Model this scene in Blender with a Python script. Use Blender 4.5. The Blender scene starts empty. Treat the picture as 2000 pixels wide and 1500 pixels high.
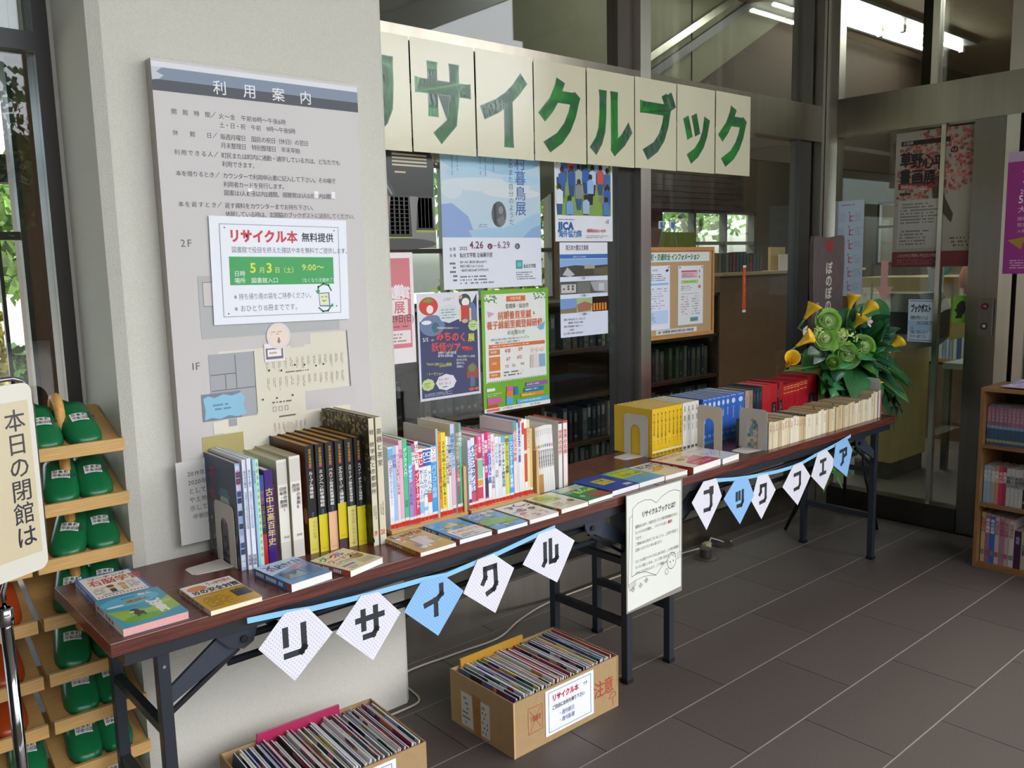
import bpy, math, random
from mathutils import Matrix, Vector
SC = bpy.context.scene
COL = SC.collection
rnd = random.Random(7)
PI = math.pi

# ------------------------------------------------------------------ camera, sky, sun, exposure
cam_data = bpy.data.cameras.new('camera')
cam_data.sensor_width = 36.0
cam_data.lens = 30.11
cam_data.clip_start = 0.02
cam = bpy.data.objects.new('camera', cam_data)
COL.objects.link(cam)
cam.matrix_world = Matrix.Translation((0, 0, 1.47)) @ Matrix((
    (0.754489, 0.108280, -0.647319),
    (-0.655904, 0.089583, -0.749510),
    (-0.023168, 0.990076, 0.138611))).to_4x4()
SC.camera = cam

world = bpy.data.worlds.new('sky')
SC.world = world
world.use_nodes = True
wn = world.node_tree
for n in list(wn.nodes):
    wn.nodes.remove(n)
wo = wn.nodes.new('ShaderNodeOutputWorld')
wb = wn.nodes.new('ShaderNodeBackground')
ws = wn.nodes.new('ShaderNodeTexSky')
ws.sky_type = 'NISHITA'
ws.sun_disc = False
ws.sun_elevation = math.radians(50)
ws.sun_rotation = math.radians(150)
ws.dust_density = 3.0
ws.air_density = 0.8
ws.ozone_density = 1.0
wh = wn.nodes.new('ShaderNodeHueSaturation')
wh.inputs['Saturation'].default_value = 0.62
wn.links.new(ws.outputs[0], wh.inputs['Color'])
wn.links.new(wh.outputs[0], wb.inputs['Color'])
wb.inputs['Strength'].default_value = 0.42
wn.links.new(wb.outputs[0], wo.inputs[0])

sun_data = bpy.data.lights.new('sun', 'SUN')
sun_data.energy = 3.2
sun_data.angle = math.radians(1.5)
sun_data.color = (1.0, 0.95, 0.88)
sun = bpy.data.objects.new('sun', sun_data)
COL.objects.link(sun)
sun.location = (-4, 14, 14)
sun.rotation_euler = Vector((0.30, -0.55, -0.78)).to_track_quat('-Z', 'Y').to_euler()

SC.view_settings.view_transform = 'Standard'
SC.view_settings.look = 'None'
SC.view_settings.gamma = 1
SC.view_settings.use_curve_mapping = False
SC.view_settings.exposure = 1.13

# ------------------------------------------------------------------ helpers
def lin(c):
    if isinstance(c, int):
        c = ((c >> 16 & 255) / 255, (c >> 8 & 255) / 255, (c & 255) / 255)
    return tuple((x / 12.92 if x <= 0.04045 else ((x + 0.055) / 1.055) ** 2.4) for x in c[:3]) + (1.0,)

def jit(c, a=0.06, r=rnd):
    k = 1 + r.uniform(-a, a)
    return (min(255, int((c >> 16 & 255) * k)) << 16) | (min(255, int((c >> 8 & 255) * k)) << 8) | min(255, int((c & 255) * k))

_mats = {}
def mat(name, rough=0.5, metal=0.0, grain=0.0, gscale=60.0, bump=0.0, bscale=200.0, spec=0.5, stretch=None, coat=0.0, aniso=0.0):
    """Principled material whose colour is the mesh's own colour attribute with a little procedural grain."""
    if name in _mats:
        return _mats[name]
    m = bpy.data.materials.new(name)
    m.use_nodes = True
    nt = m.node_tree
    bs = nt.nodes['Principled BSDF']
    bs.inputs['Roughness'].default_value = rough
    bs.inputs['Metallic'].default_value = metal
    bs.inputs['Specular IOR Level'].default_value = spec
    if coat:
        bs.inputs['Coat Weight'].default_value = coat
        bs.inputs['Coat Roughness'].default_value = 0.12
    at = nt.nodes.new('ShaderNodeAttribute')
    at.attribute_name = 'Col'
    src = at.outputs['Color']
    tc = nt.nodes.new('ShaderNodeTexCoord')
    co = tc.outputs['Object']
    if stretch:
        mp = nt.nodes.new('ShaderNodeMapping')
        mp.inputs['Scale'].default_value = stretch
        nt.links.new(co, mp.inputs[0])
        co = mp.outputs[0]
    if grain:
        nz = nt.nodes.new('ShaderNodeTexNoise')
        nz.inputs['Scale'].default_value = gscale
        nz.inputs['Detail'].default_value = 4
        nt.links.new(co, nz.inputs['Vector'])
        mr = nt.nodes.new('ShaderNodeMapRange')
        mr.inputs[1].default_value = 0.3
        mr.inputs[2].default_value = 0.7
        mr.inputs[3].default_value = 1 - grain
        mr.inputs[4].default_value = 1 + grain
        nt.links.new(nz.outputs[0], mr.inputs[0])
        vm = nt.nodes.new('ShaderNodeVectorMath')
        vm.operation = 'SCALE'
        nt.links.new(src, vm.inputs[0])
        nt.links.new(mr.outputs[0], vm.inputs['Scale'])
        src = vm.outputs[0]
    nt.links.new(src, bs.inputs['Base Color'])
    if bump:
        nb = nt.nodes.new('ShaderNodeTexNoise')
        nb.inputs['Scale'].default_value = bscale
        nb.inputs['Detail'].default_value = 3
        nt.links.new(tc.outputs['Object'], nb.inputs['Vector'])
        bp = nt.nodes.new('ShaderNodeBump')
        bp.inputs['Strength'].default_value = bump
        bp.inputs['Distance'].default_value = 0.01
        nt.links.new(nb.outputs[0], bp.inputs['Height'])
        nt.links.new(bp.outputs[0], bs.inputs['Normal'])
    _mats[name] = m
    return m

def emit_mat(name, color, strength):
    m = bpy.data.materials.new(name)
    m.use_nodes = True
    nt = m.node_tree
    bs = nt.nodes['Principled BSDF']
    bs.inputs['Base Color'].default_value = (0.9, 0.9, 0.9, 1)
    bs.inputs['Emission Color'].default_value = color
    bs.inputs['Emission Strength'].default_value = strength
    _mats[name] = m
    return m

def glass_mat():
    m = bpy.data.materials.new('glass')
    m.use_nodes = True
    nt = m.node_tree
    for n in list(nt.nodes):
        nt.nodes.remove(n)
    out = nt.nodes.new('ShaderNodeOutputMaterial')
    mx = nt.nodes.new('ShaderNodeMixShader')
    # Schlick reflectance from the angle between view and normal, the same from either side of the thin pane
    ge = nt.nodes.new('ShaderNodeNewGeometry')
    dt = nt.nodes.new('ShaderNodeVectorMath'); dt.operation = 'DOT_PRODUCT'
    nt.links.new(ge.outputs['Incoming'], dt.inputs[0]); nt.links.new(ge.outputs['Normal'], dt.inputs[1])
    def mth(op, a, b=None):
        n = nt.nodes.new('ShaderNodeMath'); n.operation = op
        if isinstance(a, float): n.inputs[0].default_value = a
        else: nt.links.new(a, n.inputs[0])
        if b is not None:
            if isinstance(b, float): n.inputs[1].default_value = b
            else: nt.links.new(b, n.inputs[1])
        return n.outputs[0]
    inv = mth('SUBTRACT', 1.0, mth('ABSOLUTE', dt.outputs['Value']))
    fac = mth('ADD', mth('MULTIPLY', mth('POWER', inv, 5.0), 0.96), 0.035)
    tr = nt.nodes.new('ShaderNodeBsdfTransparent')
    tr.inputs[0].default_value = (0.90, 0.93, 0.90, 1)
    gl = nt.nodes.new('ShaderNodeBsdfGlossy')
    gl.inputs['Roughness'].default_value = 0.01
    nt.links.new(fac, mx.inputs[0])
    nt.links.new(tr.outputs[0], mx.inputs[1])
    nt.links.new(gl.outputs[0], mx.inputs[2])
    nt.links.new(mx.outputs[0], out.inputs[0])
    _mats['glass'] = m
    return m

GLASS = glass_mat()
PAPER = mat('paper', 0.6)
GLOSS = mat('gloss_print', 0.28)
LAM = mat('laminated_paper', 0.14, bump=0.05, bscale=14)
BOOKC = mat('book_cover', 0.32)
PAGES = mat('page_edges', 0.8, grain=0.08, gscale=300)
PLASTER = mat('plaster', 0.85, grain=0.05, gscale=260, bump=0.35, bscale=420)
STEEL = mat('brushed_steel', 0.28, metal=1.0, grain=0.07, gscale=20, stretch=(1, 1, 0.04))
CHROME = mat('chrome', 0.08, metal=1.0)
BLACKP = mat('black_paint', 0.38)
METALP = mat('painted_metal', 0.4)
WOODP = mat('pine', 0.45, grain=0.16, gscale=9, stretch=(1.2, 30, 30))
WOODV = mat('wood_upright', 0.5, grain=0.2, gscale=9, stretch=(30, 30, 1.5))
TABLEW = mat('rosewood_laminate', 0.24, grain=0.42, gscale=7, stretch=(1.0, 22, 22), bump=0.02, bscale=300)
CARD = mat('cardboard', 0.8, grain=0.05, gscale=40)
TILE = mat('floor_tile', 0.55, grain=0.16, gscale=170, bump=0.06, bscale=600)
RUBBER = mat('slipper_vinyl', 0.3, grain=0.04, gscale=30)
LEAF = mat('leaf', 0.38, grain=0.2, gscale=25)
PETAL = mat('petal', 0.5, grain=0.08, gscale=60)
FOLI = mat('foliage', 0.6, grain=0.25, gscale=8)
MATTE = mat('matte', 0.8, grain=0.05, gscale=12)
BRICKP = mat('paving', 0.8, grain=0.15, gscale=5)
CORK = mat('cork', 0.85, grain=0.12, gscale=320)
PLANK = mat('weathered_plank', 0.7, grain=0.3, gscale=8, stretch=(26, 26, 1.2))

class MB:
    def __init__(s):
        s.v = []; s.f = []; s.c = []
    def add(s, pts, faces, col):
        b = len(s.v)
        s.v += [tuple(p) for p in pts]
        s.f += [tuple(b + i for i in f) for f in faces]
        s.c += [col] * len(faces)
        return s
    def box(s, x0, x1, y0, y1, z0, z1, col=0xffffff, top=None, front=None):
        p = [(x0, y0, z0), (x1, y0, z0), (x1, y1, z0), (x0, y1, z0), (x0, y0, z1), (x1, y0, z1), (x1, y1, z1), (x0, y1, z1)]
        s.add(p, [(0, 3, 2, 1), (4, 5, 6, 7), (0, 1, 5, 4), (1, 2, 6, 5), (2, 3, 7, 6), (3, 0, 4, 7)], col)
        if top is not None: s.c[-5] = top
        if front is not None: s.c[-4] = front
        return s
    def bar(s, a, b, w, h, col=0x222222, up=(0, 0, 1)):
        a = Vector(a); b = Vector(b); d = (b - a).normalized(); u = Vector(up)
        if abs(d.dot(u)) > 0.95: u = Vector((0, 1, 0))
        r = d.cross(u).normalized(); q = r.cross(d).normalized()
        p = []
        for e in (a, b):
            for i, j in ((-1, -1), (1, -1), (1, 1), (-1, 1)):
                p.append(e + r * (w / 2 * i) + q * (h / 2 * j))
        s.add(p, [(3, 2, 1, 0), (4, 5, 6, 7), (0, 1, 5, 4), (1, 2, 6, 5), (2, 3, 7, 6), (3, 0, 4, 7)], col)
        return s
    def tube(s, pts, rad, n=8, col=0x888888, cap=True):
        pts = [Vector(p) for p in pts]
        R = rad if isinstance(rad, (list, tuple)) else [rad] * len(pts)
        t = (pts[1] - pts[0]).normalized()
        u = t.orthogonal().normalized()
        rings = []
        for i, p in enumerate(pts):
            if i == 0: d = pts[1] - pts[0]
            elif i == len(pts) - 1: d = pts[-1] - pts[-2]
            else: d = (pts[i + 1] - pts[i]).normalized() + (pts[i] - pts[i - 1]).normalized()
            d = d.normalized()
            u = (u - d * u.dot(d)).normalized()
            w = d.cross(u)
            rings.append([p + (u * math.cos(2 * PI * k / n) + w * math.sin(2 * PI * k / n)) * R[i] for k in range(n)])
        v = [q for r in rings for q in r]
        f = []
        for i in range(len(pts) - 1):
            for k in range(n):
                a = i * n + k; b = i * n + (k + 1) % n
                f.append((a, b, b + n, a + n))
        if cap:
            f.append(tuple(range(n - 1, -1, -1)))
            f.append(tuple((len(pts) - 1) * n + k for k in range(n)))
        return s.add(v, f, col)
    def prism(s, poly, y0, y1, col=0xffffff, axis='y'):
        n = len(poly)
        def P(a, b, h):
            return (a, h, b) if axis == 'y' else ((h, a, b) if axis == 'x' else (a, b, h))
        v = [P(a, b, y0) for a, b in poly] + [P(a, b, y1) for a, b in poly]
        f = [tuple(range(n)), tuple(range(2 * n - 1, n - 1, -1))]
        for i in range(n):
            j = (i + 1) % n
            f.append((i, i + n, j + n, j))
        return s.add(v, f, col)
    def lathe(s, prof, n=16, col=0x888888, c=(0, 0, 0)):
        v = []; f = []
        for r, z in prof:
            for k in range(n):
                v.append((c[0] + r * math.cos(2 * PI * k / n), c[1] + r * math.sin(2 * PI * k / n), c[2] + z))
        for i in range(len(prof) - 1):
            for k in range(n):
                a = i * n + k; b = i * n + (k + 1) % n
                f.append((a, b, b + n, a + n))
        return s.add(v, f, col)
    def build(s, name, m, parent=None, smooth=False, bevel=0.0, loc=None):
        me = bpy.data.meshes.new(name)
        me.from_pydata([tuple(p) for p in s.v], [], s.f)
        ca = me.color_attributes.new('Col', 'FLOAT_COLOR', 'CORNER')
        buf = []
        cache = {}
        for face, c in zip(s.f, s.c):
            if c not in cache: cache[c] = lin(c)
            buf.extend(cache[c] * len(face))
        ca.data.foreach_set('color', buf)
        if smooth:
            me.polygons.foreach_set('use_smooth', [True] * len(me.polygons))
        me.materials.append(m)
        me.update()
        o = bpy.data.objects.new(name, me)
        COL.objects.link(o)
        if parent: o.parent = parent
        if loc: o.location = loc
        if bevel:
            b = o.modifiers.new('bevel', 'BEVEL')
            b.width = bevel; b.segments = 2; b.limit_method = 'ANGLE'
        return o

def tag(o, label, cat, group=None, kind=None):
    o['label'] = label; o['category'] = cat
    if group: o['group'] = group
    if kind: o['kind'] = kind
    return o

def thing(name, label, cat, loc=(0, 0, 0), rz=0.0, group=None, rot=None):
    o = bpy.data.objects.new(name, None)
    o.empty_display_size = 0.05
    COL.objects.link(o)
    o.location = loc
    o.rotation_euler = rot if rot else (0, 0, rz)
    return tag(o, label, cat, group)

def struct(name, label=None):
    o = bpy.data.objects.new(name, None)
    COL.objects.link(o)
    o['kind'] = 'structure'
    if label: o['label'] = label
    return o

def copy_tree(o, parent=None):
    c = o.copy(); COL.objects.link(c)
    c.parent = parent
    for ch in list(o.children):
        copy_tree(ch, c)
    return c

# ------------------------------------------------------------------ lettering: glyph outlines of Blender's own font, laid out by hand
SHEETS = []
GLYPH = {}
NEED = set()

class Sheet:
    """Flat print on one face. (fx, fy) run from 0,0 top left to 1,1 bottom right of a face w wide and h high."""
    def __init__(s, parent, w, h, O=(0, 0, 0), U=(1, 0, 0), V=(0, 0, 1), N=(0, -1, 0), m=None, name='print', lift=0.0004):
        s.p = parent; s.w = w; s.h = h; s.O = Vector(O); s.U = Vector(U); s.V = Vector(V); s.N = Vector(N)
        s.m = m or PAPER; s.name = name; s.k = 0; s.mb = MB(); s.txt = []; s.lift = lift
        s.step = 0.00003; s.ymap = None; s.xmap = None
        SHEETS.append(s)
    def P(s, fx, fy, k=None):
        k = s.k if k is None else k
        if s.ymap: fy = s.ymap(fy)
        if s.xmap: fx = s.xmap(fx)
        return s.O + s.U * (fx * s.w) + s.V * ((1 - fy) * s.h) + s.N * (s.lift + k * s.step)
    def poly(s, pts, col):
        s.k += 1
        a = 0
        for i in range(len(pts)):
            x0, y0 = pts[i]; x1, y1 = pts[(i + 1) % len(pts)]
            a += x0 * y1 - x1 * y0
        if a > 0: pts = pts[::-1]
        s.mb.add([s.P(*p) for p in pts], [tuple(range(len(pts)))], col)
        return s
    def rect(s, x0, y0, x1, y1, col):
        return s.poly([(x0, y0), (x1, y0), (x1, y1), (x0, y1)], col)
    def frame(s, x0, y0, x1, y1, t, col):
        tx = t; ty = t * s.w / s.h
        s.rect(x0, y0, x1, y0 + ty, col); s.k -= 1
        s.rect(x0, y1 - ty, x1, y1, col); s.k -= 1
        s.rect(x0, y0, x0 + tx, y1, col); s.k -= 1
        s.rect(x1 - tx, y0, x1, y1, col)
        return s
    def ell(s, cx, cy, rx, ry, col, n=14, wob=0):
        return s.poly([(cx + rx * (1 + wob * math.cos(8 * 2 * PI * k / n)) * math.cos(2 * PI * k / n), cy + ry * (1 + wob * math.cos(8 * 2 * PI * k / n)) * math.sin(2 * PI * k / n)) for k in range(n)], col)
    def line(s, pts, t, col):
        """polyline, t = thickness as a fraction of the width"""
        s.k += 1
        a = s.w; b = s.h
        for (x0, y0), (x1, y1) in zip(pts, pts[1:]):
            dx = (x1 - x0) * a; dy = (y1 - y0) * b
            L = math.hypot(dx, dy) or 1
            ex = dx / L * t * a * 0.5; ey = dy / L * t * a * 0.5
            nx = -dy / L * t * a * 0.5; ny = dx / L * t * a * 0.5
            q = [(x0 + (-ex + nx) / a, y0 + (-ey + ny) / b), (x0 + (-ex - nx) / a, y0 + (-ey - ny) / b), (x1 + (ex - nx) / a, y1 + (ey - ny) / b), (x1 + (ex + nx) / a, y1 + (ey + ny) / b)]
            ar = sum(q[i][0] * q[(i + 1) % 4][1] - q[(i + 1) % 4][0] * q[i][1] for i in range(4))
            if ar > 0: q = q[::-1]
            s.mb.add([s.P(*p) for p in q], [(0, 1, 2, 3)], col)
        return s
    def text(s, x, y, size, txt, col, bold=0.0, gap=0.0, wide=1.0, slant=0.0, rise=0.0):
        """size = em as a fraction of the sheet height; (x, y) = top left of the first character"""
        s.txt.append(('h', x, y, size, txt, col, bold, gap, wide, s.k + 2, slant, rise))
        for ch in txt: NEED.add((ch, 0.0 if 0x4e00 <= ord(ch) <= 0x9fff else bold))
        return s
    def vtext(s, x, y, size, txt, col, bold=0.0, gap=0.0, wide=1.0):
        """vertical writing, x = centre of the column, y = top"""
        s.txt.append(('v', x, y, size, txt, col, bold, gap, wide, s.k + 2, 0, 0))
        for ch in txt: NEED.add((ch, 0.0 if 0x4e00 <= ord(ch) <= 0x9fff else bold))
        return s
    def fine(s, x0, y0, x1, y1, rows, col, fill=0.8, seed=1, vertical=False, t=0.45):
        """small print too fine to read: broken strokes"""
        r = random.Random(seed)
        s.k += 1
        for i in range(rows):
            if vertical:
                cx = x0 + (x1 - x0) * (i + 0.5) / rows; hw = (x1 - x0) / rows * t / 2
                p = y0; end = y0 + (y1 - y0) * r.uniform(0.6, 1)
                st = hw * 2 * s.w / s.h
                while p < end:
                    q = min(end, p + st * 0.75)
                    if r.random() < fill:
                        s.mb.add([s.P(cx - hw, q), s.P(cx + hw, q), s.P(cx + hw, p), s.P(cx - hw, p)], [(0, 1, 2, 3)], col)
                    p += st
            else:
                cy = y0 + (y1 - y0) * (i + 0.5) / rows; hh = (y1 - y0) / rows * t / 2
                p = x0; end = x0 + (x1 - x0) * r.uniform(0.65, 1)
                st = max(hh * 2 * s.h / s.w, (x1 - x0) / 60)
                while p < end:
                    q = min(end, p + st * 0.75)
                    if r.random() < fill:
                        s.mb.add([s.P(p, cy + hh), s.P(q, cy + hh), s.P(q, cy - hh), s.P(p, cy - hh)], [(0, 1, 2, 3)], col)
                    p += st
        return s
    def finish(s):
        for mode, x, y, size, txt, col, bold, gap, wide, k, slant, rise in s.txt:
            em = size * s.h
            cx = x * s.w; cy = (1 - y) * s.h
            V = []; F = []
            for ch in txt:
                if ch in ' \u3000':
                    adv = 0.3 if ch == ' ' else 1.0
                    if mode == 'h': cx += em * adv * wide
                    else: cy -= em * adv
                    continue
                kanji = 0x4e00 <= ord(ch) <= 0x9fff
                verts, faces, adv = GLYPH[(ch, 0.0 if kanji else bold)]
                b = len(V)
                if mode == 'h':
                    for gx, gy in verts:
                        px = cx + (gx + gy * slant) * em * wide; pz = cy - em * 0.88 + gy * em
                        V.append(s.O + s.U * px + s.V * pz + s.N * (s.lift + k * s.step))
                    cx += em * (adv + gap) * wide
                    cy += em * rise
                else:
                    rot = ch in 'ー〜~（）()-'
                    for gx, gy in verts:
                        if rot:
                            qx = (gy - 0.38); qy = 0.5 - gx
                        else:
                            qx = gx - adv / 2; qy = gy - 0.38
                        V.append(s.O + s.U * (x * s.w + qx * em * wide) + s.V * (cy - em * 0.5 + qy * em) + s.N * (s.lift + k * s.step))
                    cy -= em * (1 + gap)
                F += [tuple(b + i for i in f) for f in faces]
                if kanji and bold >= .01:      # heavier weight: the same outline laid down shifted a little
                    nv = len(verts); base = V[b:b + nv]
                    for i_, (dx, dz) in enumerate(((1, 0), (-1, 0), (0, .8), (0, -.8))):
                        b2 = len(V)
                        V += [q + s.U * (dx * bold * .75 * em * wide) + s.V * (dz * bold * .75 * em) + s.N * (.00002 * (i_ + 1)) for q in base]
                        F += [tuple(b2 + i for i in f) for f in faces]
            s.mb.add(V, F, col)
        if s.mb.f:
            o = s.mb.build(s.name, s.m, s.p)
            return o

def make_glyphs():
    objs = []
    for ch, bold in sorted(NEED):
        if ch in ' \u3000': continue
        cu = bpy.data.curves.new('g', 'FONT')
        cu.body = ch; cu.resolution_u = 2; cu.offset = bold
        o = bpy.data.objects.new('g', cu)
        COL.objects.link(o)
        objs.append((ch, bold, o))
    bpy.context.view_layer.update()
    dg = bpy.context.evaluated_depsgraph_get()
    for ch, bold, o in objs:
        ev = o.evaluated_get(dg)
        me = ev.to_mesh()
        vs = [(v.co.x, v.co.y) for v in me.vertices]
        fs = [tuple(p.vertices) for p in me.polygons]
        out = []
        for f in fs:   # make every face look along +z
            a = sum(vs[f[i]][0] * vs[f[(i + 1) % len(f)]][1] - vs[f[(i + 1) % len(f)]][0] * vs[f[i]][1] for i in range(len(f)))
            out.append(f if a > 0 else f[::-1])
        if ord(ch) < 0x2000:
            adv = (max(p[0] for p in vs) + 0.06) if vs else 0.3
        else:
            adv = 1.0
        GLYPH[(ch, bold)] = (vs, out, adv)
        ev.to_mesh_clear()
    for ch, bold, o in objs:
        cu = o.data
        bpy.data.objects.remove(o)
        bpy.data.curves.remove(cu)

# ================================================================== THE SETTING
T1C = 0x524a44
def floor_build():
    o = MB()
    o.box(-6, 4.62, -4.2, 2.66, -0.12, -0.0035, 0x3a332f)
    fl = o.build('floor', TILE); fl['kind'] = 'structure'
    g = MB()
    for k in range(-9, 6):
        y = 1.354 + 0.3 * k
        if y < 2.66: g.box(-1.2, 4.62, y - 0.0035, y + 0.0035, -0.01, -0.0008, 0x948e86)
    g.build('row_joint', MATTE, fl)
    shared = {}
    for k in range(-8, 5):
        y0 = 1.354 + 0.3 * k + 0.0025; y1 = min(2.655, y0 + 0.295)
        off = 2.376 if k % 2 else 2.08
        n0 = -6
        for n in range(n0, 6):
            x0 = off + 0.6 * n + 0.0015; x1 = min(x0 + 0.597, 4.62)
            if x1 - x0 < 0.03 or x0 < -1.3: continue
            key = (round(x1 - x0, 3), round(y1 - y0, 3), rnd.randrange(4))
            if key not in shared:
                m = MB(); m.box(0, x1 - x0, 0, y1 - y0, -0.003, 0, jit(T1C, 0.03))
                t = m.build('tile', TILE, fl, bevel=0)
                shared[key] = t.data
            else:
                t = bpy.data.objects.new('tile', shared[key]); COL.objects.link(t); t.parent = fl
            t.location = (x0, y0, 0)
floor_build()

# pillar that carries the guide board
m = MB()
ch = 0.03
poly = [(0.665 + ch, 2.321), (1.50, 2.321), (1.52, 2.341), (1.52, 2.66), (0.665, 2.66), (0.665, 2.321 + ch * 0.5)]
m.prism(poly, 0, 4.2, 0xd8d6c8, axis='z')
wl = m.build('wall_left', PLASTER); wl['kind'] = 'structure'

m = MB(); m.box(-6, 4.7, -3.2, 2.7, 4.2, 4.3, 0xcfd0c8); m.box(4.7, 6.2, -3.2, 0.1, 4.2, 4.3, 0xcfd0c8)  # right wing and deep front edge added unseen to block sky reflections
ce = m.build('ceiling', PLASTER); ce['kind'] = 'structure'
m = MB(); m.box(-2.3, -2.2, -3.2, 2.64, 0, 4.2, 0x403830)  # unseen wall set here to block light from the left
wf = m.build('wall_blocker_left', PLASTER); wf['kind'] = 'structure'

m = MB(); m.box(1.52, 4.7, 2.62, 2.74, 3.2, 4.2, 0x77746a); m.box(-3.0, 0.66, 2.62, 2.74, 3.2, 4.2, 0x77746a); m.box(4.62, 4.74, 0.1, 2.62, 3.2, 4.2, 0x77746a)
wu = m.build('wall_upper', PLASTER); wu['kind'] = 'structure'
# ground outside, in front and behind the building
m = MB(); m.box(-30, 30, -30, -4.2, -0.2, -0.02, 0xb2b2ae); m.box(4.7, 30, -4.2, 0.3, -0.2, -0.02, 0xb2b2ae)
g = m.build('ground', BRICKP); g['kind'] = 'structure'
m = MB(); m.box(-22, 26, -17, -16.6, 0, 4.2, 0x5b5348); m.box(-22, 26, -17.6, -16.2, 4.2, 4.5, 0x3c3833)
g = m.build('wall_opposite', MATTE); g['kind'] = 'structure'
m = MB(); m.box(-30, 40, 6.6, 40, -0.2, -0.01, 0xb4ada2)
g = m.build('ground', BRICKP); g['kind'] = 'structure'

S_ = 0xb9b3a6; SD = 0x57514a
# ---- long glazing behind the tables
w1 = struct('window_1')
b = MB(); b.box(1.52, 4.60, 2.635, 2.70, 0.0, 0.155, S_); b.box(1.52, 4.60, 2.62, 2.72, 0.150, 0.162, 0x8d877c)
b.build('sill', STEEL, w1)
b = MB(); b.box(1.52, 4.60, 2.63, 2.73, 2.118, 2.315, 0x9a9384); b.build('transom', STEEL, w1)
b = MB(); b.box(3.055, 3.125, 2.61, 2.72, 0.155, 3.2, 0xe6e2d8); b.build('mullion', STEEL, w1)  # steel colour lightened to stand in for its bright reflection
b = MB(); b.box(2.955, 3.055, 2.655, 2.72, 0.16, 2.118, 0x2c2a28); b.box(2.955, 3.055, 2.655, 2.72, 2.315, 3.2, 0x4a4238); b.build('mullion_rebate', METALP, w1)
b = MB(); b.box(4.47, 4.585, 2.655, 2.72, 0.155, 2.118, 0x3a3834); b.box(4.47, 4.585, 2.655, 2.72, 2.315, 3.2, 0x47443a); b.build('corner_rebate', METALP, w1)
for x0, x1 in ((1.52, 2.955), (3.125, 4.47)):
    for z0, z1 in ((0.162, 2.118), (2.315, 3.2)):
        b = MB(); b.box(x0, x1, 2.668, 2.674, z0, z1); b.build('pane', GLASS, w1)

# ---- glazing of the side wall with the inner door
w2 = struct('window_2')
b = MB(); b.box(4.60, 4.70, 2.60, 2.72, 0, 3.2, 0xc4bfb2); b.build('corner_post', STEEL, w2)
b = MB(); b.box(4.632, 4.70, 2.525, 2.597, 0.0, 3.2, 0xc0bbb0); b.build('post', STEEL, w2)
b = MB(); b.box(4.63, 4.72, 0.2, 2.53, 2.13, 2.335, 0x9a9384); b.build('transom', STEEL, w2)
b = MB(); b.box(4.63, 4.72, 1.80, 2.53, 0.0, 0.13, 0x55504a); b.build('sill', STEEL, w2)
b = MB(); b.box(4.645, 4.70, 1.995, 2.03, 2.335, 3.2, 0xc0bbb0); b.box(4.65, 4.70, 2.03, 2.08, 2.335, 3.2, 0x26241f); b.build('upper_mullion', STEEL, w2)
b = MB(); b.box(4.64, 4.71, 1.655, 1.80, 0.0, 2.13, 0x77726a); b.build('door_post', STEEL, w2)
b = MB(); b.box(4.635, 4.70, 1.59, 1.652, 0.0, 3.2, 0xc9c4b8); b.box(4.66, 4.70, 1.568, 1.59, 0.0, 3.2, 0x26241f); b.box(4.635, 4.70, 1.525, 1.568, 0.0, 3.2, 0xc9c4b8); b.build('post', STEEL, w2)
for y0, y1, z0, z1 in ((1.97, 2.53, 0.13, 2.13), (1.80, 1.95, 0.13, 2.13), (0.2, 1.525, 0.0, 2.13), (1.65, 1.995, 2.335, 3.2), (2.08, 2.53, 2.335, 3.2), (0.2, 1.525, 2.335, 3.2)):
    b = MB(); b.box(4.668, 4.674, y0, y1, z0, z1); b.build('pane', GLASS, w2)
d1 = struct('door_1')
b = MB(); b.box(4.655, 4.69, 1.945, 1.968, 0.02, 2.13, 0xbdb8ac); b.build('door_stile', STEEL, d1)

# ---- glass entrance left of the pillar
d2 = struct('door_2')
b = MB(); b.box(0.618, 0.665, 2.64, 2.74, 0, 3.2, 0x2c251f); b.box(0.655, 0.666, 2.636, 2.66, 0, 3.2, 0xb8b3a8); b.build('jamb', METALP, d2)
b = MB(); b.box(-3.0, 0.618, 2.64, 2.74, 2.065, 2.115, 0x2a2825); b.build('transom', METALP, d2)
b = MB(); b.box(-3.0, 0.618, 2.668, 2.674, 0.02, 2.065); b.build('pane', GLASS, d2)
b = MB(); b.box(-3.0, 0.618, 2.668, 2.674, 2.115, 3.2); b.build('pane', GLASS, d2)
b = MB()
for i in range(20): b.box(0.30 + i * 0.027, 0.325 + i * 0.027, 2.80 + (i % 2) * 0.004, 2.82, 2.12, 2.9, 0xe9ece8)
tag(b.build('vertical_blind', MATTE), 'white vertical blind behind the glass above the entrance transom', 'blind')

# ---- library interior behind the glass
m = MB(); m.box(-6, 14, 2.74, 6.6, -0.1, 0.0, 0x6b6258)
m.box(4.72, 14, 0.3, 2.74, -0.1, 0.0, 0x6f675e)
fi = m.build('floor', TILE); fi['kind'] = 'structure'
m = MB(); m.box(-6, 14, 2.72, 6.6, 3.5, 3.6, 0x9a8468); m.box(4.7, 14, 0.1, 2.72, 3.5, 3.6, 0x9a8468)
ci = m.build('ceiling', MATTE); ci['kind'] = 'structure'

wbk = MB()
WC = 0x6e5744
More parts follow.
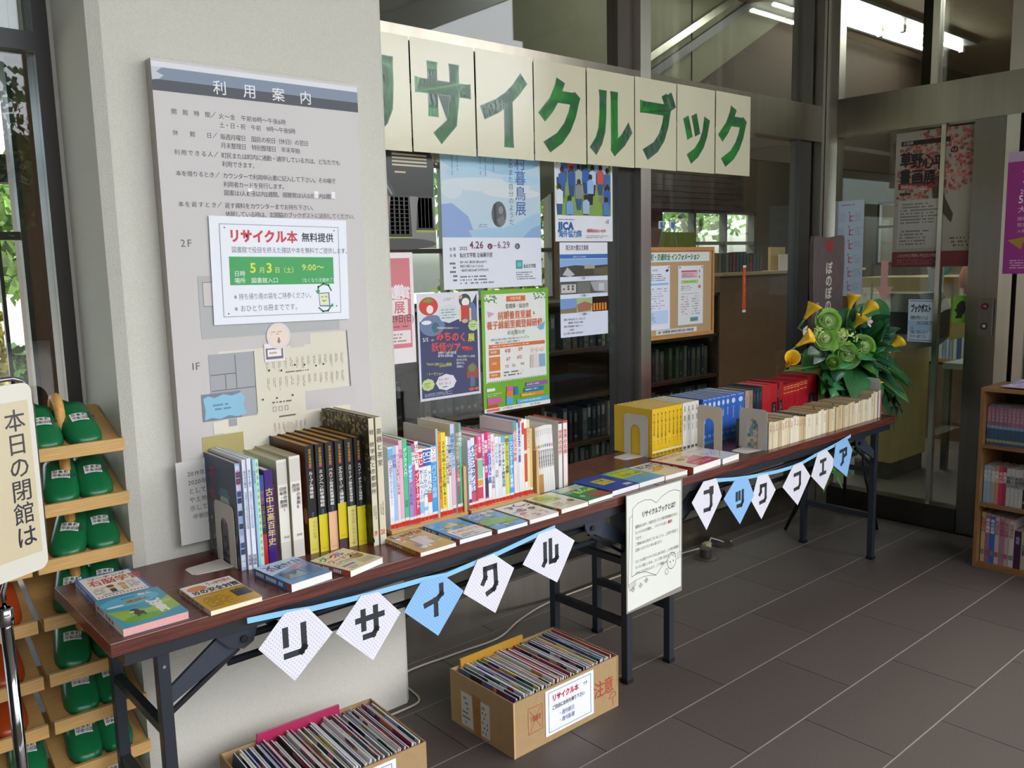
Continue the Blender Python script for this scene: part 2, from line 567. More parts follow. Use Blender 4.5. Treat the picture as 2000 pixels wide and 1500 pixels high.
# back wall with three window openings and the way out on the left
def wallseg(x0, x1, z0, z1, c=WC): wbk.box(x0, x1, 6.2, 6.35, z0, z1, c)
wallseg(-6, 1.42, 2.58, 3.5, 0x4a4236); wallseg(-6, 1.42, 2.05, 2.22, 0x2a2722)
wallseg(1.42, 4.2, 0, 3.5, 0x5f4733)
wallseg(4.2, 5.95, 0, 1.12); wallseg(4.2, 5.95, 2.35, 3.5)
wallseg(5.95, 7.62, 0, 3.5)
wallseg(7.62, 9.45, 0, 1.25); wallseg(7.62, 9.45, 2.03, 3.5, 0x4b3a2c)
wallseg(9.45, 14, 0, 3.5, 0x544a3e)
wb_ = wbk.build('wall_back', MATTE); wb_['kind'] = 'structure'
def inner_window(idx, x0, x1, z0, z1, nx, zs):
    w = struct('window_%d' % idx)
    f = MB(); t = 0.025
    f.box(x0, x1, 6.22, 6.30, z0, z0 + t, 0x4c4a45); f.box(x0, x1, 6.22, 6.30, z1 - t, z1, 0x4c4a45)
    for z in zs: f.box(x0, x1, 6.22, 6.30, z - 0.02, z + 0.02, 0x4c4a45)
    for i in range(nx + 1):
        x = x0 + (x1 - x0) * i / nx
        f.box(x - 0.02, x + 0.02, 6.215, 6.305, z0, z1, 0x55534d)
    f.build('window_frame', METALP, w)
    p = MB(); p.box(x0, x1, 6.26, 6.266, z0, z1); p.build('pane', GLASS, w)
inner_window(3, 4.2, 5.95, 1.12, 2.35, 4, [1.6])
inner_window(4, 7.62, 9.45, 1.25, 2.03, 3, [1.66])
m = MB(); m.box(11.0, 11.1, 0.1, 3.75, 0, 3.5, 0x6e685a); m.box(11.0, 11.1, 3.75, 5.4, 0, 1.35, 0x6e685a); m.box(11.0, 11.1, 3.75, 5.4, 2.15, 3.5, 0x6e685a); m.box(11.0, 11.1, 5.4, 6.2, 0, 3.5, 0x6e685a); m.box(4.72, 11, 0.1, 0.2, 0, 3.5, 0x6e685a)
wr = m.build('wall_right', MATTE); wr['kind'] = 'structure'
w5 = struct('window_5')
f = MB()
for y in (3.75, 4.3, 4.85, 5.38): f.box(10.99, 11.06, y, y + 0.03, 1.35, 2.15, 0x2f2e2b)
for z in (1.35, 1.82, 2.12): f.box(10.99, 11.06, 3.75, 5.4, z, z + 0.03, 0x2f2e2b)
f.build('window_frame', METALP, w5)
p = MB(); p.box(11.03, 11.036, 3.75, 5.4, 1.35, 2.15); p.build('pane', GLASS, w5)

# stair flank inside: sloping wall panel, rail
st = struct('trim_1')
b = MB(); sl = (3.42 - 2.86) / (6.05 - 4.84)
def X4(x): return 2.82 + (x - 4.85) * 0.56
b.prism([(3.3, X4(3.3) - 0.42), (8.5, X4(8.5) - 0.42), (8.5, 5.6), (3.3, 5.6)], 4.20, 4.24, 0x5a5744)
b.box(0.7, 3.3, 4.20, 4.24, 2.35, 3.5, 0x5a5744)
b.build('stair_panel', MATTE, st)
b = MB(); b.bar((2.0, 4.17, 2.42), (4.3, 4.17, 3.47), 0.03, 0.16, 0x2e2b22); b.build('sloping_beam', METALP, st)
b = MB(); b.box(3.3, 12.0, 4.25, 4.30, 2.30, 3.5, 0x36281b); b.build('under_stair_wall', MATTE, st)
b = MB(); b.bar((3.6, 4.16, X4(3.6) + 0.03), (6.4, 4.16, X4(6.4) + 0.03), 0.03, 0.05, 0x9a968a); b.build('handrail', STEEL, st)
b = MB(); b.bar((3.6, 4.17, X4(3.6) - 0.10), (6.4, 4.17, X4(6.4) - 0.10), 0.03, 0.06, 0x2c2a24); b.build('stringer', METALP, st)
b = MB()
for x in (4.6, 5.5): b.box(x, x + 0.008, 4.19, 4.2, X4(x) - 0.42, 3.5, 0x2a2822)
b.build('panel_joint', METALP, st)
# ceiling lights: two rows of tubes seen through the side glazing, one slim row deeper in, the rest added fill
TUBE = emit_mat('fluorescent_tube', (0.97, 1.0, 0.94, 1), 18.0)
def fixture(label, x0, n, y, z=3.5, L=1.2):
    t = thing('ceiling_light', label, 'ceiling light', (x0, y, z), group=None)
    b = MB(); b.box(-0.05, n * (L + 0.06), -0.14, 0.34, -0.03, -0.002, 0x5e5e5a); b.build('tray', METALP, t)
    for k in range(n):
        for yy in (0.0, 0.2):
            u = MB(); x = k * (L + 0.06)
            u.tube([(x, yy, -0.065), (x + L, yy, -0.065)], 0.016, 8); u.build('tube', TUBE, t, smooth=True)
        s_ = MB()
        for yy in (0.0, 0.2): s_.box(x + L, x + L + 0.05, yy - 0.02, yy + 0.02, -0.085, -0.03, 0xa8a49a)
        s_.build('lamp_holder', METALP, t)
    return t
fixture('long double fluorescent fitting seen through the upper side glazing', 6.6, 2, 3.68)
fixture('double fluorescent fitting far inside, beyond the corner post', 6.4, 2, 5.3)
fixture('double fluorescent fitting above the low bookshelf behind the posters', 2.2, 2, 5.0)  # added to brighten the dark library interior
fixture('double fluorescent fitting over the library counter, left one', 6.0, 2, 4.6)  # added fill for the counter side of the interior
fixture('double fluorescent fitting over the picture books beyond the door', 6.2, 2, 1.2)  # added fill for the room beyond the door
fixture('double fluorescent fitting over the reading area behind the mullion', 4.0, 2, 3.3)  # added fill for the area behind the mullion

# low bookshelf of video cases behind the glass
t = thing('low_bookshelf', 'dark low bookshelf standing behind the glass under the posters', 'bookshelf', (1.75, 3.90, 0))
b = MB(); b.box(0, 3.72, 0.30, 0.32, 0, 1.22, 0x3a2b20); b.build('back_panel', WOODV, t)
for z in (0.0, 0.27, 0.58, 0.89, 1.2):
    b = MB(); b.box(0, 3.72, 0, 0.30, z, z + 0.022, 0x4a382a); b.build('shelf', WOODP, t)
for x in (0, 0.93, 1.86, 2.79, 3.70):
    b = MB(); b.box(x, x + 0.022, 0.0, 0.30, 0, 1.22, 0x4a382a); b.build('upright', WOODV, t)
dc = [0x39424c, 0x56606a, 0x2f3a44, 0x6b6f6c, 0x44505c, 0x7a7f7c, 0x35444a, 0x505c66, 0x9a9e98, 0x2c2f33, 0x4b6a52, 0x5a4a4a]
protos = []
for i, c in enumerate(dc):
    w = 0.030 + 0.004 * (i % 4); h = 0.232 if i % 3 else 0.212
    q = thing('shelved_book', '', 'book', (0, 0, 0))
    b = MB(); b.box(0, w, 0, 0.16, 0, h, c); b.box(w * 0.2, w * 0.8, -0.0008, 0, h * 0.62, h * 0.9, jit(0x8a8f90, 0.3)); b.box(w * 0.2, w * 0.8, -0.0008, 0, h * 0.12, h * 0.2, jit(0x6a7074, 0.3)); b.build('case', BOOKC, q)
    protos.append((q, w))
first = set()
SLAB = ['in the bottom shelf row', 'in the second shelf row', 'in the third shelf row', 'in the top shelf row']
for row, z in enumerate((0.022, 0.292, 0.602, 0.912)):
    for bay in range(4):
        x = 1.75 + 0.93 * bay + 0.03
        end = 1.75 + 0.93 * (bay + 1) - 0.03
        if row == 0 and bay < 2: continue
        while x < end - 0.05 and rnd.random() > 0.01:
            i = rnd.randrange(len(protos)); q, w = protos[i]
            if i in first: q = copy_tree(q)
            first.add(i)
            q.location = (x, 3.96 + rnd.uniform(0, .02), z)
            bl = ['bay nearest the plaster pillar', 'second bay from the plaster pillar', 'third bay, left of the mullion', 'bay right of the mullion'][bay]
            CN_ = ['slate', 'steel blue', 'dark teal', 'warm grey', 'blue-grey', 'light grey', 'green-black', 'dusty blue', 'pale', 'black', 'leaf green', 'maroon'][i]
            q['label'] = CN_ + ' book behind the glass, ' + SLAB[row][3:] + ', ' + bl
            q['group'] = CN_ + ' books behind the glass, ' + SLAB[row][3:] + ', ' + bl
            x += w + 0.012 + (rnd.random() < 0.06) * 0.04
for i, (q, w) in enumerate(protos):
    if i not in first:
        for chd in list(q.children): bpy.data.objects.remove(chd)
        bpy.data.objects.remove(q)

# counter with wood front deeper in
t = thing('library_counter', 'brown wooden counter with pale top deep inside the library', 'counter', (7.3, 5.2, 0))
b = MB(); b.box(0, 2.9, 0, 0.05, 0, 1.30, 0x80604a); b.build('front_panel', WOODV, t)
b = MB(); b.box(-0.02, 2.92, -0.05, 0.40, 1.30, 1.33, 0xb59c7a); b.build('counter_top', WOODP, t)
for k in range(14):
    w = 0.05; c = rnd.choice([0x6b3a3a, 0x4b4038, 0x6f6a60, 0x3d4a52, 0x7c5c40])
    b = MB(); b.box(0, w, 0, 0.15, 0, rnd.uniform(.17, .22), c)
    o = b.build('counter_book', BOOKC, None, loc=(7.35 + k * 0.062, 5.3, 1.331))
    cn_ = {0x6b3a3a: 'maroon', 0x4b4038: 'dark brown', 0x6f6a60: 'grey', 0x3d4a52: 'slate', 0x7c5c40: 'tan'}[c]
    tag(o, cn_ + ' book on the library counter inside, ' + ('left half' if k < 7 else 'right half') + ' of the row', 'book', 'books on the library counter, ' + cn_ + (' left' if k < 7 else ' right'))
o = MB(); o.lathe([(0.001, 0), (0.10, 0.0), (0.14, 0.01), (0.14, 0.03), (0.10, 0.04), (0.001, 0.04)], 24, 0xa6c6c4)
q = o.build('round_plaque', MATTE, None, smooth=False); q.location = (9.2, 5.25, 1.56); q.rotation_euler = (PI / 2, 0, 0)
tag(q, 'pale blue round plaque above the library counter', 'plaque')
b = MB(); b.box(0, 0.30, 0, 0.03, 0, 0.26, 0xc7a56a); tag(b.build('display_board', WOODP, None, loc=(8.55, 5.42, 1.331)), 'tan board standing on the library counter', 'board')
b = MB(); b.box(0, 0.18, 0, 0.01, 0, 0.18, 0xd8d6cc); tag(b.build('small_notice', PAPER, None, loc=(8.62, 5.35, 1.331)), 'white notice leaning on the tan board inside', 'notice')
for k, (x, z0) in enumerate(((4.55, 1.60), (4.95, 1.62))):
    b = MB(); b.prism([(0, 0), (0.42, 0), (0.40, 0.45), (0.05, 0.45)] if k else [(0, 0), (0.13, 0), (0.11, 0.42), (0, 0.42)], 0, 0.03, 0x76802e)
    b.box(0.10 if k else .03, 0.33 if k else .09, -0.004, 0, 0.32, 0.345, 0x1c1c14)
    t_ = b.build('chair_back', MATTE, None, loc=(x - 0.08, 3.98, z0 - 0.22 - 0.16 if False else 1.2225))
    tag(t_, ['narrow olive chair back beside the mullion, above the pin board', 'wide olive chair back seen above the pin board'][k], 'chair back')
b = MB(); b.box(4.2, 5.95, 6.05, 6.10, 2.30, 2.34, 0x3b2a1e)
for i in range(7): b.box(7.0, 8.9, 6.02, 6.05, 2.03 + i * 0.062, 2.085 + i * 0.062, 0x2e241c)
tag(b.build('rolled_blind', MATTE), 'dark brown slatted blind over the library windows', 'blind')

# yellow book-return cabinet, desk and shelf beyond the side glazing
t = thing('book_return_cabinet', 'mustard yellow book-return cabinet behind the side glazing', 'cabinet', (5.45, 2.19, 0))
b = MB(); b.box(0, 0.5, 0.34, 0.62, 0.12, 1.33, 0xb9a566); b.build('body', METALP, t)
b = MB(); b.box(0, 0.5, 0.0, 0.34, 0.95, 1.33, 0xb9a566); b.build('return_hood', METALP, t)
b = MB(); b.box(0.02, 0.5, 0.36, 0.6, 0, 0.12, 0x4f4a3c); b.build('plinth', METALP, t)
t = thing('book_return_chute', 'grey steel book-return chute mounted on the side glazing', 'book chute', (4.70, 2.02, 0.96))
b = MB()
b.prism([(0.0, 0.05), (0.05, 0.0), (0.36, 0.0), (0.36, 0.30), (0.05, 0.30), (0.0, 0.22)], 0.0, 0.30, 0x8f8c84, axis='x'); b.build('housing', STEEL, t)
b = MB(); b.box(-0.022, -0.001, 0.03, 0.34, 0.08, 0.20, 0x35332e); b.build('slot', METALP, t)
t = thing('white_desk', 'pale desk with white side panels beyond the side glazing', 'desk', (5.98, 1.6, 0))
b = MB(); b.box(0, 0.9, 0, 0.85, 0.70, 0.74, 0xb9b7ac); b.build('desk_top', METALP, t)
b = MB(); b.box(0.03, 0.05, 0.60, 0.72, 0.08, 0.69, 0xd9dade); b.build('panel', METALP, t)
b = MB(); b.box(0.03, 0.05, 0.28, 0.50, 0.08, 0.69, 0xd9dade); b.build('panel', METALP, t)
for y in (0.54, 0.02, 0.8):
    b = MB(); b.box(0.0, 0.04, y, y + 0.04, 0, 0.70, 0x9fa39f); b.build('leg', STEEL, t)
t = thing('inner_bookcase', 'tan bookcase of picture books inside beside the door', 'bookcase', (7.0, 1.4, 0.0))
b = MB(); b.box(0.25, 0.27, 0, 1.75, 0, 1.30, 0x8a6a40); b.build('back_panel', WOODV, t)
for z in (0.0, 0.62, 0.93, 1.28):
    b = MB(); b.box(0, 0.25, 0, 1.75, z, z + 0.025, 0xa8824e); b.build('shelf', WOODP, t)
for y in (0, 0.58, 1.16, 1.73):
    b = MB(); b.box(0, 0.25, y, y + 0.025, 0, 1.30, 0xa8824e); b.build('upright', WOODV, t)
b = MB(); b.box(-0.02, -0.002, 0, 1.75, 0, 0.6, 0x6d5032); b.build('kick_panel', WOODV, t)
for z in (0.646, 0.956):
    y = 1.44
    while y < 3.05:
        if not (1.95 < y < 2.03 or 2.53 < y < 2.61):
            w = rnd.uniform(.018, .03)
            cc = rnd.choice([0xc9ccc8, 0x8fa5b8, 0x4a6a9a, 0xa0a8a0, 0xd8d4c8, 0x71808a])
            NM = {0xc9ccc8: 'pale grey', 0x8fa5b8: 'light blue', 0x4a6a9a: 'blue', 0xa0a8a0: 'grey-green', 0xd8d4c8: 'cream', 0x71808a: 'slate'}
            b = MB(); b.box(0, 0.18, 0, w, 0, rnd.uniform(.19, .25), cc)
            o = b.build('inner_book', BOOKC, None, loc=(7.03, y, z))
            lab_ = NM[cc] + ' book in the tan bookcase inside, ' + ('lower' if z < 0.9 else 'upper') + ' row, ' + ('right bay' if y < 1.95 else ('middle bay' if y < 2.55 else 'left bay'))
            tag(o, lab_, 'book', lab_.replace(' book ', ' books ', 1))
            y += w + 0.004
        else: y += 0.05
for nm, lab, c, y, z, sx, sz in (('paper_balloon', 'teal paper balloon hanging beyond the door', 0x4fb5ad, 2.24, 1.40, .055, .06), ('paper_balloon', 'coral paper balloon hanging beyond the door', 0xd98872, 2.08, 1.32, .06, .10)):
    b = MB(); b.lathe([(0.002, -sz)] + [(sx * math.sin(a), -sz * math.cos(a)) for a in (0.5, 0.9, 1.4, 1.8, 2.3, 2.8)] + [(0.002, sz)], 14, c)
    tag(b.build(nm, PAPER, None, smooth=True, loc=(5.4, y, z)), lab, 'balloon')
b = MB(); b.box(0, 0.004, 0, 0.11, 0, 0.38, 0xcfd8dc); tag(b.build('hanging_paper', PAPER, None, loc=(5.3, 1.85, 1.18)), 'plain pale sheet hanging beyond the door near the key switch', 'paper')
b = MB(); b.prism([(0, 0.28), (0.05, 0.26), (0.1, 0.28), (0.08, 0.16), (0.09, 0.1), (0.03, 0.0), (0.0, 0.1)], 0, 0.004, 0xc9cfd0, axis='x'); tag(b.build('cut_paper', PAPER, None, loc=(5.3, 2.19, 1.12)), 'ragged white paper cut-out hanging beyond the door stile', 'paper')

# dark inner entrance left of the pillar
t = thing('inner_door', 'black framed inner entrance door seen past the slipper rack', 'door', (0, 3.6, 0))
b = MB(); b.box(0.738, 0.755, 0, 0.05, 0, 2.3, 0x14130f); b.build('stile', METALP, t)
b = MB(); b.box(0.655, 0.668, 0.0, 0.02, 0.6, 1.62, 0x14130f); b.box(0.655, 0.70, 0, 0.02, 0.9, 0.96, 0x14130f); b.build('push_bar', METALP, t)
b = MB(); b.box(0.4, 0.735, 0, 0.05, 1.60, 1.63, 0x14130f); b.build('rail', METALP, t)
t = thing('wood_pillar', 'brown timber pillar inside the entrance, left of the plaster pillar', 'pillar', (0.757, 3.62, 0))
b = MB(); b.box(0, 0.5, 0, 0.2, 0, 2.1, 0x70492c); b.build('timber', WOODV, t)
b = MB(); b.box(0, 0.5, 0, 0.2, 2.1, 3.5, 0x574636); b.build('upper_lining', WOODV, t)

# garden behind the building
def bush(name, label, x, y, r, h, c, seed, cat='bush'):
    rr = random.Random(seed)
    t = thing(name, label, cat, (x, y, 0))
    b = MB()
    for i in range(1100):
        a = rr.uniform(0, 2 * PI); zz = rr.random(); q = r * math.sin(min(1, zz + 0.15) * PI * 0.85) ** .5 * rr.uniform(0.75, 1.02)
        p = Vector((q * math.cos(a), q * math.sin(a), h * zz)); s = 0.05 + 0.05 * rr.random()
        u = Vector((rr.uniform(-1, 1), rr.uniform(-1, 1), rr.uniform(-1, 1))).normalized() * s; v = Vector((rr.uniform(-1, 1), rr.uniform(-1, 1), rr.uniform(-1, 1))).normalized() * s
        b.add([p - u, p + v, p + u, p - v], [(0, 1, 2, 3)], jit(c, 0.35, rr))
    o = b.build('leaves', FOLI, t); o['kind'] = 'stuff'
    b = MB(); b.tube([(0, 0, 0), (0.02, 0, h * .5)], 0.05, 6, 0x4a3828); b.build('stem', MATTE, t)
def tree(label, x, y, h, r, c, seed):
    rr = random.Random(seed)
    t = thing('tree', label, 'tree', (x, y, 0))
    b = MB(); b.tube([(0, 0, 0), (0.05, 0, h * 0.4), (-0.05, 0.1, h * 0.75)], [0.14, 0.10, 0.04], 8, 0x4a4036); b.build('trunk', MATTE, t)
    b = MB()
    for k in range(6):
        a = k * 1.1; z = h * (0.4 + 0.07 * k)
        b.tube([(0.02, 0, z), (r * .5 * math.cos(a), r * .5 * math.sin(a), z + .5), (r * .8 * math.cos(a), r * .8 * math.sin(a), z + .9)], [0.05, 0.03, 0.012], 6, 0x4a4036)
    b.build('branches', MATTE, t)
    b = MB()
    for i in range(2600):
        d = Vector((rr.gauss(0, 1), rr.gauss(0, 1), rr.gauss(0, 1))).normalized() * (rr.random() ** 0.4)
        p = Vector((d.x * r, d.y * r, h * 0.7 + d.z * h * 0.32)); s = 0.05 + 0.06 * rr.random()
        u = Vector((rr.uniform(-1, 1), rr.uniform(-1, 1), rr.uniform(-1, 1))).normalized() * s; v = Vector((rr.uniform(-1, 1), rr.uniform(-1, 1), rr.uniform(-1, 1))).normalized() * s
        b.add([p - u, p + v, p + u, p - v], [(0, 1, 2, 3)], jit(c, 0.4, rr))
    o = b.build('leaves', FOLI, t); o['kind'] = 'stuff'
tree('sparse tree behind the entrance, nearest to the paving', 2.6, 12.0, 2.9, 1.2, 0x6f8f4a, 1)
bush('clipped_shrub', 'round clipped shrub on the paving behind the entrance', 1.75, 9.6, 0.42, 0.75, 0x4b6a34, 2)
bush('golden_shrub', 'golden shrub at the left behind the entrance', 1.30, 8.7, 0.24, 1.8, 0xa8a04a, 3)
tree('broad tree outside the library windows', 8.2, 9.5, 4.4, 1.8, 0x6f9a50, 4)
bush('hedge_shrub', 'orange-green shrub outside the left library window', 6.9, 8.3, 0.8, 1.75, 0x8f9a48, 5)
tree('tall tree outside the right library windows', 13.6, 10.5, 4.6, 2.0, 0x6a9048, 6)
tree('tree outside the side wall window', 16.5, 5.6, 4.6, 1.9, 0x6a9a48, 7)
bush('hedge_shrub', 'bright hedge shrub outside the side wall window', 13.2, 5.2, 0.9, 1.9, 0x7aa24c, 8)
b = MB(); b.box(0, 8, 0, 0.1, 0, 0.9, 0xd8d8d2); tag(b.build('garden_wall', MATTE, None, loc=(-1, 14.5, 0.4)), 'white low wall behind the garden trees', 'wall')

for k, x in enumerate((-9, -3.5, 2.5, 8.5, 14)):
    tree(['leftmost', 'second from the left', 'middle', 'second from the right', 'rightmost'][k] + ' of the shade trees across the forecourt', x, -12.5 + (k % 2), 5.2, 2.6, 0x4d6a38, 20 + k)

# ================================================================== TABLES
def make_table():
    t = thing('folding_table', '', 'table')
    b = MB(); b.box(0, 1.797, 0, 0.45, 0.668, 0.70, 0x5d3026); b.build('tabletop', TABLEW, t, bevel=0.002)
    b = MB()
    K = 0x23272e
    b.box(0.03, 1.77, 0.012, 0.030, 0.637, 0.668, K); b.box(0.03, 1.77, 0.42, 0.438, 0.637, 0.668, K)
    b.box(0.03, 0.05, 0.03, 0.42, 0.637, 0.668, K); b.box(1.75, 1.77, 0.03, 0.42, 0.637, 0.668, K)
    b.build('apron', BLACKP, t)
    for side in (0, 1):
        X = 0.115 if side == 0 else 1.797 - 0.115
        sg = 1 if side == 0 else -1
        for y in (0.045, 0.405):
            b = MB(); b.box(X - 0.014, X + 0.014, y - 0.014, y + 0.014, 0.012, 0.64, 0x262b33); b.build('leg', BLACKP, t, bevel=0.002)
            b = MB(); b.box(X - 0.016, X + 0.016, y - 0.016, y + 0.016, 0.0, 0.014, 0x101214); b.build('foot_cap', BLACKP, t)
            b = MB()
            b.prism([(X + sg * 0.015, 0.545), (X + sg * 0.015, 0.505), (X + sg * 0.195, 0.595), (X + sg * 0.195, 0.64), (X + sg * 0.15, 0.64)], y - 0.007, y + 0.003, 0x343b46)
            b.bar((X + sg * 0.016, y + 0.006, 0.480), (X + sg * 0.18, y + 0.006, 0.580), 0.010, 0.010, 0x14171c)
            b.build('folding_brace', BLACKP, t)
            b = MB(); b.prism([(X + sg * 0.11, 0.64), (X + sg * 0.15, 0.595), (X + sg * 0.185, 0.583), (X + sg * 0.21, 0.595), (X + sg * 0.225, 0.64)], y - 0.016, y - 0.009, 0x2b313b)
            b.build('hinge_plate', BLACKP, t)
            b = MB(); b.tube([(X + sg * 0.186, y - 0.022, 0.608), (X + sg * 0.186, y + 0.01, 0.608)], 0.009, 10, 0x0c0d10); b.build('pivot', BLACKP, t)
            b = MB(); b.lathe([(0.004, 0), (0.004, 0.002), (0.0, 0.002)], 8, 0xb8bcc2)
            o = b.build('rivet', STEEL, t, loc=(X, y - 0.0145, 0.60)); o.rotation_euler = (PI / 2, 0, 0)
        b = MB(); b.box(X - 0.011, X + 0.011, 0.059, 0.391, 0.203, 0.230, 0x1f232a); b.build('crossbar', BLACKP, t)
        b = MB(); b.box(X - 0.010, X + 0.010, 0.059, 0.391, 0.43, 0.452, 0x1f232a); b.build('crossbar', BLACKP, t)
        b = MB(); b.tube([(X + sg * 0.30, 0.02, 0.585), (X + sg * 0.30, 0.43, 0.585)], 0.011, 10, 0x23272e); b.build('stretcher', BLACKP, t, smooth=True)
    for y, z in ((0.06, 0.600), (0.06, 0.548), (0.39, 0.60), (0.39, 0.548)):
        b = MB(); b.tube([(0.27, y, z), (1.53, y, z)], 0.0095, 10, 0x22262d); b.build('long_rail', BLACKP, t, smooth=True)
    return t
tb1 = make_table()
tb1['label'] = 'dark rosewood folding table in front of the plaster pillar'
tb1['group'] = 'folding tables end to end'
tb2 = copy_tree(tb1)
tb2['label'] = 'dark rosewood folding table near the flower stand'
tb1.location = (0.467, 1.850, 0); tb1.rotation_euler = (0, 0, 0.006)
tb2.location = (2.268, 1.861, 0); tb2.rotation_euler = (0, 0, 0.0075)
def ty(x): return 1.850 + 0.0065 * (x - 0.467)
TZ = 0.7002

# ================================================================== STANDING BOOKS
def rgbname(c):
    r, g, b = c >> 16 & 255, c >> 8 & 255, c & 255
    return ''
def book(name, x, y, w, h, d, cover, label, group=None, z=TZ, page=0xece6d4, lean=0.0, rz=0.0, hard=False, side=None, prints=None, gap=None):
    t = thing(name, label, 'book', (x, y, z), group=group, rot=(0, lean, rz))
    b = MB(); k = 0.0022 if hard else 0.0009
    sd = cover if side is None else side
    b.box(0, w, 0, k, 0, h, cover)
    b.box(0, k, k, d, 0, h, sd); b.box(w - k, w, k, d, 0, h, sd)
    b.build('cover', BOOKC, t)
    e = 0.003 if hard else 0.0016
    b = MB(); b.box(k, w - k, k, d - e - 0.001, e, h - e, page); b.build('page_block', PAGES, t)
    if prints:
        s = Sheet(t, w, h, O=(0, 0, 0), m=BOOKC, name='spine_print')
        prints(s)
    return t

def P_v(txt, col, y=0.08, size=0.05, bold=0.0, gap=0.0, more=None, wide=1.0):
    def f(s):
        s.vtext(0.5, y, size, txt, col, bold, gap, wide)
        if more: more(s)
    return f

# --- left block -------------------------------------------------
# bookend under the castle magazine
def bookend(x, y, label, w=0.125, h=0.165, flip=1, z=TZ, col=0xcfcabd):
    t = thing('bookend', label, 'bookend', (x, y, z), rz=PI / 2 if flip == 1 else -PI / 2)
    # plate stands in the local x-z plane; the foot lies to local +y (away from the books)
    b = MB()
    def arch(x0, x1, h0, n=8): return [(x0, 0.0)] + [((x0 + x1) / 2 - (x1 - x0) / 2 * math.cos(PI * k / n), h0 + (x1 - x0) * 0.55 * math.sin(PI * k / n)) for k in range(n + 1)] + [(x1, 0.0)]
    r = 0.018; out = []
    for cx, cz, a0 in ((w - r, h - r, 0), (r, h - r, PI / 2)):
        for k in range(5):
            a = a0 + PI / 2 * k / 4
            out.append((cx + r * math.cos(a), cz + r * math.sin(a)))
    outer = [(w, 0.0)] + out + [(0, 0.0)]
    inner = arch(w * 0.32, w * 0.72, h * 0.58)
    poly = outer + inner
    b.prism(poly, 0, 0.0015, col)
    b.build('plate', METALP, t)
    b = MB(); b.prism([(0.02, 0.0015), (w - 0.02, 0.0015), (w - 0.03, 0.095), (w - 0.04, 0.105), (0.04, 0.105), (0.03, 0.095)], 0, 0.0015, col, axis='z')
    b.build('foot', METALP, t)
    return t
bookend(0.8535, 2.10, 'beige metal bookend beside the castle magazine')

def pr_castle(s):
    r = random.Random(3)
    for k in range(16):
        y = 0.02 + k * 0.06
        s.rect(0.1, y, 0.9, y + 0.05, r.choice([0x8fa9d0, 0xd4dbe8, 0x35507e, 0xb9c6de, 0x2a3a58]))
    s.vtext(0.5, 0.06, 0.03, '宮城の城めぐり', 0xd05a78)
def castle_cover(t, h, d):
    s = Sheet(t, d, h, O=(0, d, 0), U=(0, -1, 0), V=(0, 0, 1), N=(-1, 0, 0), m=BOOKC, name='cover_picture')
    s.rect(0, 0, 1, 1, 0x24365e)
    s.poly([(0, .35), (.2, .3), (.45, .42), (.7, .35), (1, .45), (1, 1), (0, 1)], 0x3b3f4a)
    s.poly([(.42, .36), (.5, .28), (.72, .28), (.8, .36)], 0x3c6f78); s.poly([(.46, .42), (.5, .36), (.72, .36), (.78, .42)], 0x9fb0aa)
    s.poly([(.38, .5), (.46, .42), (.8, .42), (.88, .5)], 0x3c6f78); s.poly([(.42, .6), (.44, .5), (.82, .5), (.86, .6)], 0x8c9a98)
    s.vtext(.24, .1, .11, '城下町', 0xb23a34, 0.02)
    r = random.Random(5)
    for k in range(60): s.ell(r.random(), .6 + .4 * r.random(), .03, .02, r.choice([0x8c5a50, 0x4a5038, 0x6e7a5a, 0x2e3340, 0xb0706a]), 6)
bt = book('magazine', 0.855, 2.077, 0.0135, 0.283, 0.205, 0xa9bcd8, 'navy magazine with a castle photo on its cover, at the left end of the row', side=0x24365e, prints=pr_castle, page=0xd9c9ae)
castle_cover(bt, 0.283, 0.205)
def pr_q(col):
    def f(s):
        s.vtext(.5, .10, .026, '東日本大震災', col, .01); s.vtext(.5, .29, .024, '宮城県の六年間の災害対応記録', col)
        s.vtext(.5, .86, .034, '宮城県', 0x40506a, .02)
    return f
book('report_volume', 0.8705, 2.068, 0.0105, 0.292, 0.21, 0xdfe3ef, 'white report volume with blue spine lettering, left one of two', 'white earthquake reports', prints=pr_q(0x5a6fa0))
book('report_volume', 0.8815, 2.064, 0.0105, 0.294, 0.21, 0xdfe3ee, 'white report volume with blue spine lettering, right one of two', 'white earthquake reports', prints=pr_q(0x6a7fae))
book('booklet', 0.8985, 2.068, 0.0065, 0.288, 0.21, 0x9fc6dc, 'thin sky-blue booklet between white report and green booklet', prints=P_v('地域の記録', 0x5577a0, .1, .024))
book('booklet', 0.9065, 2.071, 0.009, 0.287, 0.21, 0xbfe0c4, 'pale green booklet with leaf pattern on its spine', prints=lambda s: [s.ell(.5, .05 + k * .06, .3, .02, 0x7fbf86, 8) for k in range(15)])
def pr_br(s):
    s.rect(0, 0, 1, .16, 0x2f4f92); s.rect(0, .16, 1, .30, 0x35477c); s.rect(0, .30, 1, .66, 0x2a2420); s.rect(0, .66, 1, 1, 0xb3262e)
    s.vtext(.5, .17, .04, '郷土資料', 0xc05a50, .01); s.vtext(.5, .34, .05, '日本古代史', 0x8a7a60, .01)
book('history_book', 0.9185, 2.080, 0.0125, 0.240, 0.18, 0x2a2420, 'book with blue, black and red spine left of the purple volume', hard=True, prints=pr_br)
book('purple_volume', 0.9335, 2.080, 0.0225, 0.251, 0.185, 0x3a1d74, 'purple hardback volume with golden brush lettering', hard=True, prints=P_v('古中古高百年史', 0xe0c46a, .19, .088, .02, .02))
book('dark_gap_filler', 0.9580, 2.085, 0.0065, 0.210, 0.18, 0x4a1420, 'thin dark maroon book between purple volume and white art books', hard=True)  # dark slab put in for the shaded gap between the books
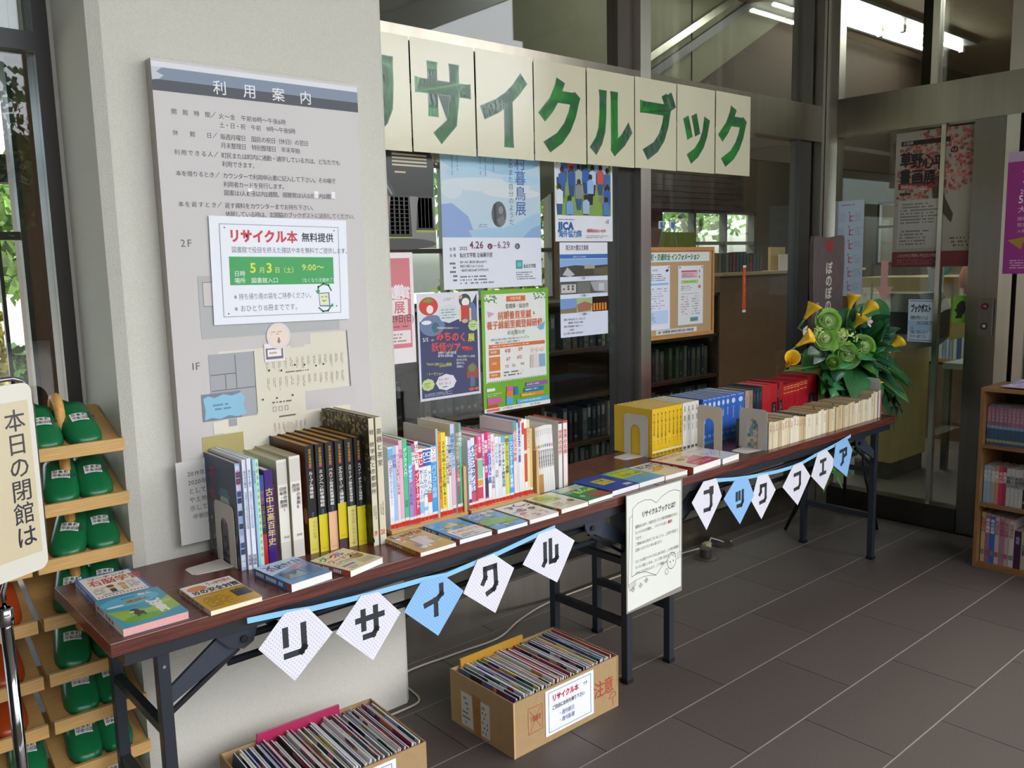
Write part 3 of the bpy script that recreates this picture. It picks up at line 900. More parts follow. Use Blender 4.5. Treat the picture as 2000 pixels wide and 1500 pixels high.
def pr_w(a, b):
    def f(s):
        for z0, z1 in ((.03, .24), (.83, .99)):
            y = z0
            while y < z1: s.rect(0, y, 1, y + .004, 0xb9b5a8); y += .011
        s.vtext(.68, .27, .042, a, 0x26262a, .01); s.vtext(.32, .27, .042, b, 0x26262a, .01)
        s.text(.3, .765, .03, '学研', 0x55534e)
    return f
def ribbed(t, w, h): pass
book('art_volume', 0.9685, 2.079, 0.0285, 0.272, 0.25, 0xe6e2d6, 'thick white art history volume, left of the two', 'white art history volumes', hard=True, prints=pr_w('世界の美術Ⅰ', '日本・東洋'), page=0xb9b08c, side=0xcdc6a8)
book('art_volume', 1.0010, 2.071, 0.0310, 0.278, 0.25, 0xe8e4d8, 'thick white art history volume, right of the two', 'white art history volumes', hard=True, prints=pr_w('世界の美術Ⅱ', '西洋'), page=0xb9b08c, side=0xcdc6a8)
MUS = [('ルーブル博物館', 0xd9cf5e, '文化の記憶', .665), ('ミュンヘン科学博物館', 0xd8c81e, '', .65), ('ベルリン世界民族博物館', 0xe6b790, '', .64), ('エルミタージュ博物館', 0xd8c41a, '', .575), ('スウェーデン野外歴史博物館', 0xdcd276, '神話伝説と信仰の世界', .62), ('スペイン・ポルトガル博物館', 0xd9c81c, '', .635)]
xs = [1.046, 1.0735, 1.1000, 1.1265, 1.1525, 1.1790]
ords = ['first', 'second', 'third', 'fourth', 'fifth', 'sixth']
for k, (tt, oc, ot, yo) in enumerate(MUS):
    def pr(s, tt=tt, oc=oc, ot=ot, yo=yo, k=k):
        s.vtext(.5, .03, .027, '世界の博物館', 0xc9973e, .02)
        s.ell(.5, .20, .18, .012, 0xb04050, 10)
        s.vtext(.5, .235, .345 / len(tt) if len(tt) > 8 else .036, tt, 0xeeeae0, .02, wide=1.3 if len(tt) > 8 else 1.1)
        if k == 3:
            s.rect(0, yo, 1, .91, oc); s.rect(0, .91, 1, 1, 0x4a3030)
        else: s.rect(0, yo, 1, 1, oc)
        s.vtext(.5, yo - .05, .02, '講談社', 0x5a86a0)
        if ot: s.vtext(.6, yo + .03, .034, ot, 0x9a7a30 if k == 0 else 0x8a5a6a)
        s.text(.2, .955 if k != 3 else .87, .02, '講談社', 0xd09028)
    kk = book('museum_volume', xs[k], 2.066 - 0.006 * k, 0.0262, 0.300 + 0.0015 * k, 0.235, 0x17181a, ords[k] + ' from the left of six black museum volumes with paper bands', 'black museum volumes', hard=True, page=0xc08a3e, side=0x2a1a12, prints=pr)
    if k == 0:
        s = Sheet(kk, 0.235, 0.30, O=(0, 0.235, 0), U=(0, -1, 0), N=(-1, 0, 0), m=BOOKC, name='cover_picture')
        s.rect(0, 0, .2, 1, 0x17181a); s.rect(.2, 0, 1, 1, 0x5a2a16)
        for q in range(9): s.ell(.3 + .08 * q, .2 + .09 * ((q * 5) % 7), .05, .08, [0xa4542e, 0x7a3a20, 0xc08050][q % 3], 8)
for k, (tt, no, x, w) in enumerate((('桂　修学院と京都御所', '19', 1.2065, 0.0165), ('茶器と茶室', '20', 1.2285, 0.0195))):
    def pr(s, tt=tt, no=no, k=k):
        s.vtext(.5, .085, .043 if k == 0 else .050, tt, 0x2c2a26, .01, .22)
        s.vtext(.66, .66 if k else .68, .016, '日本の美術全集', 0x4a4640); s.vtext(.3, .68, .014, '文化財の名宝', 0x4a4640)
        s.text(.10, .872, .056, no, 0xd2452a, .03, wide=.62)
        s.rect(.1, .945, .9, .98, 0xcdd2d4)
    kk = book('art_volume', x, 2.001, w, 0.361, 0.26, 0xd9d2b4, ['tall cream spine numbered 19 with foliage photo cover', 'tall cream spine numbered 20 right of the one numbered 19'][k], 'tall numbered art volumes', hard=True, page=0xd6c9a6, side=[0x4a4430, 0xcfc6a2][k], prints=pr)
    if k == 0:
        s = Sheet(kk, 0.26, 0.361, O=(0, 0.26, 0), U=(0, -1, 0), N=(-1, 0, 0), m=BOOKC, name='cover_picture')
        s.rect(0, 0, 1, 1, 0x3c3a26)
        r = random.Random(9)
        for q in range(420):
            yy = r.random() ** 1.2
            s.k -= 1 if q % 6 else 0
            s.ell(r.random(), yy, .02 + .02 * r.random(), .012 + .01 * r.random(), r.choice([0x6f6a40, 0x8c8450, 0x2a2c1a, 0x4e5230, 0x9a8a60] if yy < .55 else [0x1c1e12, 0x2a2c1a, 0x34361f]), 6)

# --- wooden trays with computer books -----------------------------
trays = []
for i, (x0, x1) in enumerate(((1.2985, 1.5795), (1.5925, 1.8850))):
    t = thing('book_tray', ['pale wooden tray holding the computer books, left one', 'pale wooden tray holding the computer books, right one'][i], 'tray', (x0, 2.052, TZ))
    b = MB(); b.box(0, x1 - x0, 0, 0.20, 0, 0.010, 0xcfab6c); b.build('base', WOODP, t)
    b = MB(); b.box(x1 - x0 - 0.010, x1 - x0, 0.004, 0.20, 0.010, 0.155, 0xd2b078); b.build('end_board', WOODV, t)
    b = MB(); b.box(0, x1 - x0 - 0.011, 0.188, 0.20, 0.010, 0.12, 0xcaa668); b.build('back_board', WOODP, t)
    trays.append(t)
RL = 0xd5402a
def pr_pc(c2=None, txt='', tc=0x334a8a, band=None, ty0=.1, size=.055, extra=None, bold=.02, label=True):
    def f(s):
        if band:
            for (a, b_, c) in band: s.rect(0, a, 1, b_, c)
        if txt: s.vtext(.5, ty0, size, txt, tc, bold)
        if extra: s.vtext(.5, extra[1], extra[2], extra[0], extra[3], .01)
        if label:
            s.rect(0.0, .935, 1, .995, RL); s.ell(.5, .965, .3, .018, 0xc2301e, 8); s.rect(0, .90, 1, .935, 0xeae6e0)
    return f
B = [  # x0, x1, h, cover, prints, description
 (1.3020, .0150, .255, 0xd9e4f0, pr_pc(txt='パソコン', tc=0xd04a56, band=[(.02, .16, 0x6fb4de), (.6, .85, 0xe8eef4)], extra=('はじめてのインターネット', .25, .038, 0x4a6ab8)), 'white and sky-blue spine with a red vertical sticker'),
 (1.3175, .0120, .256, 0xa8c0e2, pr_pc(txt='表計算', tc=0x5a70b0), 'periwinkle blue spine'),
 (1.3300, .0095, .256, 0xeed9dc, pr_pc(txt='ワープロを使いこなす本', tc=0xb04a58, size=.045), 'white and rose spine'),
 (1.3400, .0125, .270, 0xe8b4cc, pr_pc(txt='写真', tc=0xc05a90), 'tall pink spine'),
 (1.3535, .0150, .272, 0x53c08a, pr_pc(txt='デジカメ入門', tc=0xd8f4e2, extra=('図解', .7, .04, 0x2a7a50)), 'bright mint green spine'),
 (1.3695, .0150, .247, 0x6fb8b8, pr_pc(band=[(.02, .22, 0x4cc090), (.22, .42, 0x5fb4e4), (.42, .9, 0xa88fc8)], txt='デザイン', tc=0xffffff, ty0=.24, extra=('ウェブ素材集', .45, .05, 0x4a3a8a)), 'teal spine fading into lavender'),
 (1.3850, .0090, .252, 0xc06aa0, pr_pc(txt='年賀状', tc=0xffffff), 'narrow magenta-lilac spine'),
 (1.3945, .0130, .258, 0xd23a4c, pr_pc(band=[(.0, .35, 0xf0ece8)], txt='はじめて', tc=0xb0303c, ty0=.03, size=.06, extra=('インターネット', .37, .065, 0xffffff)), 'white and crimson spine'),
 (1.4080, .0150, .232, 0xe9edf2, pr_pc(band=[(.04, .25, 0xd03a5a), (.72, .88, 0x8fc4ea)], txt='はじ', tc=0xffffff, ty0=.06, size=.08, extra=('ホームページ', .28, .068, 0x2e56a0)), 'white spine with pink title box'),
 (1.4235, .0135, .230, 0xeef0f2, pr_pc(band=[(.02, .24, 0x2f5aa8), (.8, .85, 0x8fc4ea)], txt='ひと', tc=0xffffff, ty0=.04, size=.08, extra=('エクセル入門', .28, .065, 0x3a5aa0)), 'white spine with blue title box, left of two'),
 (1.4375, .0150, .230, 0xf0f0ee, pr_pc(band=[(.02, .24, 0x2c6ab8), (.62, .75, 0xe0564a)], txt='ロゴ', tc=0xffffff, ty0=.04, size=.08, extra=('メール入門', .3, .07, 0x7a6a50)), 'white spine with blue title box, right of two'),
 (1.4530, .0190, .235, 0x4a9fdc, pr_pc(band=[(.02, .22, 0xe8f2fa)], txt='マンガ', tc=0xd83a4a, ty0=.02, size=.065, extra=('パソコン用語', .26, .075, 0xd8eefa)), 'sky-blue spine with red title on white'),
 (1.4730, .0075, .285, 0xbfc0bd, None, 'large grey-backed book, plain narrow spine'),
 (1.4810, .0100, .270, 0xe79a2e, pr_pc(txt='できるシリーズ基本操作', tc=0xb05a10, size=.045, extra=('まるごと', .62, .04, 0x333333)), 'orange spine'),
 (1.4915, .0170, .270, 0xf0dc2c, pr_pc(txt='スマホで困ったときに開く本', tc=0x3a3a20, size=.050, extra=('便利技', .76, .035, 0xd04020)), 'yellow spine about phones'),
 (1.5090, .0085, .255, 0xf0efe9, pr_pc(txt='プリンターの使い方大全', tc=0x444444, size=.045), 'narrow white spine with black title'),
 (1.5180, .0090, .253, 0xe7e6e2, pr_pc(txt='文書', tc=0x30344a, band=[(.0, .12, 0xb8c0c8)], extra=('入力の教科書', .2, .05, 0x9a4a40)), 'narrow white spine with dark top'),
 (1.5275, .0150, .292, 0xbcd2e8, pr_pc(txt='画像処理ブック', tc=0x4a7ab0, band=[(.5, .9, 0xe4b8c4)]), 'tall pale blue spine turning pink below'),
 (1.5430, .0045, .290, 0x8a8f96, None, 'very thin grey magazine'),
 (1.5480, .0125, .291, 0x7d7468, pr_pc(txt='和文書体図鑑フォント集', tc=0xd8c8b0, size=.05, band=[(.55, .7, 0xb86a72)]), 'tall taupe spine'),
 (1.5610, .0070, .291, 0x56c29a, pr_pc(txt='手作り', tc=0xe8f8f0), 'tall narrow sea-green spine'),
]
B2 = [
 (1.5930, .0110, .230, 0xdde6f2, pr_pc(txt='パソコンビギナーズ', tc=0x3a5ab0, size=.06, band=[(.85, .9, 0x3a4a80)]), 'white spine with blue title'),
 (1.6045, .0150, .236, 0xdfe8f4, pr_pc(txt='パソコンでタノシム', tc=0x22408f, size=.075, bold=.04, band=[(.75, .9, 0xd05070)]), 'white spine with navy bold title'),
 (1.6200, .0090, .236, 0xb83a4a, pr_pc(txt='デジタル', tc=0xf4dcd8), 'narrow dark red spine'),
 (1.6295, .0210, .240, 0xecd8de, pr_pc(band=[(.0, .22, 0xe24f86), (.22, .32, 0xb83a50), (.34, .60, 0x8ac49a), (.62, .7, 0xe0a040), (.72, .88, 0xd04058)], txt='カード素材', tc=0xffffff, ty0=.02, size=.045), 'busy pink, green and red patterned spine'),
 (1.6510, .0080, .242, 0xe4e0f0, pr_pc(txt='かんたん素材集', tc=0x6a4a90, size=.05), 'narrow lilac-white spine'),
 (1.6595, .0125, .245, 0xd81f6c, pr_pc(txt='年賀状', tc=0xffffff, size=.06, band=[(.62, .88, 0x3a3540)], extra=('素材', .45, .05, 0xffffff)), 'magenta spine'),
 (1.6725, .0125, .243, 0xe2628e, pr_pc(txt='イラスト', tc=0xffffff, ty0=.03, size=.05, band=[(.25, .7, 0x4a7fd0), (.7, .9, 0xf0f0f0)], extra=('ワード入門', .28, .075, 0xffffff)), 'pink spine with blue panel'),
 (1.6855, .0145, .236, 0xeee2e2, pr_pc(txt='ひらめくアイコン', tc=0xc04a60, size=.05, extra=('活用術', .6, .06, 0x303030)), 'white spine with rose title'),
 (1.7010, .0150, .225, 0xe9ecee, pr_pc(txt='よくわかる', tc=0x6aa0d8, size=.06, extra=('百科', .5, .06, 0x404448)), 'white spine with pale blue title'),
 (1.7165, .0110, .222, 0xe4e6e8, pr_pc(txt='はじめよう検索', tc=0x50565c, size=.05), 'white-grey spine'),
 (1.7280, .0160, .222, 0xe6eaf0, pr_pc(txt='インターネット検索活用', tc=0x2a3450, size=.062, bold=.03, band=[(.0, .1, 0x6fb0e0)]), 'white spine with heavy navy title and blue top'),
 (1.7445, .0160, .221, 0xdcd43a, pr_pc(txt='オールカラー図解', tc=0x2a2a2a, size=.06, band=[(.04, .1, 0x7a7a30)]), 'lime-yellow spine with black title'),
 (1.7610, .0180, .222, 0x4f9fe0, pr_pc(txt='コンピューター仕事術', tc=0xeaf6ff, size=.072, bold=.03, band=[(.0, .08, 0x68b8c8)]), 'bright blue spine with white title'),
 (1.7805, .0145, .265, 0xe9d9d8, pr_pc(txt='村上式スマホ術', tc=0xd04a4a, size=.06, band=[(.0, .12, 0x4aa8a0)]), 'tall white spine with red title and teal top'),
 (1.7955, .0060, .258, 0xe2e2e0, pr_pc(), 'very thin white booklet, left one'),
 (1.8020, .0090, .268, 0x4a70b8, pr_pc(txt='パソコン教室', tc=0xf0f0f0, size=.06, band=[(.55, .9, 0xe6e6e2), (.0, .06, 0xd04040)]), 'narrow blue and white spine'),
 (1.8115, .0055, .262, 0xeeeae2, pr_pc(), 'very thin white booklet, right one'),
 (1.8175, .0095, .268, 0xf0e6e0, pr_pc(band=[(.05, .2, 0xd8403a)]), 'narrow white spine with red top'),
 (1.8275, .0120, .266, 0xcf4a2c, pr_pc(band=[(.0, .12, 0xf2ece6), (.82, .9, 0xf2ece6)], txt='解', tc=0xffffff, ty0=.4), 'brick-red spine'),
 (1.8400, .0120, .262, 0xe8d9a6, pr_pc(txt='家族のアルバム', tc=0xb09060, size=.04), 'cream-yellow spine at the right end'),
 (1.8525, .0100, .230, 0xdfbd7c, pr_pc(), 'tan spine against the tray end'),
]
for i, L in enumerate((B, B2)):
    for (x, w, h, c, pr, ds) in L:
        book('computer_book', x, 2.062, w * 0.985, h * 0.965, 0.155 if h < .26 else 0.185 - (.013 if i < 2 else 0), c, ds + (' in the left wooden tray' if i == 0 else ' in the right wooden tray'), 'computer books in the wooden trays', z=TZ + 0.0105, prints=pr, side=0xb9b4aa if c == 0xbfc0bd else (0xcfc9bc if h > .28 else None), page=0xe6dccb)
# plain back cover of the large grey book shows a barcode
def backcover(x, y, w, h, z, label_):
    pass
# larger flat covers standing behind, seen over the tray
for (x, y, w, h, c, ds, art) in ((1.4795, 2.075, .001, .27, 0, '', 0),):
    pass
# journals leaning to the left, then two white-and-red volumes
for k in range(8):
    x = 1.8935 + k * 0.0105
    c = [0xd9cfb8, 0xdcd6c8, 0xe2e0da, 0xe4e3de, 0xe6e5e0, 0xe6e4de, 0xe4e2dc, 0xe8e6e2][k]
    def pr(s, k=k, c=c):
        s.ell(.5, .30, .38, .028, [0xd88a5a, 0x6a8ab0, 0xd0b04a, 0x9ac060, 0x60a0a0, 0x9a7ab8, 0xc06a90, 0xc8a060][k], 8)
        s.vtext(.5, .05, .022, '季刊文学', 0x8a8a84); s.vtext(.5, .36, .030, '現代文藝評論特集号', 0x3a3a3a, .02)
        if k < 3: s.rect(0, .72, 1, 1, 0xb98a4a)
    book('literary_journal', x, 2.074, 0.0098, 0.232 - .001 * abs(k - 4), 0.15, c, ['first', 'second', 'third', 'fourth', 'fifth', 'sixth', 'seventh', 'eighth'][k] + ' from the left of eight pale journals leaning left', 'pale leaning journals', lean=-0.03 - 0.0035 * k, prints=pr, page=0xcfc4a8)
for k, x in enumerate((1.9985, 2.0215)):
    def pr(s, k=k):
        s.vtext(.5, .12, .075, '世界の名作' if k == 0 else '世界の名画', 0xc8483a, .03)
        s.rect(0, .0, 1, .03, 0x333333 if k == 0 else 0xd04030)
    book('anthology_volume', x, 2.078, 0.0175 if k == 0 else 0.0195, 0.232, 0.17, 0xe9e6df, ['white volume with red title, left of the pair', 'white volume with red title and red edge, right of the pair'][k], 'white and red anthology volumes', hard=True, side=[0xcfcabc, 0xc23a26][k], prints=pr, page=0xb9b4a6)
book('slipcase', 2.0425, 2.082, 0.004, 0.232, 0.17, 0xcb4326, 'thin brick-red slipcase at the right end of the journals')

# --- second table, back row ---------------------------------------
bookend(2.5735, 2.165, 'beige metal bookend against the yellow books', flip=1)
names8 = ['first', 'second', 'third', 'fourth', 'fifth', 'sixth', 'seventh', 'eighth', 'ninth']
x = 2.576
yw = [0.0215, 0.0245, 0.0235, 0.0235, 0.0255, 0.0255, 0.0225, 0.0225]
for k, w in enumerate(yw):
    def pr(s, k=k):
        s.vtext(.55, .09, .052, '楽しい調べ学習の図鑑シリーズ'[:9 + k % 4], 0x6e5a16, .02)
        s.vtext(.55, .66, .035, '第%d巻' % (k + 1), 0x6e5a16)
        s.rect(0, .88, 1, .915, 0xe9dfc0); s.rect(.1, .93, .9, .985, 0x8a7420)
    book('yellow_encyclopedia', x, 2.146, w - 0.0006, 0.192, 0.20, 0xe2b91a, names8[k] + ' from the left of eight yellow reference books', 'yellow reference books', prints=pr, page=0xd8bd7c)
    x += w
for k in range(4):
    w = 0.0265
    def pr(s, k=k):
        s.vtext(.5, .07, .06, '文芸', 0x303030, .02); s.vtext(.5, .27, .06, '宮沢', 0x404040, .02); s.vtext(.5, .45, .035, '童話全集', 0x50504c); s.rect(.15, .93, .85, .985, 0x5a5852)
    book('white_volume', x, 2.144, w - 0.0006, 0.194, 0.19, 0xe3dfd3, names8[k] + ' of four white volumes between yellow and blue books', 'white volumes', prints=pr, page=0xc9bc98)
    x += w
bw = [0.032, 0.032, 0.031, 0.033, 0.031, 0.034, 0.049, 0.058]
x = 2.790 + 4 * 0.0265
x = max(x, 2.895)
for k, w in enumerate(bw):
    def pr(s, k=k):
        s.ell(.5, .15, .28, .06, 0xc8d8f0, 8); s.rect(.12, .02, .88, .04, 0x9ab4e0); s.vtext(.5, .27, .045, ['まんが日本史', '人物事典', '歴史百科'][k % 3], 0xc8d8f0, .02); s.rect(.2, .8, .8, .86, 0x6fa8c8); s.rect(0, .93, 1, 1, 0x3f86b8)
    book('blue_history_book', x, 2.142, w - 0.0008, 0.194, 0.19, 0x3766b8, names8[k] + ' from the left of eight blue history books', 'blue history books', prints=pr, page=0x8a98ac, side=0x2c4f90)
    x += w
C2 = [(0.017, .193, 0x3a4034, 'thin speckled dark spine right of the blue books', 0xcfc6b0, 'spk'), (0.030, .191, 0xb89a84, 'tan clothbound book, left of two', 0xd8cfb6, ''), (0.029, .190, 0x9a8470, 'tan clothbound book, right of two', 0xc8bea0, ''),
      (0.028, .194, 0x1f2a3a, 'black-blue hardback, left of two', 0xb8ae94, ''), (0.024, .195, 0x24364a, 'dark navy hardback, right of two', 0xb8ae94, ''), (0.022, .198, 0x2e3230, 'charcoal hardback left of the red boxes', 0xa89e84, '')]
def leanbook(w, h, c, ds, pg, kind, g, d=.16):
    global x
    def pr(s):
        if kind == 'spk':
            r = random.Random(2)
            for q in range(40): s.ell(r.random(), r.random(), .08, .01, 0xa0a494, 5)
        elif kind == 'lab': s.rect(.15, .42, .85, .86, 0x26242a); s.vtext(.5, .46, .09, '大辞典', 0x8a8478, .01)
        elif kind == 'gold':
            for q in (.05, .10, .2): s.rect(.1, q, .9, q + .02, 0xc9a24a)
            s.vtext(.5, .3, .05, '文学全集', 0x8a1c24)
        elif kind == 'title': s.vtext(.5, .1, .06, '日本の歴史', 0x6a6030, .01)
        else: s.vtext(.5, .12, .05, '昭和文学', 0x6a5a4a if c > 0x808080 else 0x7a8088)
    o = book('old_volume', x, 2.150, w - 0.0008, h, d, c, ds, g, prints=pr, page=pg, hard=True)
    x += w
    return o
for w, h, c, ds, pg, kd in C2: leanbook(w, h, c, ds, pg, kd, 'old hardbacks on the far table')
C3 = [(.072, .199, 0xb8252e, 'wide red boxed dictionary without label', 0xc8544e, 'none'), (.052, .199, 0xb01f2c, 'red boxed dictionary with black label, left of two', 0xc8544e, 'lab'), (.012, .196, 0x3a1218, 'thin dark maroon slipcase between red dictionaries', 0x8a4038, 'none'), (.036, .203, 0xa81c2a, 'red boxed dictionary with black label, right of two', 0xc8544e, 'lab')]
for w, h, c, ds, pg, kd in C3:
    leanbook(w, h, c, ds, pg, kd, 'red boxed dictionaries')
for k in range(7):
    leanbook(.0285 if k < 5 else .034, .184 + .001 * k + (.004 if k > 4 else 0), jit(0xb8202e, .05), names8[k] + ' from the left of seven small red volumes with gold bands', 0xc0504a, 'gold', 'small red volumes with gold bands')
for w, h, c, ds, pg, kd in [(.085, .208, 0xa01c28, 'large dark red boxed volume with black label', 0xb03a38, 'lab'), (.016, .203, 0x343a40, 'thin charcoal volume right of the large red box', 0x8a867a, 'none'), (.034, .233, 0xb3a84e, 'tall mustard volume with dark title', 0xa89a40, 'title'), (.032, .233, 0xb9a06c, 'tall tan volume right of the mustard one', 0xb09a60, 'title'), (.042, .231, 0x8f3a30, 'tall red-brown volume at the right end', 0x9a5a48, 'title')]:
    leanbook(w, h, c, ds, pg, kd, None)

# --- second table, front row of old paperbacks ----------------------
bookend(2.832, 2.00, 'beige bookend with picture card, left one of the pair', w=0.12, h=0.185)
bookend(2.985, 1.893, 'beige bookend with picture card, right one of the pair', w=0.13, h=0.165)
def card(x, y, lab, seed):
    t = thing('picture_card', lab, 'card', (x, y, TZ), rz=PI / 2)
    b = MB(); b.box(0, 0.10, 0, 0.0012, 0, 0.145, 0xdcd8cc); b.build('card_stock', PAPER, t)
    s = Sheet(t, 0.10, 0.145, O=(0.10, 0.0012, 0), U=(-1, 0, 0), N=(0, 1, 0), name='card_picture')
    r = random.Random(seed)
    for k in range(40): s.ell(r.uniform(.25, .85), r.uniform(.1, .95), .09, .06, r.choice([0xb8a06a, 0x8ab0b8, 0x6a9098, 0xc8a078, 0x9aa860, 0xd8c8b0]), 7)
    s.vtext(.1, .1, .06, '絵本', 0x9a5a50)
card(2.9885, 1.905, 'illustrated card behind the right bookend of the pair', 4)
rp = random.Random(21)
x = 2.992
names50 = 0
k = 0
pc = [0xded2b0, 0xe6dcc0, 0xd8c89c, 0xe9e2cc, 0xd2bf92, 0xe4dabc, 0xdccfae, 0xc9b58a, 0xe8dfc6]
tops = {0: 0x3a4a50, 3: 0xb8706a, 4: 0xc98c84, 9: 0xcfd0c4, 10: 0xb86a60, 11: 0xb87a72, 14: 0x3f5048, 20: 0xc08a50, 21: 0xb05a38, 26: 0x48545a}
while x < 3.995:
    w = rp.uniform(.016, .027)
    h = rp.uniform(.098, .110) if x < 3.88 else rp.uniform(.118, .138)
    if x < 3.2: h = rp.uniform(.108, .114)
    c = rp.choice(pc)
    if k == 0: c = 0x3d5560; w = .010
    if x > 3.93: c = [0xe6ded0, 0xa8807a, 0xe2d4cc, 0x9a5a58][k % 4]; w = .016
    if x + w > 4.01: break
    def pr(s, k=k, x=x, w=w):
        if 0 < k < 14: s.vtext(.5, .08 + .02 * (k % 3), min(.07, w / .11 * .75), '新書文庫', 0xb87468, .01); s.rect(.1, .30, .9, .315, 0xc07a70)
        elif k % 3 == 0: s.vtext(.5, .15, min(.09, w / .11 * .7), ['岩波文庫', '世界文学', '哲学入門'][k % 9 // 3], 0x7a6a4e)
    pos = 'near the bookend' if x < 3.25 else ('left of the middle' if x < 3.5 else ('right of the middle' if x < 3.75 else 'towards the right end'))
    book('old_paperback', x, 1.895 + 0.018 * (x - 2.99) + rp.uniform(-.002, .002), w - .0008, h, .148, c, '%s yellowed paperback, counted from the bookend along the front edge' % ('%d%s' % (k + 1, {1: 'st', 2: 'nd', 3: 'rd'}.get((k + 1) % 10 if (k + 1) % 100 // 10 != 1 else 0, 'th'))), 'yellowed paperbacks at the front edge', prints=pr, page=0xb9a47c, side=tops.get(k, jit(0xb9a888, .1)), z=TZ)
    x += w; k += 1
bookend(x + 0.004, 2.075, 'beige bookend at the right end of the yellowed paperbacks', w=0.15, h=0.185, flip=-1)
for q, (xx, yy) in enumerate(((3.23, 1.93), (3.42, 1.94), (3.55, 1.92))):
    b = MB(); b.box(-.003, .003, -.035, .015, 0, .0012, 0x6b5a34)
    o = b.build('bookmark_ribbon', PAPER, None, loc=(xx, yy, TZ + .1165)); o.rotation_euler = (0.12, 0, -0.9)
    tag(o, ['brown ribbon bookmark lying on the paperbacks, left', 'brown ribbon bookmark lying on the paperbacks, middle', 'brown ribbon bookmark lying on the paperbacks, right'][q], 'bookmark')

# ================================================================== FLAT BOOKS ON THE FRONT EDGE
def flat(name, c, w, d, th, rz, cover, spine, label, art, page=0xefece4, lab=True, cat='book', z=TZ):
    """c = front left corner; spine on the left side"""
    t = thing(name, label, cat, (c[0], c[1], z), rz=rz)
    b = MB(); k = .0009
    b.box(0, k, 0, d, 0, th, spine); b.box(k, w, 0, d, 0, k, cover); b.box(k, w, 0, d, th - k, th, cover)
    b.build('cover', BOOKC, t)
    b = MB(); b.box(k, w - .001, .0006, d - .0006, k, th - k, page); b.build('page_block', PAGES, t)
    if lab:
        b = MB(); b.box(-.0006, 0, .004, .020, .0, th, 0xb04428); b.box(-.0006, .012, .004, .020, th, th + .0004, 0xb04428); b.build('shelf_label', PAPER, t)
    s = Sheet(t, w, d, O=(0, 0, th), U=(1, 0, 0), V=(0, 1, 0), N=(0, 0, 1), m=GLOSS, name='cover_print')
    art(s)
    s2 = Sheet(t, d, th, O=(0, d, 0), U=(0, -1, 0), V=(0, 0, 1), N=(-1, 0, 0), m=GLOSS, name='spine_print')
    s2.fine(.06, .2, .8, .8, 1, 0xe8e4dc if (spine >> 8 & 255) < 130 else 0x4a4a58, seed=len(label), t=.8)
    return t
def a_a(s):
    s.rect(0, 0, 1, 1, 0x3c74b4); s.rect(.05, .04, .95, .96, 0xe9e4da)
    s.text(.16, .09, .10, 'コーチング', 0x30302c, .03, wide=.95); s.text(.12, .20, .24, '右脳学習', 0xb82c34, .04, wide=.68)
    s.rect(.2, .82, .55, .84, 0x50507a)
    for x in (.42, .62): s.ell(x, .60, .06, .07, 0xe0b890); s.ell(x, .55, .07, .05, 0x5a3a20 if x < .5 else 0xc8a060); s.rect(x - .05, .66, x + .05, .80, 0x26303a if x < .5 else 0xc9a27a)
    for k in range(14): s.ell(.1 + k * .062, .90, .02, .022, 0xd0545c, 6)
    s.fine(.10, .55, .32, .78, 4, 0x8a8a86, seed=2); s.fine(.72, .5, .92, .78, 5, 0x8a8a86, seed=3)
flat('study_book', (0.503, 2.082), .130, .190, .014, -0.02, 0x3c74b4, 0x2e62a2, 'blue-bordered study book lying at the left back corner of the table', a_a)
def a_b(s):
    s.rect(0, 0, 1, 1, 0x3e98ae)
    s.poly([(0, .45), (.25, .5), (.6, .6), (1, .35), (1, .75), (.55, .9), (.1, .8)], 0x9ab64a); s.ell(.4, .82, .3, .10, 0x62a830); s.ell(.85, .5, .15, .05, 0xb8c060)
    s.ell(.45, .22, .46, .17, 0x5ab4d2, 20); s.ell(.18, .32, .14, .03, 0xdfe9ea); s.rect(.36, .22, .68, .30, 0xb98a3a)
    s.text(.38, .22, .085, 'えほん', 0x7a5418, .03); s.fine(.3, .1, .7, .17, 1, 0x2a6a80)
    s.text(.62, .07, .08, 'ねこ', 0xf0f2f0, .04)
    s.ell(.73, .50, .10, .09, 0xe6e4dc); s.poly([(.62, .44), (.63, .34), (.70, .42)], 0xe6e4dc); s.poly([(.76, .42), (.83, .34), (.84, .44)], 0xe6e4dc); s.ell(.74, .66, .08, .11, 0xe6e4dc); s.rect(.67, .74, .71, .82, 0xe6e4dc); s.rect(.77, .74, .81, .82, 0xe6e4dc)
    s.ell(.69, .49, .012, .014, 0x222222); s.ell(.77, .49, .012, .014, 0x222222)
    s.ell(.36, .58, .07, .06, 0x3a2c24); s.ell(.40, .67, .08, .06, 0x3a2c24); s.ell(.31, .60, .04, .03, 0xe0dcd0); s.rect(.34, .71, .37, .77, 0x3a2c24); s.rect(.44, .71, .47, .77, 0x3a2c24)
    s.line([(.48, .66), (.66, .60)], .006, 0xdfe6e6)
flat('picture_book', (0.500, 1.866), .140, .205, .018, 0.0, 0x3e98ae, 0xd9d2c0, 'turquoise picture book with a white cat at the front left corner', a_b, page=0xe6a8a0, lab=False)
def a_c(s):
    s.rect(0, 0, 1, 1, 0xe8e2d6); s.rect(0, .42, 1, 1, 0xc99a1e); s.rect(0, .42, 1, .46, 0xb8801c)
    s.ell(.24, .17, .19, .10, 0xd98248, 18); s.text(.46, .04, .12, 'うっかり防ぐ', 0xb83440, .04, wide=.46)
    s.text(.06, .23, .17, '10の安全対策', 0x26262a, .05, wide=.60)
    s.rect(.66, .52, .98, .78, 0x3c3a3e); s.poly([(.66, .58), (.8, .50), (.98, .55), (.98, .62)], 0x5a5048); s.fine(.08, .55, .6, .92, 6, 0x7a5a14, seed=8)
flat('guide_book', (0.681, 1.844), .124, .188, .012, 0.01, 0xc99a1e, 0xe0c8b0, 'yellow and white guide book with a large 10 on its cover', a_c, lab=False, page=0xf0ead2)
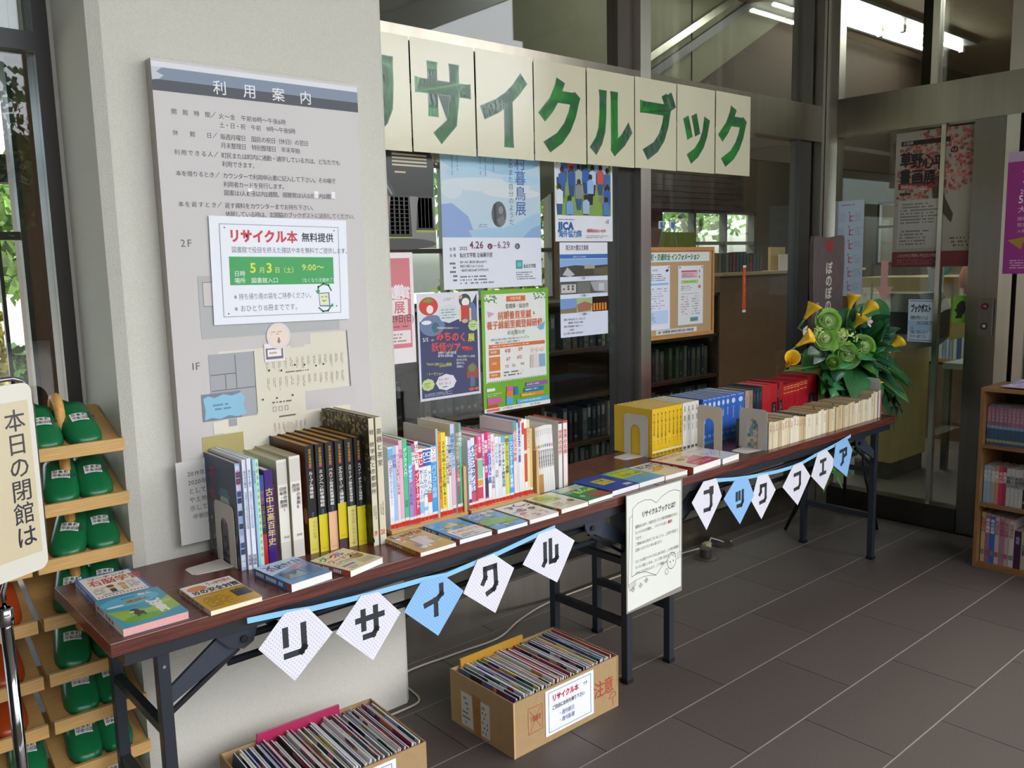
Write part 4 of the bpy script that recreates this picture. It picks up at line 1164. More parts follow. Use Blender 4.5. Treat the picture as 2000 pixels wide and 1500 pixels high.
def a_d(s):
    s.rect(0, 0, 1, 1, 0xc2d2e2); s.poly([(0, .5), (1, .25), (1, 1), (0, 1)], 0x5a8cb8)
    s.text(.1, .06, .21, 'Xperia', 0x2a4a96, .04, wide=.9); s.text(.12, .24, .11, '基本&便利ワザ', 0x404a58, .02, wide=.68); s.text(.5, .30, .20, '150', 0xd8707a, .03, wide=1.0)
    s.rect(.12, .52, .62, .84, 0x41464e); s.poly([(.15, .82), (.3, .62), (.4, .7), (.55, .56), (.62, .82)], 0x7a94a8); s.rect(.66, .5, .96, .86, 0x4c6f9c)
flat('phone_guide', (0.879, 1.846), .118, .172, .020, 0.10, 0x9fb8cc, 0x2f6ea8, 'blue smartphone guide book in front of the white reports', a_d)
def a_e(s):
    s.rect(0, 0, 1, 1, 0xe0d4b4); s.frame(.04, .05, .7, .62, .01, 0x3a5068)
    for k, (ch, c) in enumerate((('グ', 0x3a9a58), ('ー', 0xd8902a), ('グ', 0xc8404a), ('ル', 0x2f6ab0))): s.text(.07 + k * .15, .08, .2, ch, c, .05)
    s.text(.1, .30, .18, 'ワードプロ', 0xb83a40, .04, wide=.8); s.text(.12, .48, .11, '入門2010', 0x304a6a, .02)
    s.rect(.1, .7, .45, .78, 0x8a6aa8); s.ell(.78, .52, .16, .12, 0x9a6a3a); s.rect(.55, .68, .95, .9, 0xc8b890); s.fine(.1, .82, .5, .95, 2, 0x6a6050)
flat('internet_guide', (1.034, 1.835), .120, .145, .016, 0.26, 0xe0d4b4, 0x8a5a50, 'cream internet guide lying askew in front of the black volumes', a_e)
def patch(base, cols, seed, title=None, tc=0x333333, n=26, ext=None):
    def f(s):
        r = random.Random(seed); s.rect(0, 0, 1, 1, base)
        for k in range(n):
            x0, y0 = r.uniform(.02, .8), r.uniform(.1, .85)
            if r.random() < .5: s.ell(x0 + .08, y0 + .05, r.uniform(.03, .10), r.uniform(.02, .07), r.choice(cols), 9)
            else: s.rect(x0, y0, min(.98, x0 + r.uniform(.06, .2)), min(.98, y0 + r.uniform(.02, .1)), r.choice(cols))
        if ext: ext(s)
        if title: s.text(.1, .05, .15, title, tc, .04, wide=.95)
    return f
FB = [
 ('craft_book', (1.247, 1.834), .122, .180, .012, .02, 0xc89a44, 0xb8802c, 'orange craft book, first of the row before the wooden trays', patch(0xc8a04a, [0xe0d0b0, 0xb0762c, 0x8a90a8, 0xd87a5a, 0xe8e4dc], 11, 'しゅげい', 0x6a4418, ext=lambda s: s.rect(.35, .35, .7, .75, 0xd8ccc4))),
 ('recipe_book', (1.385, 1.842), .118, .176, .014, .0, 0x3f8ac4, 0x3a6f9c, 'blue and white book with yellow fruit, second before the trays', patch(0x4a98cc, [0x7ab8dc, 0xd8c040, 0xb0a83a], 12, None, ext=lambda s: (s.rect(.1, .55, 1, 1, 0xe2dacb), s.text(.16, .60, .12, 'たのしい工作', 0xc05040, .03, wide=.9), s.fine(.2, .8, .9, .95, 2, 0x5a6a80), s.ell(.4, .35, .12, .07, 0xc8b02c), s.ell(.6, .32, .1, .07, 0xd8c83a)))),
 ('travel_book', (1.519, 1.838), .118, .178, .013, .0, 0x4a8fc0, 0x6a8a6a, 'blue-green landscape book, third before the trays', patch(0x5a9ac8, [0x6aa83a, 0x9ac04a, 0xd8d06a, 0x3a70a8, 0xb8c8d0], 13, 'パリ散歩', 0xe8eef0, ext=lambda s: s.poly([(0, .5), (.4, .4), (1, .6), (1, .8), (0, .75)], 0x7aac48))),
 ('lettering_book', (1.648, 1.842), .121, .170, .013, .0, 0xe2dad2, 0x9a948a, 'white book with scattered black letters, fourth before the trays', patch(0xe2dad2, [0xd8a89a, 0xe0c8a0, 0xc0706a, 0x8ab0a0, 0xb09a88], 14, None, ext=lambda s: (s.text(.14, .10, .2, 'つ', 0x2c2a2a, .03), s.text(.42, .06, .2, 'く', 0x2c2a2a, .03), s.text(.70, .12, .2, 'っ', 0x2c2a2a, .03), s.text(.30, .34, .2, 'ち', 0x2c2a2a, .03), s.text(.6, .36, .2, 'ゃ', 0x2c2a2a, .03)))),
 ('animal_book', (1.790, 1.852), .122, .168, .014, .02, 0xd8cfae, 0xb0a868, 'cream book with a yellow-green picture, fifth before the trays', patch(0xdcd4bc, [0xd8c8a0, 0xb8b0a0], 15, None, n=8, ext=lambda s: (s.rect(.1, .08, .72, .5, 0xb4b83a), s.ell(.4, .3, .18, .1, 0x7aa83a), s.ell(.78, .68, .1, .08, 0x6a5a58), s.fine(.1, .6, .6, .85, 3, 0x9a948a)))),
 ('excel_book', (1.921, 1.862), .120, .168, .014, .04, 0x3a9a58, 0x3f8a54, 'green book with yellow lettering, left of the navy book', patch(0x3a8f52, [0x6ab88a, 0x9ad0b8, 0xc8e0d8], 16, None, n=8, ext=lambda s: (s.rect(0, 0, 1, .28, 0x9fc8b4), s.ell(.5, .14, .2, .12, 0xd8b8a0), s.text(.3, .3, .26, 'Excel', 0xe0dc3a, .04, wide=.8), s.rect(.4, .68, 1, .96, 0xb04a44)))),
 ('mail_book', (2.046, 1.874), .140, .182, .018, .03, 0x1f3f92, 0x1f3f86, 'navy blue book with yellow title patch before the sign sheet', patch(0x24479c, [0x24479c], 17, None, n=1, ext=lambda s: (s.rect(.28, .25, .74, .60, 0xd8cc3a), s.text(.32, .28, .13, '写真', 0x2a3a70, .03), s.text(.32, .44, .10, 'メール', 0x2a3a70, .03), s.rect(.68, .78, .92, .9, 0xc8d0dc)))),
 ('fun_book', (2.189, 1.880), .140, .178, .018, .02, 0x4fa0b0, 0x6f9fb0, 'teal book with yellow-green panel right of the navy book', patch(0x5aa6b6, [0x5aa6b6], 18, None, n=1, ext=lambda s: (s.rect(.05, .06, .9, .55, 0xc4cc32), s.text(.12, .1, .14, 'インターネット', 0x5a8a2a, .04, wide=.62), s.text(.2, .32, .17, 'たのしみ', 0x4a5a30, .03, wide=.8), s.rect(0, .6, 1, 1, 0x5aa4cc), s.ell(.75, .66, .12, .07, 0xa8a05a)))),
 ('beginner_book', (2.331, 1.882), .126, .176, .016, .0, 0xd8c9a8, 0xb0a080, 'beige book with bold black title right of the teal book', patch(0xd9ccb2, [0xd9ccb2], 19, None, n=1, ext=lambda s: (s.rect(0, 0, 1, .25, 0xdcdcd0), s.text(.1, .06, .22, 'はじめて', 0x2a2a30, .05, wide=.68), s.poly([(.1, .6), (.5, .38), (.9, .35), (.8, .5), (.4, .62)], 0xc8a034), s.text(.3, .3, .13, 'パソコン', 0x3a3a44, .03, wide=.85)))),
]
for n_, c_, w_, d_, th_, rz_, cv, sp, lb, art in FB:
    flat(n_, c_, w_, d_, th_, rz_, cv, sp, lb, art)
def a_o(s):
    s.rect(0, 0, 1, 1, 0xd9cdb8); s.text(.1, .05, .16, 'はじめてのピアノ', 0xb85a34, .04, wide=.62); s.ell(.4, .45, .12, .08, 0x9aa04a); s.ell(.65, .4, .12, .1, 0xd8a090); s.rect(.25, .66, 1, 1, 0xc0383e); s.poly([(.3, .66), (.9, .66), (.95, .4), (.6, .5)], 0xd07a84); s.fine(.3, .72, .9, .9, 2, 0xe8d0c8)
flat('music_book', (2.472, 1.868), .190, .190, .024, .085, 0xd9cdb8, 0xa02028, 'thick cream and red book in front of the yellow books', a_o)
def a_p(s):
    s.rect(0, 0, 1, 1, 0xd3d4d4); s.text(.1, .1, .16, 'パソコン大全', 0xc07078, .03, wide=.55)
    for k in range(4): s.line([(.4, .6 + .06 * k), (.98, .35 + .07 * k)], .02, [0x3a5a9a, 0x6a80b0, 0xb0b8c8, 0x4a6aa8][k])
    s.fine(.1, .4, .5, .6, 3, 0x8a8a90)
flat('manual_book', (2.668, 1.880), .122, .195, .021, .085, 0xd3d4d4, 0xc8c8cc, 'white and grey book with blue stripes right of the red one', a_p, lab=False)

# ================================================================== GUIDE BOARD ON THE PILLAR
def onA(k, x, z): return (x * k, 1.47 + (z - 1.47) * k)
t = thing('guide_board', 'grey library guide board with opening hours and floor plan on the pillar', 'board', (0.795, 2.3205, 0.85))
bw_, bh_ = 0.595, 1.155
b = MB(); b.box(0, bw_, -0.040, 0, 0, bh_, 0xbdb5ac, front=0xcdc8c4); b.build('panel', METALP, t)
s = Sheet(t, bw_, bh_, O=(0, -0.040, 0), m=PAPER, name='board_print')
GX = 0x5a5a5c
s.rect(0, .006, 1, .022, 0xe6e8ea); s.rect(0, .018, 1, .045, 0x8896a8); s.rect(0, .044, 1, .068, 0x55585f)
for k, ch in enumerate('利用案内'): s.text(.262 + k * .140, .030, .0335, ch, 0xf0f0ee, .01)
s.poly([(0, .018), (.045, .018), (.02, .028), (.05, .035), (.03, .043), (0, .046)], 0xcfd2d6)
def row(y, head, lines, hx=.07):
    n = len(head); step = .148 / max(1, n - 1)
    for k, ch in enumerate(head): s.text(hx + k * step, y - .006, .0132, ch, GX, .004)
    s.line([(.247, y + .006), (.266, y - .006)], .002, GX)
    for j, (L, g) in enumerate(lines): s.text(.280, y + .0195 * j - .006, .0142, L, GX, 0.004, g, .93)
row(.109, '開館時間', [('火〜金　午前10時〜午後6時', .02), ('土・日・祝　午前　9時〜午後5時', -.04)])
row(.155, '休館日', [('毎週月曜日　国民の祝日（休日）の翌日', -.06), ('月末整理日　特別整理日　年末年始', -.06)])
row(.197, '利用できる人', [('町民または町内に通勤・通学している方は、どなたでも', -.06), ('利用できます。', -.06)])
row(.243, '本を借りるとき', [('カウンターで利用申込書に記入して下さい。その場で', -.07), ('利用者カードを発行します。', -.07), ('図書は1人10冊以内2週間、視聴覚は1人5点以内2週間', -.05)])
row(.311, '本を返すとき', [('返す資料をカウンターまでお持ち下さい。', -.06), ('休館している時は、玄関脇のブックポストに返却してください。', -.08)])
for fx in (.395, .733, .825): s.rect(fx, .271, fx + .022, .288, 0xf2f4f4)
s.text(.067, .386, .024, '2F', 0x6a6a6c, 0, .1); s.text(.071, .668, .024, '1F', 0x6a6a6c, 0, .1)
s.rect(.195, .38, .81, .50, 0xb4b2b0); s.rect(.131, .474, .835, .620, 0xb6b8b4); s.rect(.150, .488, .25, .545, 0xd2cac4); s.frame(.150, .488, .25, .545, .003, 0x7a7a7a)
s.ymap = lambda y: .652 + (y - .685) * 1.08
s.xmap = lambda x: .155 + (x - .165) * 1.03
# first floor plan
s.rect(.21, .685, .86, .90, 0xe0dbc6); s.rect(.56, .66, .63, .69, 0xcfc9bf); s.rect(.66, .66, .86, .70, 0xe0dbc6)
s.rect(.62, .795, .88, .835, 0xcfcac6); s.poly([(.62, .795), (.90, .795), (.90, .84), (.62, .84)], 0xcbc6c2)
s.rect(.165, .69, .375, .835, 0xa9abac); s.rect(.12, .775, .30, .835, 0x7d8894)
s.poly([(.128, .785), (.15, .780), (.18, .785), (.22, .779), (.26, .784), (.30, .779), (.32, .79), (.31, .81), (.325, .828), (.28, .832), (.24, .827), (.20, .833), (.16, .828), (.13, .832), (.135, .81)], 0x8fc4dc)
s.fine(.17, .797, .27, .815, 2, 0x5a8098, seed=3)
s.rect(.165, .838, .28, .865, 0xe6e0cc); s.rect(.235, .836, .275, .853, 0xa4a6a6); s.rect(.11, .868, .30, .92, 0xb5a86a); s.rect(.30, .858, .62, .93, 0xe2dcc8)
for a_, b_ in (((.17, .735), (.285, .735)), ((.285, .695), (.285, .77)), ((.17, .77), (.37, .77)), ((.235, .735), (.235, .77)), ((.375, .69), (.375, .83))): s.line([a_, b_], .003, 0x5c5e60)
s.frame(.10, .84, .10, .84, .001, 0x777777)
for col in range(14):
    x0 = .43 + col * .030
    for y0 in (.712, .755):
        s.fine(x0, y0, x0 + .014, y0 + .030, 2, 0x9a9684, seed=col, vertical=True)
for col in range(8): s.fine(.45 + col * .022, .86, .46 + col * .022, .885, 2, 0x9a9684, seed=col + 30, vertical=True)
for q in range(3): s.frame(.45 + q * .03, .822, .468 + q * .03, .833, .002, 0x9a9684)
s.fine(.45, .808, .56, .816, 1, 0x6a685c, seed=5); s.fine(.52, .742, .66, .748, 1, 0x6a685c, seed=6); s.fine(.48, .842, .6, .85, 1, 0x6a685c, seed=7)
for (x_, y_) in ((.44, .735), (.50, .738), (.57, .728), (.62, .73), (.68, .735), (.72, .733), (.40, .80), (.47, .80), (.55, .798)): s.rect(x_, y_, x_ + .008, y_ + .004, 0x3c3c3c)
s.line([(.86, .66), (.868, .795)], .004, 0x55565a); s.ell(.53, .875, .03, .014, 0xcfc8b4)
s.rect(.425, .676, .525, .718, 0xece6e4); s.rect(.432, .687, .518, .712, 0x77727a); s.rect(.441, .690, .509, .706, 0xf0ece8); s.fine(.45, .693, .50, .703, 1, 0xc09080, seed=3)
s.ell(.500, .660, .060, .030, 0xe4dcd8, 26); s.ell(.500, .660, .048, .024, 0xf0dccc, 24); s.fine(.465, .648, .535, .658, 2, 0xb09890, seed=4); s.poly([(.496, .664), (.505, .664), (.505, .671), (.511, .671), (.5, .678), (.489, .671), (.496, .671)], 0x8a7a7a)

# free-book notice taped over the board
K = .983
t = thing('recycle_notice', 'white A4 notice with red title and green band taped on the guide board', 'notice', (0.908, 2.276, 1.325), rot=(0, 0.018, 0))
nw, nh = .415, .292
b = MB(); b.box(0, nw, -.0006, .0, 0, nh, 0xf0f3f8); b.build('sheet', PAPER, t)
s = Sheet(t, nw, nh, O=(0, -.0006, 0), name='notice_print')
s.frame(.065, .07, .935, .93, .003, 0x70747a); s.rect(.07, .075, .93, .925, 0xf0f3f8)
for x_, y_ in ((.10, .105), (.90, .105), (.90, .86), (.10, .90)): s.ell(x_, y_, .005, .007, 0x3a3c40, 8)
s.text(.125, .115, .125, 'リサイクル本', 0xd0454a, .045, .0, .93); s.text(.645, .13, .095, '無料提供', 0x3a3c44, .03, .0, .93)
s.text(.14, .275, .062, '図書館で役目を終えた雑誌や本を無料でご提供します。', 0x60646a, 0, -.04, .84)
s.rect(.12, .37, .885, .635, 0x48a860)
s.text(.15, .50, .055, '日時', 0xe4f0e4, .01, 0, 1); s.text(.26, .405, .13, '5', 0xe4e83a, .02); s.text(.325, .465, .06, '月', 0xdce878, .01); s.text(.375, .405, .13, '3', 0xe4e83a, .02); s.text(.435, .465, .06, '日（土）', 0xdce878, .01); s.text(.64, .425, .085, '9:00〜', 0xdfe87a, .01, .0, 1.0)
s.text(.15, .565, .055, '場所　図書館入口', 0xe4f0e4, .01); s.text(.62, .575, .045, '（なくなり次第終了）', 0xe4f0e4, 0, 0, .9)
s.text(.14, .71, .066, '※持ち帰り用の袋をご持参ください。', 0x6a6e74, 0, 0, .74); s.text(.14, .82, .068, '※おひとり15冊までです。', 0x6a6e74, 0, 0, .84)
s.line([(.755, .72), (.76, .665), (.80, .635), (.84, .65), (.86, .70)], .012, 0x3a9a6a); s.poly([(.735, .70), (.775, .70), (.755, .74)], 0x3a9a6a)
s.line([(.76, .875), (.79, .91), (.83, .905), (.855, .86)], .012, 0x3a9a6a); s.poly([(.835, .87), (.875, .865), (.87, .83)], 0x3a9a6a)
s.poly([(.76, .725), (.845, .72), (.85, .865), (.765, .86)], 0x6f7cae); s.poly([(.765, .735), (.835, .73), (.84, .85), (.77, .848)], 0xe8ecbc)
s.line([(.78, .77), (.787, .76), (.795, .77)], .004, 0x3a4a3a); s.line([(.81, .768), (.817, .758), (.825, .768)], .004, 0x3a4a3a); s.line([(.788, .80), (.80, .81), (.815, .80)], .005, 0x3a4a3a)

t = thing('shelf_notice', 'small greyish notice taped below the guide board beside the castle magazine', 'notice', (0.776, 2.2775, 0.738))
b = MB(); b.box(0, .21, -.0006, 0, 0, .228, 0xd6d4cc); b.build('sheet', PAPER, t)
s = Sheet(t, .21, .228, O=(0, -.0006, 0), name='notice_print')
for k, L in enumerate(('2019年12月から', '2020年6月まで', 'として震災や', 'や土地柄らの', '示しております', '中新田図書館')): s.text(.14 + .03 * (k == 5), .12 + .105 * k, .072, L, 0x6a6a66, .01)
s.rect(.35, -.01, .45, .06, 0xe8eaea)

# ================================================================== BANNER OF EIGHT LAMINATED SHEETS
bx = [1.482, 1.808, 2.103, 2.399, 2.702, 3.008, 3.306, 3.607, 3.906]
chars = 'リサイクルブック'
names = ['leftmost banner sheet, half behind the pillar, with the green letter ri', 'banner sheet with the green letter sa, next to the pillar', 'banner sheet with the green letter i', 'banner sheet with the green letter ku, left one of the two, beside the letter i', 'banner sheet with the green letter ru at the mullion', 'banner sheet with the green letter bu', 'banner sheet with the small green letter tsu', 'last banner sheet at the right end with the green letter ku']
rb = random.Random(8)
for k in range(8):
    x0 = bx[k] + .0035; w = bx[k + 1] - bx[k] - .007; h = .395
    z0 = 1.876 + .002 * k
    t = thing('banner_sheet', names[k], 'banner', (x0, 2.607, z0), group='laminated banner sheets spelling the title', rot=(0.0, 0, rb.uniform(-.004, .004)))
    b = MB(); b.box(0, w, -.0008, 0, 0, h, 0xd9d4b4); b.build('sheet', LAM, t)
    s = Sheet(t, w, h, O=(0, -.0009, 0), m=LAM, name='letter', lift=0)
    ch = chars[k]; em = .80
    s.text((w - em * h * .86) / 2 / w + (.0 if k else .02), .13 if ch != 'ッ' else .10, em, ch, 0x6a8a78, .043, 0, .86)
    s.text((w - em * h * .86) / 2 / w + (.0 if k else .02), .13 if ch != 'ッ' else .10, em, ch, 0x35953c, .036, 0, .86)

# ================================================================== POSTERS ON THE GLASS
GY = 2.6665
def poster(name, label, x0, x1, z0, z1, base, art, y=GY, m=GLOSS, cat='poster', tilt=0.0, side=False, group=None):
    w = x1 - x0; h = z1 - z0
    if side: t = thing(name, label, cat, (4.666, x1 if False else x0, z0), rz=-PI / 2, group=group)
    else: t = thing(name, label, cat, (x0, y, z0), rot=(0, tilt, 0), group=group)
    if side: w = abs(w)
    b = MB(); b.box(0, w, -.0006, 0, 0, h, base); b.build('sheet', m, t)
    s = Sheet(t, w, h, O=(0, -.0006, 0), m=m, name='poster_print')
    art(s)
    return t
def k1(x, z): return x * 1.0137, 1.47 + (z - 1.47) * 1.0137
def PX(x0, x1, z0, z1):
    a, c = k1(x0, z0); b_, d = k1(x1, z1); return a, b_, c, d

def art_armor(s):
    s.rect(0, 0, 1, 1, 0x80807a); s.poly([(0, 0), (1, 0), (1, .12), (.3, .25), (0, .5)], 0x9a9890)
    s.rect(0, .55, .35, .75, 0xb83a34)
    s.poly([(.15, .15), (.4, .05), (.9, .05), (1, .25), (.98, .55), (.25, .55), (.1, .35)], 0x2b2c2a)
    for k in range(9): s.rect(.14 + .015 * k, .12 - .008 * k + .02 * k, .17 + .015 * k, .14 - .008 * k + .02 * k, 0xd8d4b0)
    s.line([(.42, .06), (.5, .12), (.7, .14), (.85, .08)], .03, 0xa8b04a)
    for k in range(4): s.rect(.42, .19 + .03 * k, .90, .205 + .03 * k, 0xcfc2a0)
    for x_ in (.46, .82): s.ell(x_, .12, .035, .03, 0xd0cfa8, 7)
    s.rect(.45, .34, .6, .355, 0xc8b880); s.poly([(.2, .35), (.28, .33), (.48, .56), (.38, .58)], 0x3c4040); s.line([(.24, .35), (.42, .56)], .02, 0x8a8c8c)
    for q, (x0, x1) in enumerate(((.02, .28), (.34, .66), (.72, .98))):
        y1 = [.84, .92, .86][q]
        s.poly([(x0 + .04, .54), (x1 - .02, .54), (x1, y1), (x0, y1 - .02)], 0x33342f)
        for i in range(4):
            for j in range(9):
                yy = .56 + j * (y1 - .60) / 9
                xx = x0 + .03 + i * (x1 - x0 - .05) / 4
                s.k -= 1; s.rect(xx, yy, xx + .045, yy + .030, 0xdedcc4)
        s.rect(x0, y1 - .02, x1, y1, 0xa4ac3e)
    s.ell(.5, .96, .5, .05, 0x4a4a48)
poster('armour_poster', 'poster with a photo of black samurai armour, partly behind the pillar edge', *PX(1.60, 1.914, 1.535, 1.95), 0x80807a, art_armor)
def art_pink(s):
    s.rect(0, 0, 1, 1, 0xf0e8e6); s.rect(0, .05, .93, .86, 0xd67f86)
    s.text(.50, .30, .12, '鑑賞', 0xf4eaea, .03, 0, .9); s.rect(.52, .42, .86, .56, 0xf2e6e4); s.vtext(.68, .43, .12, '展', 0xd2787e, .03); s.vtext(.68, .28, .12, '賞', 0xf4eaea, .03)
    s.line([(.88, .36), (.95, .37), (.93, .40), (.96, .42)], .01, 0xf6f0ee)
    s.text(.5, .55, .08, '29日(日)', 0x4a4040, .01, 0, .8); s.fine(.3, .65, .85, .68, 1, 0x7a5050, seed=2)
    s.rect(.3, .70, .9, .82, 0xf0e2e0); s.fine(.35, .72, .85, .81, 3, 0x8a6a6a, seed=3); s.fine(.1, .92, .5, .95, 1, 0x8a7a7a, seed=4)
poster('pink_poster', 'pink exhibition poster partly hidden by the pillar edge', *PX(1.60, 1.804, 1.118, 1.521), 0xf0e8e6, art_pink)
def art_blue(s):
    s.rect(0, 0, 1, 1, 0xe4e8f0); s.rect(0, 0, 1, .63, 0xbdd3dd)
    r = random.Random(4)
    def hill(pts, c): s.poly(pts, c)
    for (cx, cy, rx, ry, c) in ((.3, .08, .3, .08, 0x9cc8de), (.75, .06, .25, .07, 0x8fc0dc), (.25, .18, .2, .05, 0xb0cfe0), (.62, .12, .2, .05, 0x9ac4dc), (.45, .25, .5, .05, 0xd2dde0), (.7, .3, .3, .04, 0xd6dee0), (.1, .3, .2, .06, 0xcfdce2), (.8, .2, .2, .04, 0xaccfe2)):
        s.ell(cx, cy, min(rx, cx, 1 - cx), ry, c, 16)
    hill([(0, .40), (.1, .39), (.25, .48), (.32, .63), (0, .63)], 0x8fa8d4); hill([(.25, .58), (.45, .56), (.7, .54), (.9, .46), (1, .44), (1, .63), (.28, .63)], 0xa4c8de); hill([(.8, .63), (.9, .56), (1, .53), (1, .63)], 0x8fb0d6); hill([(.35, .5), (.6, .52), (.85, .46), (.6, .56), (.4, .56)], 0xbcd6e0)
    s.vtext(.785, .02, .112, '村暮鳥展', 0x4a68a8, .015, .0)
    s.vtext(.685, .02, .050, 'まあまた自分のようだ', 0x4a5a70, .0, .04); 
    for x_ in (.10, .15, .37, .42, .50): s.fine(x_, .0, x_ + .02, .25, 1, 0x7a8aa4, seed=int(x_ * 99), vertical=True)
    s.ell(.555, .46, .075, .095, 0x5a5c62, 20); s.poly([(.50, .39), (.53, .375), (.53, .545), (.505, .53)], 0x3c3e44); s.ell(.575, .43, .025, .03, 0x8c8c90); s.poly([(.53, .50), (.60, .46), (.62, .52), (.57, .55)], 0x7a7a80)
    s.fine(.35, .53, .47, .56, 2, 0x7a8a9c, seed=8)
    s.text(.06, .70, .026, '会期', 0x3a3a44, 0, .4, .9); s.text(.155, .69, .034, '2025.', 0x3a3a44, .01); s.text(.255, .645, .072, '4.26', 0x7a3050, .02, .0, .95); s.ell(.455, .695, .026, .022, 0x7a3050, 14); s.text(.438, .683, .026, '土', 0xf0f0f0); s.line([(.49, .69), (.52, .69)], .006, 0x888888); s.text(.53, .645, .072, '6.29', 0x8a5a72, .01, 0, .95); s.ell(.74, .695, .026, .022, 0x5a4050, 14); s.text(.723, .683, .026, '日', 0xf0f0f0)
    s.text(.06, .745, .026, '会場', 0x3a3a44, 0, .4, .9); s.text(.155, .737, .038, '仙台文学館 企画展示室', 0x34343c, .01, -.02, .8)
    for k, L in enumerate(('9:00〜17:00（展示室入場は16:30まで）', '休館日 月曜日 4.30 5.7 5.22 6.26', '一般810円 高校生460円 小中学生230円')): s.text(.155, .795 + k * .03, .022, L, 0x4a4a54, 0, -.05, .75)
    s.fine(.155, .90, .5, .97, 3, 0x6a6a74, seed=3); s.fine(.06, .80, .13, .95, 5, 0x4a4a54, seed=4)
    s.rect(.72, .80, .79, .865, 0x3fa0a0); s.rect(.735, .815, .775, .85, 0x7fc4c0); s.text(.80, .828, .034, '仙台文学館', 0x50606a, .01, -.05, .8); s.fine(.72, .885, .93, .95, 4, 0x8a8a94, seed=9)
poster('poet_poster', 'large pale blue exhibition poster with a small oval portrait', *PX(1.943, 2.448, 1.379, 1.91), 0xe4e8f0, art_blue)
def art_jica(s):
    s.rect(0, 0, 1, 1, 0xe9ebee); s.rect(.03, 0, .97, .72, 0x86a852)
    r = random.Random(12)
    for k in range(12): s.ell(r.uniform(.1, .9), r.uniform(.05, .65), .09, .05, r.choice([0x6f9a3e, 0xa0b860, 0x8a8a70]), 8)
    people = [(.08, .12, 0xe0e4e8), (.16, .05, 0x4a70b8), (.27, .04, 0xd04a4a), (.38, .03, 0x3a6ac0), (.50, .05, 0x3a3a3a), (.60, .04, 0x6a8a4a), (.72, .05, 0x90b0d8), (.86, .06, 0xc8d8e8), (.12, .22, 0x3a64a8), (.28, .20, 0x2a5aa8), (.40, .18, 0xb0b8b0), (.52, .16, 0x2f6ab8), (.64, .18, 0xc8d8ec), (.78, .17, 0xd05a50), (.90, .20, 0x4a70a8), (.07, .40, 0xe0e4ea), (.40, .34, 0x8a9090), (.60, .28, 0x9cbce0), (.90, .38, 0x3a66a8), (.24, .52, 0x7aa4d8), (.52, .50, 0xa8c0dc), (.88, .52, 0x5a84c0)]
    for x_, y_, c in people:
        s.ell(x_, y_ + .02, .035, .035, 0x3a2a20, 8); s.poly([(x_ - .06, y_ + .07), (x_, y_ + .04), (x_ + .06, y_ + .07), (x_ + .055, y_ + .20), (x_ - .055, y_ + .20)], c); s.poly([(x_ - .05, y_ + .20), (x_ + .05, y_ + .20), (x_ + .035, min(.71, y_ + .32)), (x_ - .035, min(.71, y_ + .32))], r.choice([0x2a4a8a, 0x2a2f3a, 0x3a5a8a]))
    s.fine(.05, .755, .42, .775, 1, 0x5a7aa0, seed=3); s.text(.05, .775, .11, 'JICA', 0x2a62a8, .05, .02, .98); s.text(.05, .875, .085, '海外協力隊', 0x3a7ab8, .02, -.02, .85)
    s.text(.53, .86, .045, '春募集は03/21〜05/09', 0xd05060, .02, -.03, .72); s.fine(.52, .93, .95, .965, 2, 0x8a8a90, seed=5); s.text(.86, .755, .05, '人間', 0x6a6a70, 0, 0, .6)
poster('volunteer_poster', 'poster with a photo of many schoolchildren above blue lettering', *PX(2.531, 2.885, 1.560, 1.95), 0xe9ebee, art_jica)
def art_doc(s):
    s.rect(0, 0, 1, 1, 0xdfe5f2); s.rect(0, 0, 1, .12, 0xe9ecf4); s.text(.12, .025, .062, '東日本大震災文庫展', 0x28303c, .02, -.02, .63)
    s.rect(0, .125, 1, .17, 0x3f74ba); s.text(.27, .135, .03, '2011.3.11 14:46', 0xd8e4f4, .01, .03)
    s.rect(0, .175, 1, .36, 0x8fb4e0); s.poly([(0, .26), (.3, .24), (.6, .25), (1, .24), (1, .36), (0, .36)], 0x4e4a44); s.poly([(.05, .34), (.15, .26), (.3, .34), (.2, .36)], 0xc0c4c4); s.rect(.5, .24, .72, .28, 0xb0aa90); s.poly([(.7, .28), (1, .26), (1, .36), (.7, .34)], 0x6a6248)
    s.text(.40, .365, .03, '〜 定稿Ⅰ 〜', 0x3a4a6a, .01, 0, .8)
    s.rect(0, .41, 1, .545, 0x5a5a58); s.rect(.02, .44, .32, .53, 0xc8c8c4); s.fine(.03, .45, .3, .52, 3, 0x4a4a4a, seed=1, vertical=True); s.rect(.35, .42, .62, .54, 0x77786e); s.poly([(.62, .42), (1, .41), (1, .54), (.7, .52)], 0xa8aaa8); s.rect(.8, .44, .92, .52, 0xc8ccd0)
    s.text(.40, .55, .03, '〜 定稿Ⅱ 〜', 0x3a4a6a, .01, 0, .8)
    s.rect(0, .59, .33, .745, 0x7ca0d0); s.poly([(0, .70), (.33, .69), (.33, .745), (0, .745)], 0x8a7a5a); s.rect(.33, .59, .66, .745, 0xa8c08a); s.poly([(.33, .66), (.5, .63), (.66, .66), (.62, .73), (.36, .74)], 0xa8705a); s.rect(.66, .585, 1.02, .745, 0x2a140c)
    for q in range(5): s.rect(.68 + q * .062, .655, .72 + q * .062, .735, 0xe08a2a)
    s.text(.40, .75, .03, '〜 定稿Ⅲ 〜', 0x3a4a6a, .01, 0, .8)
    for k, L in enumerate(('【期間】令和7年3月11日（火）〜5月11日（日）', '開館時間／平日 10時〜午後6時', '【場所】中新田図書館　1階展示コーナー', '（入場無料）', '主催・お問合せ 図書館 企画課 電話0229')): s.text(.05 + .1 * (k % 2), .80 + .037 * k, .024, L, 0x3a3e4a, 0, -.05, .72)
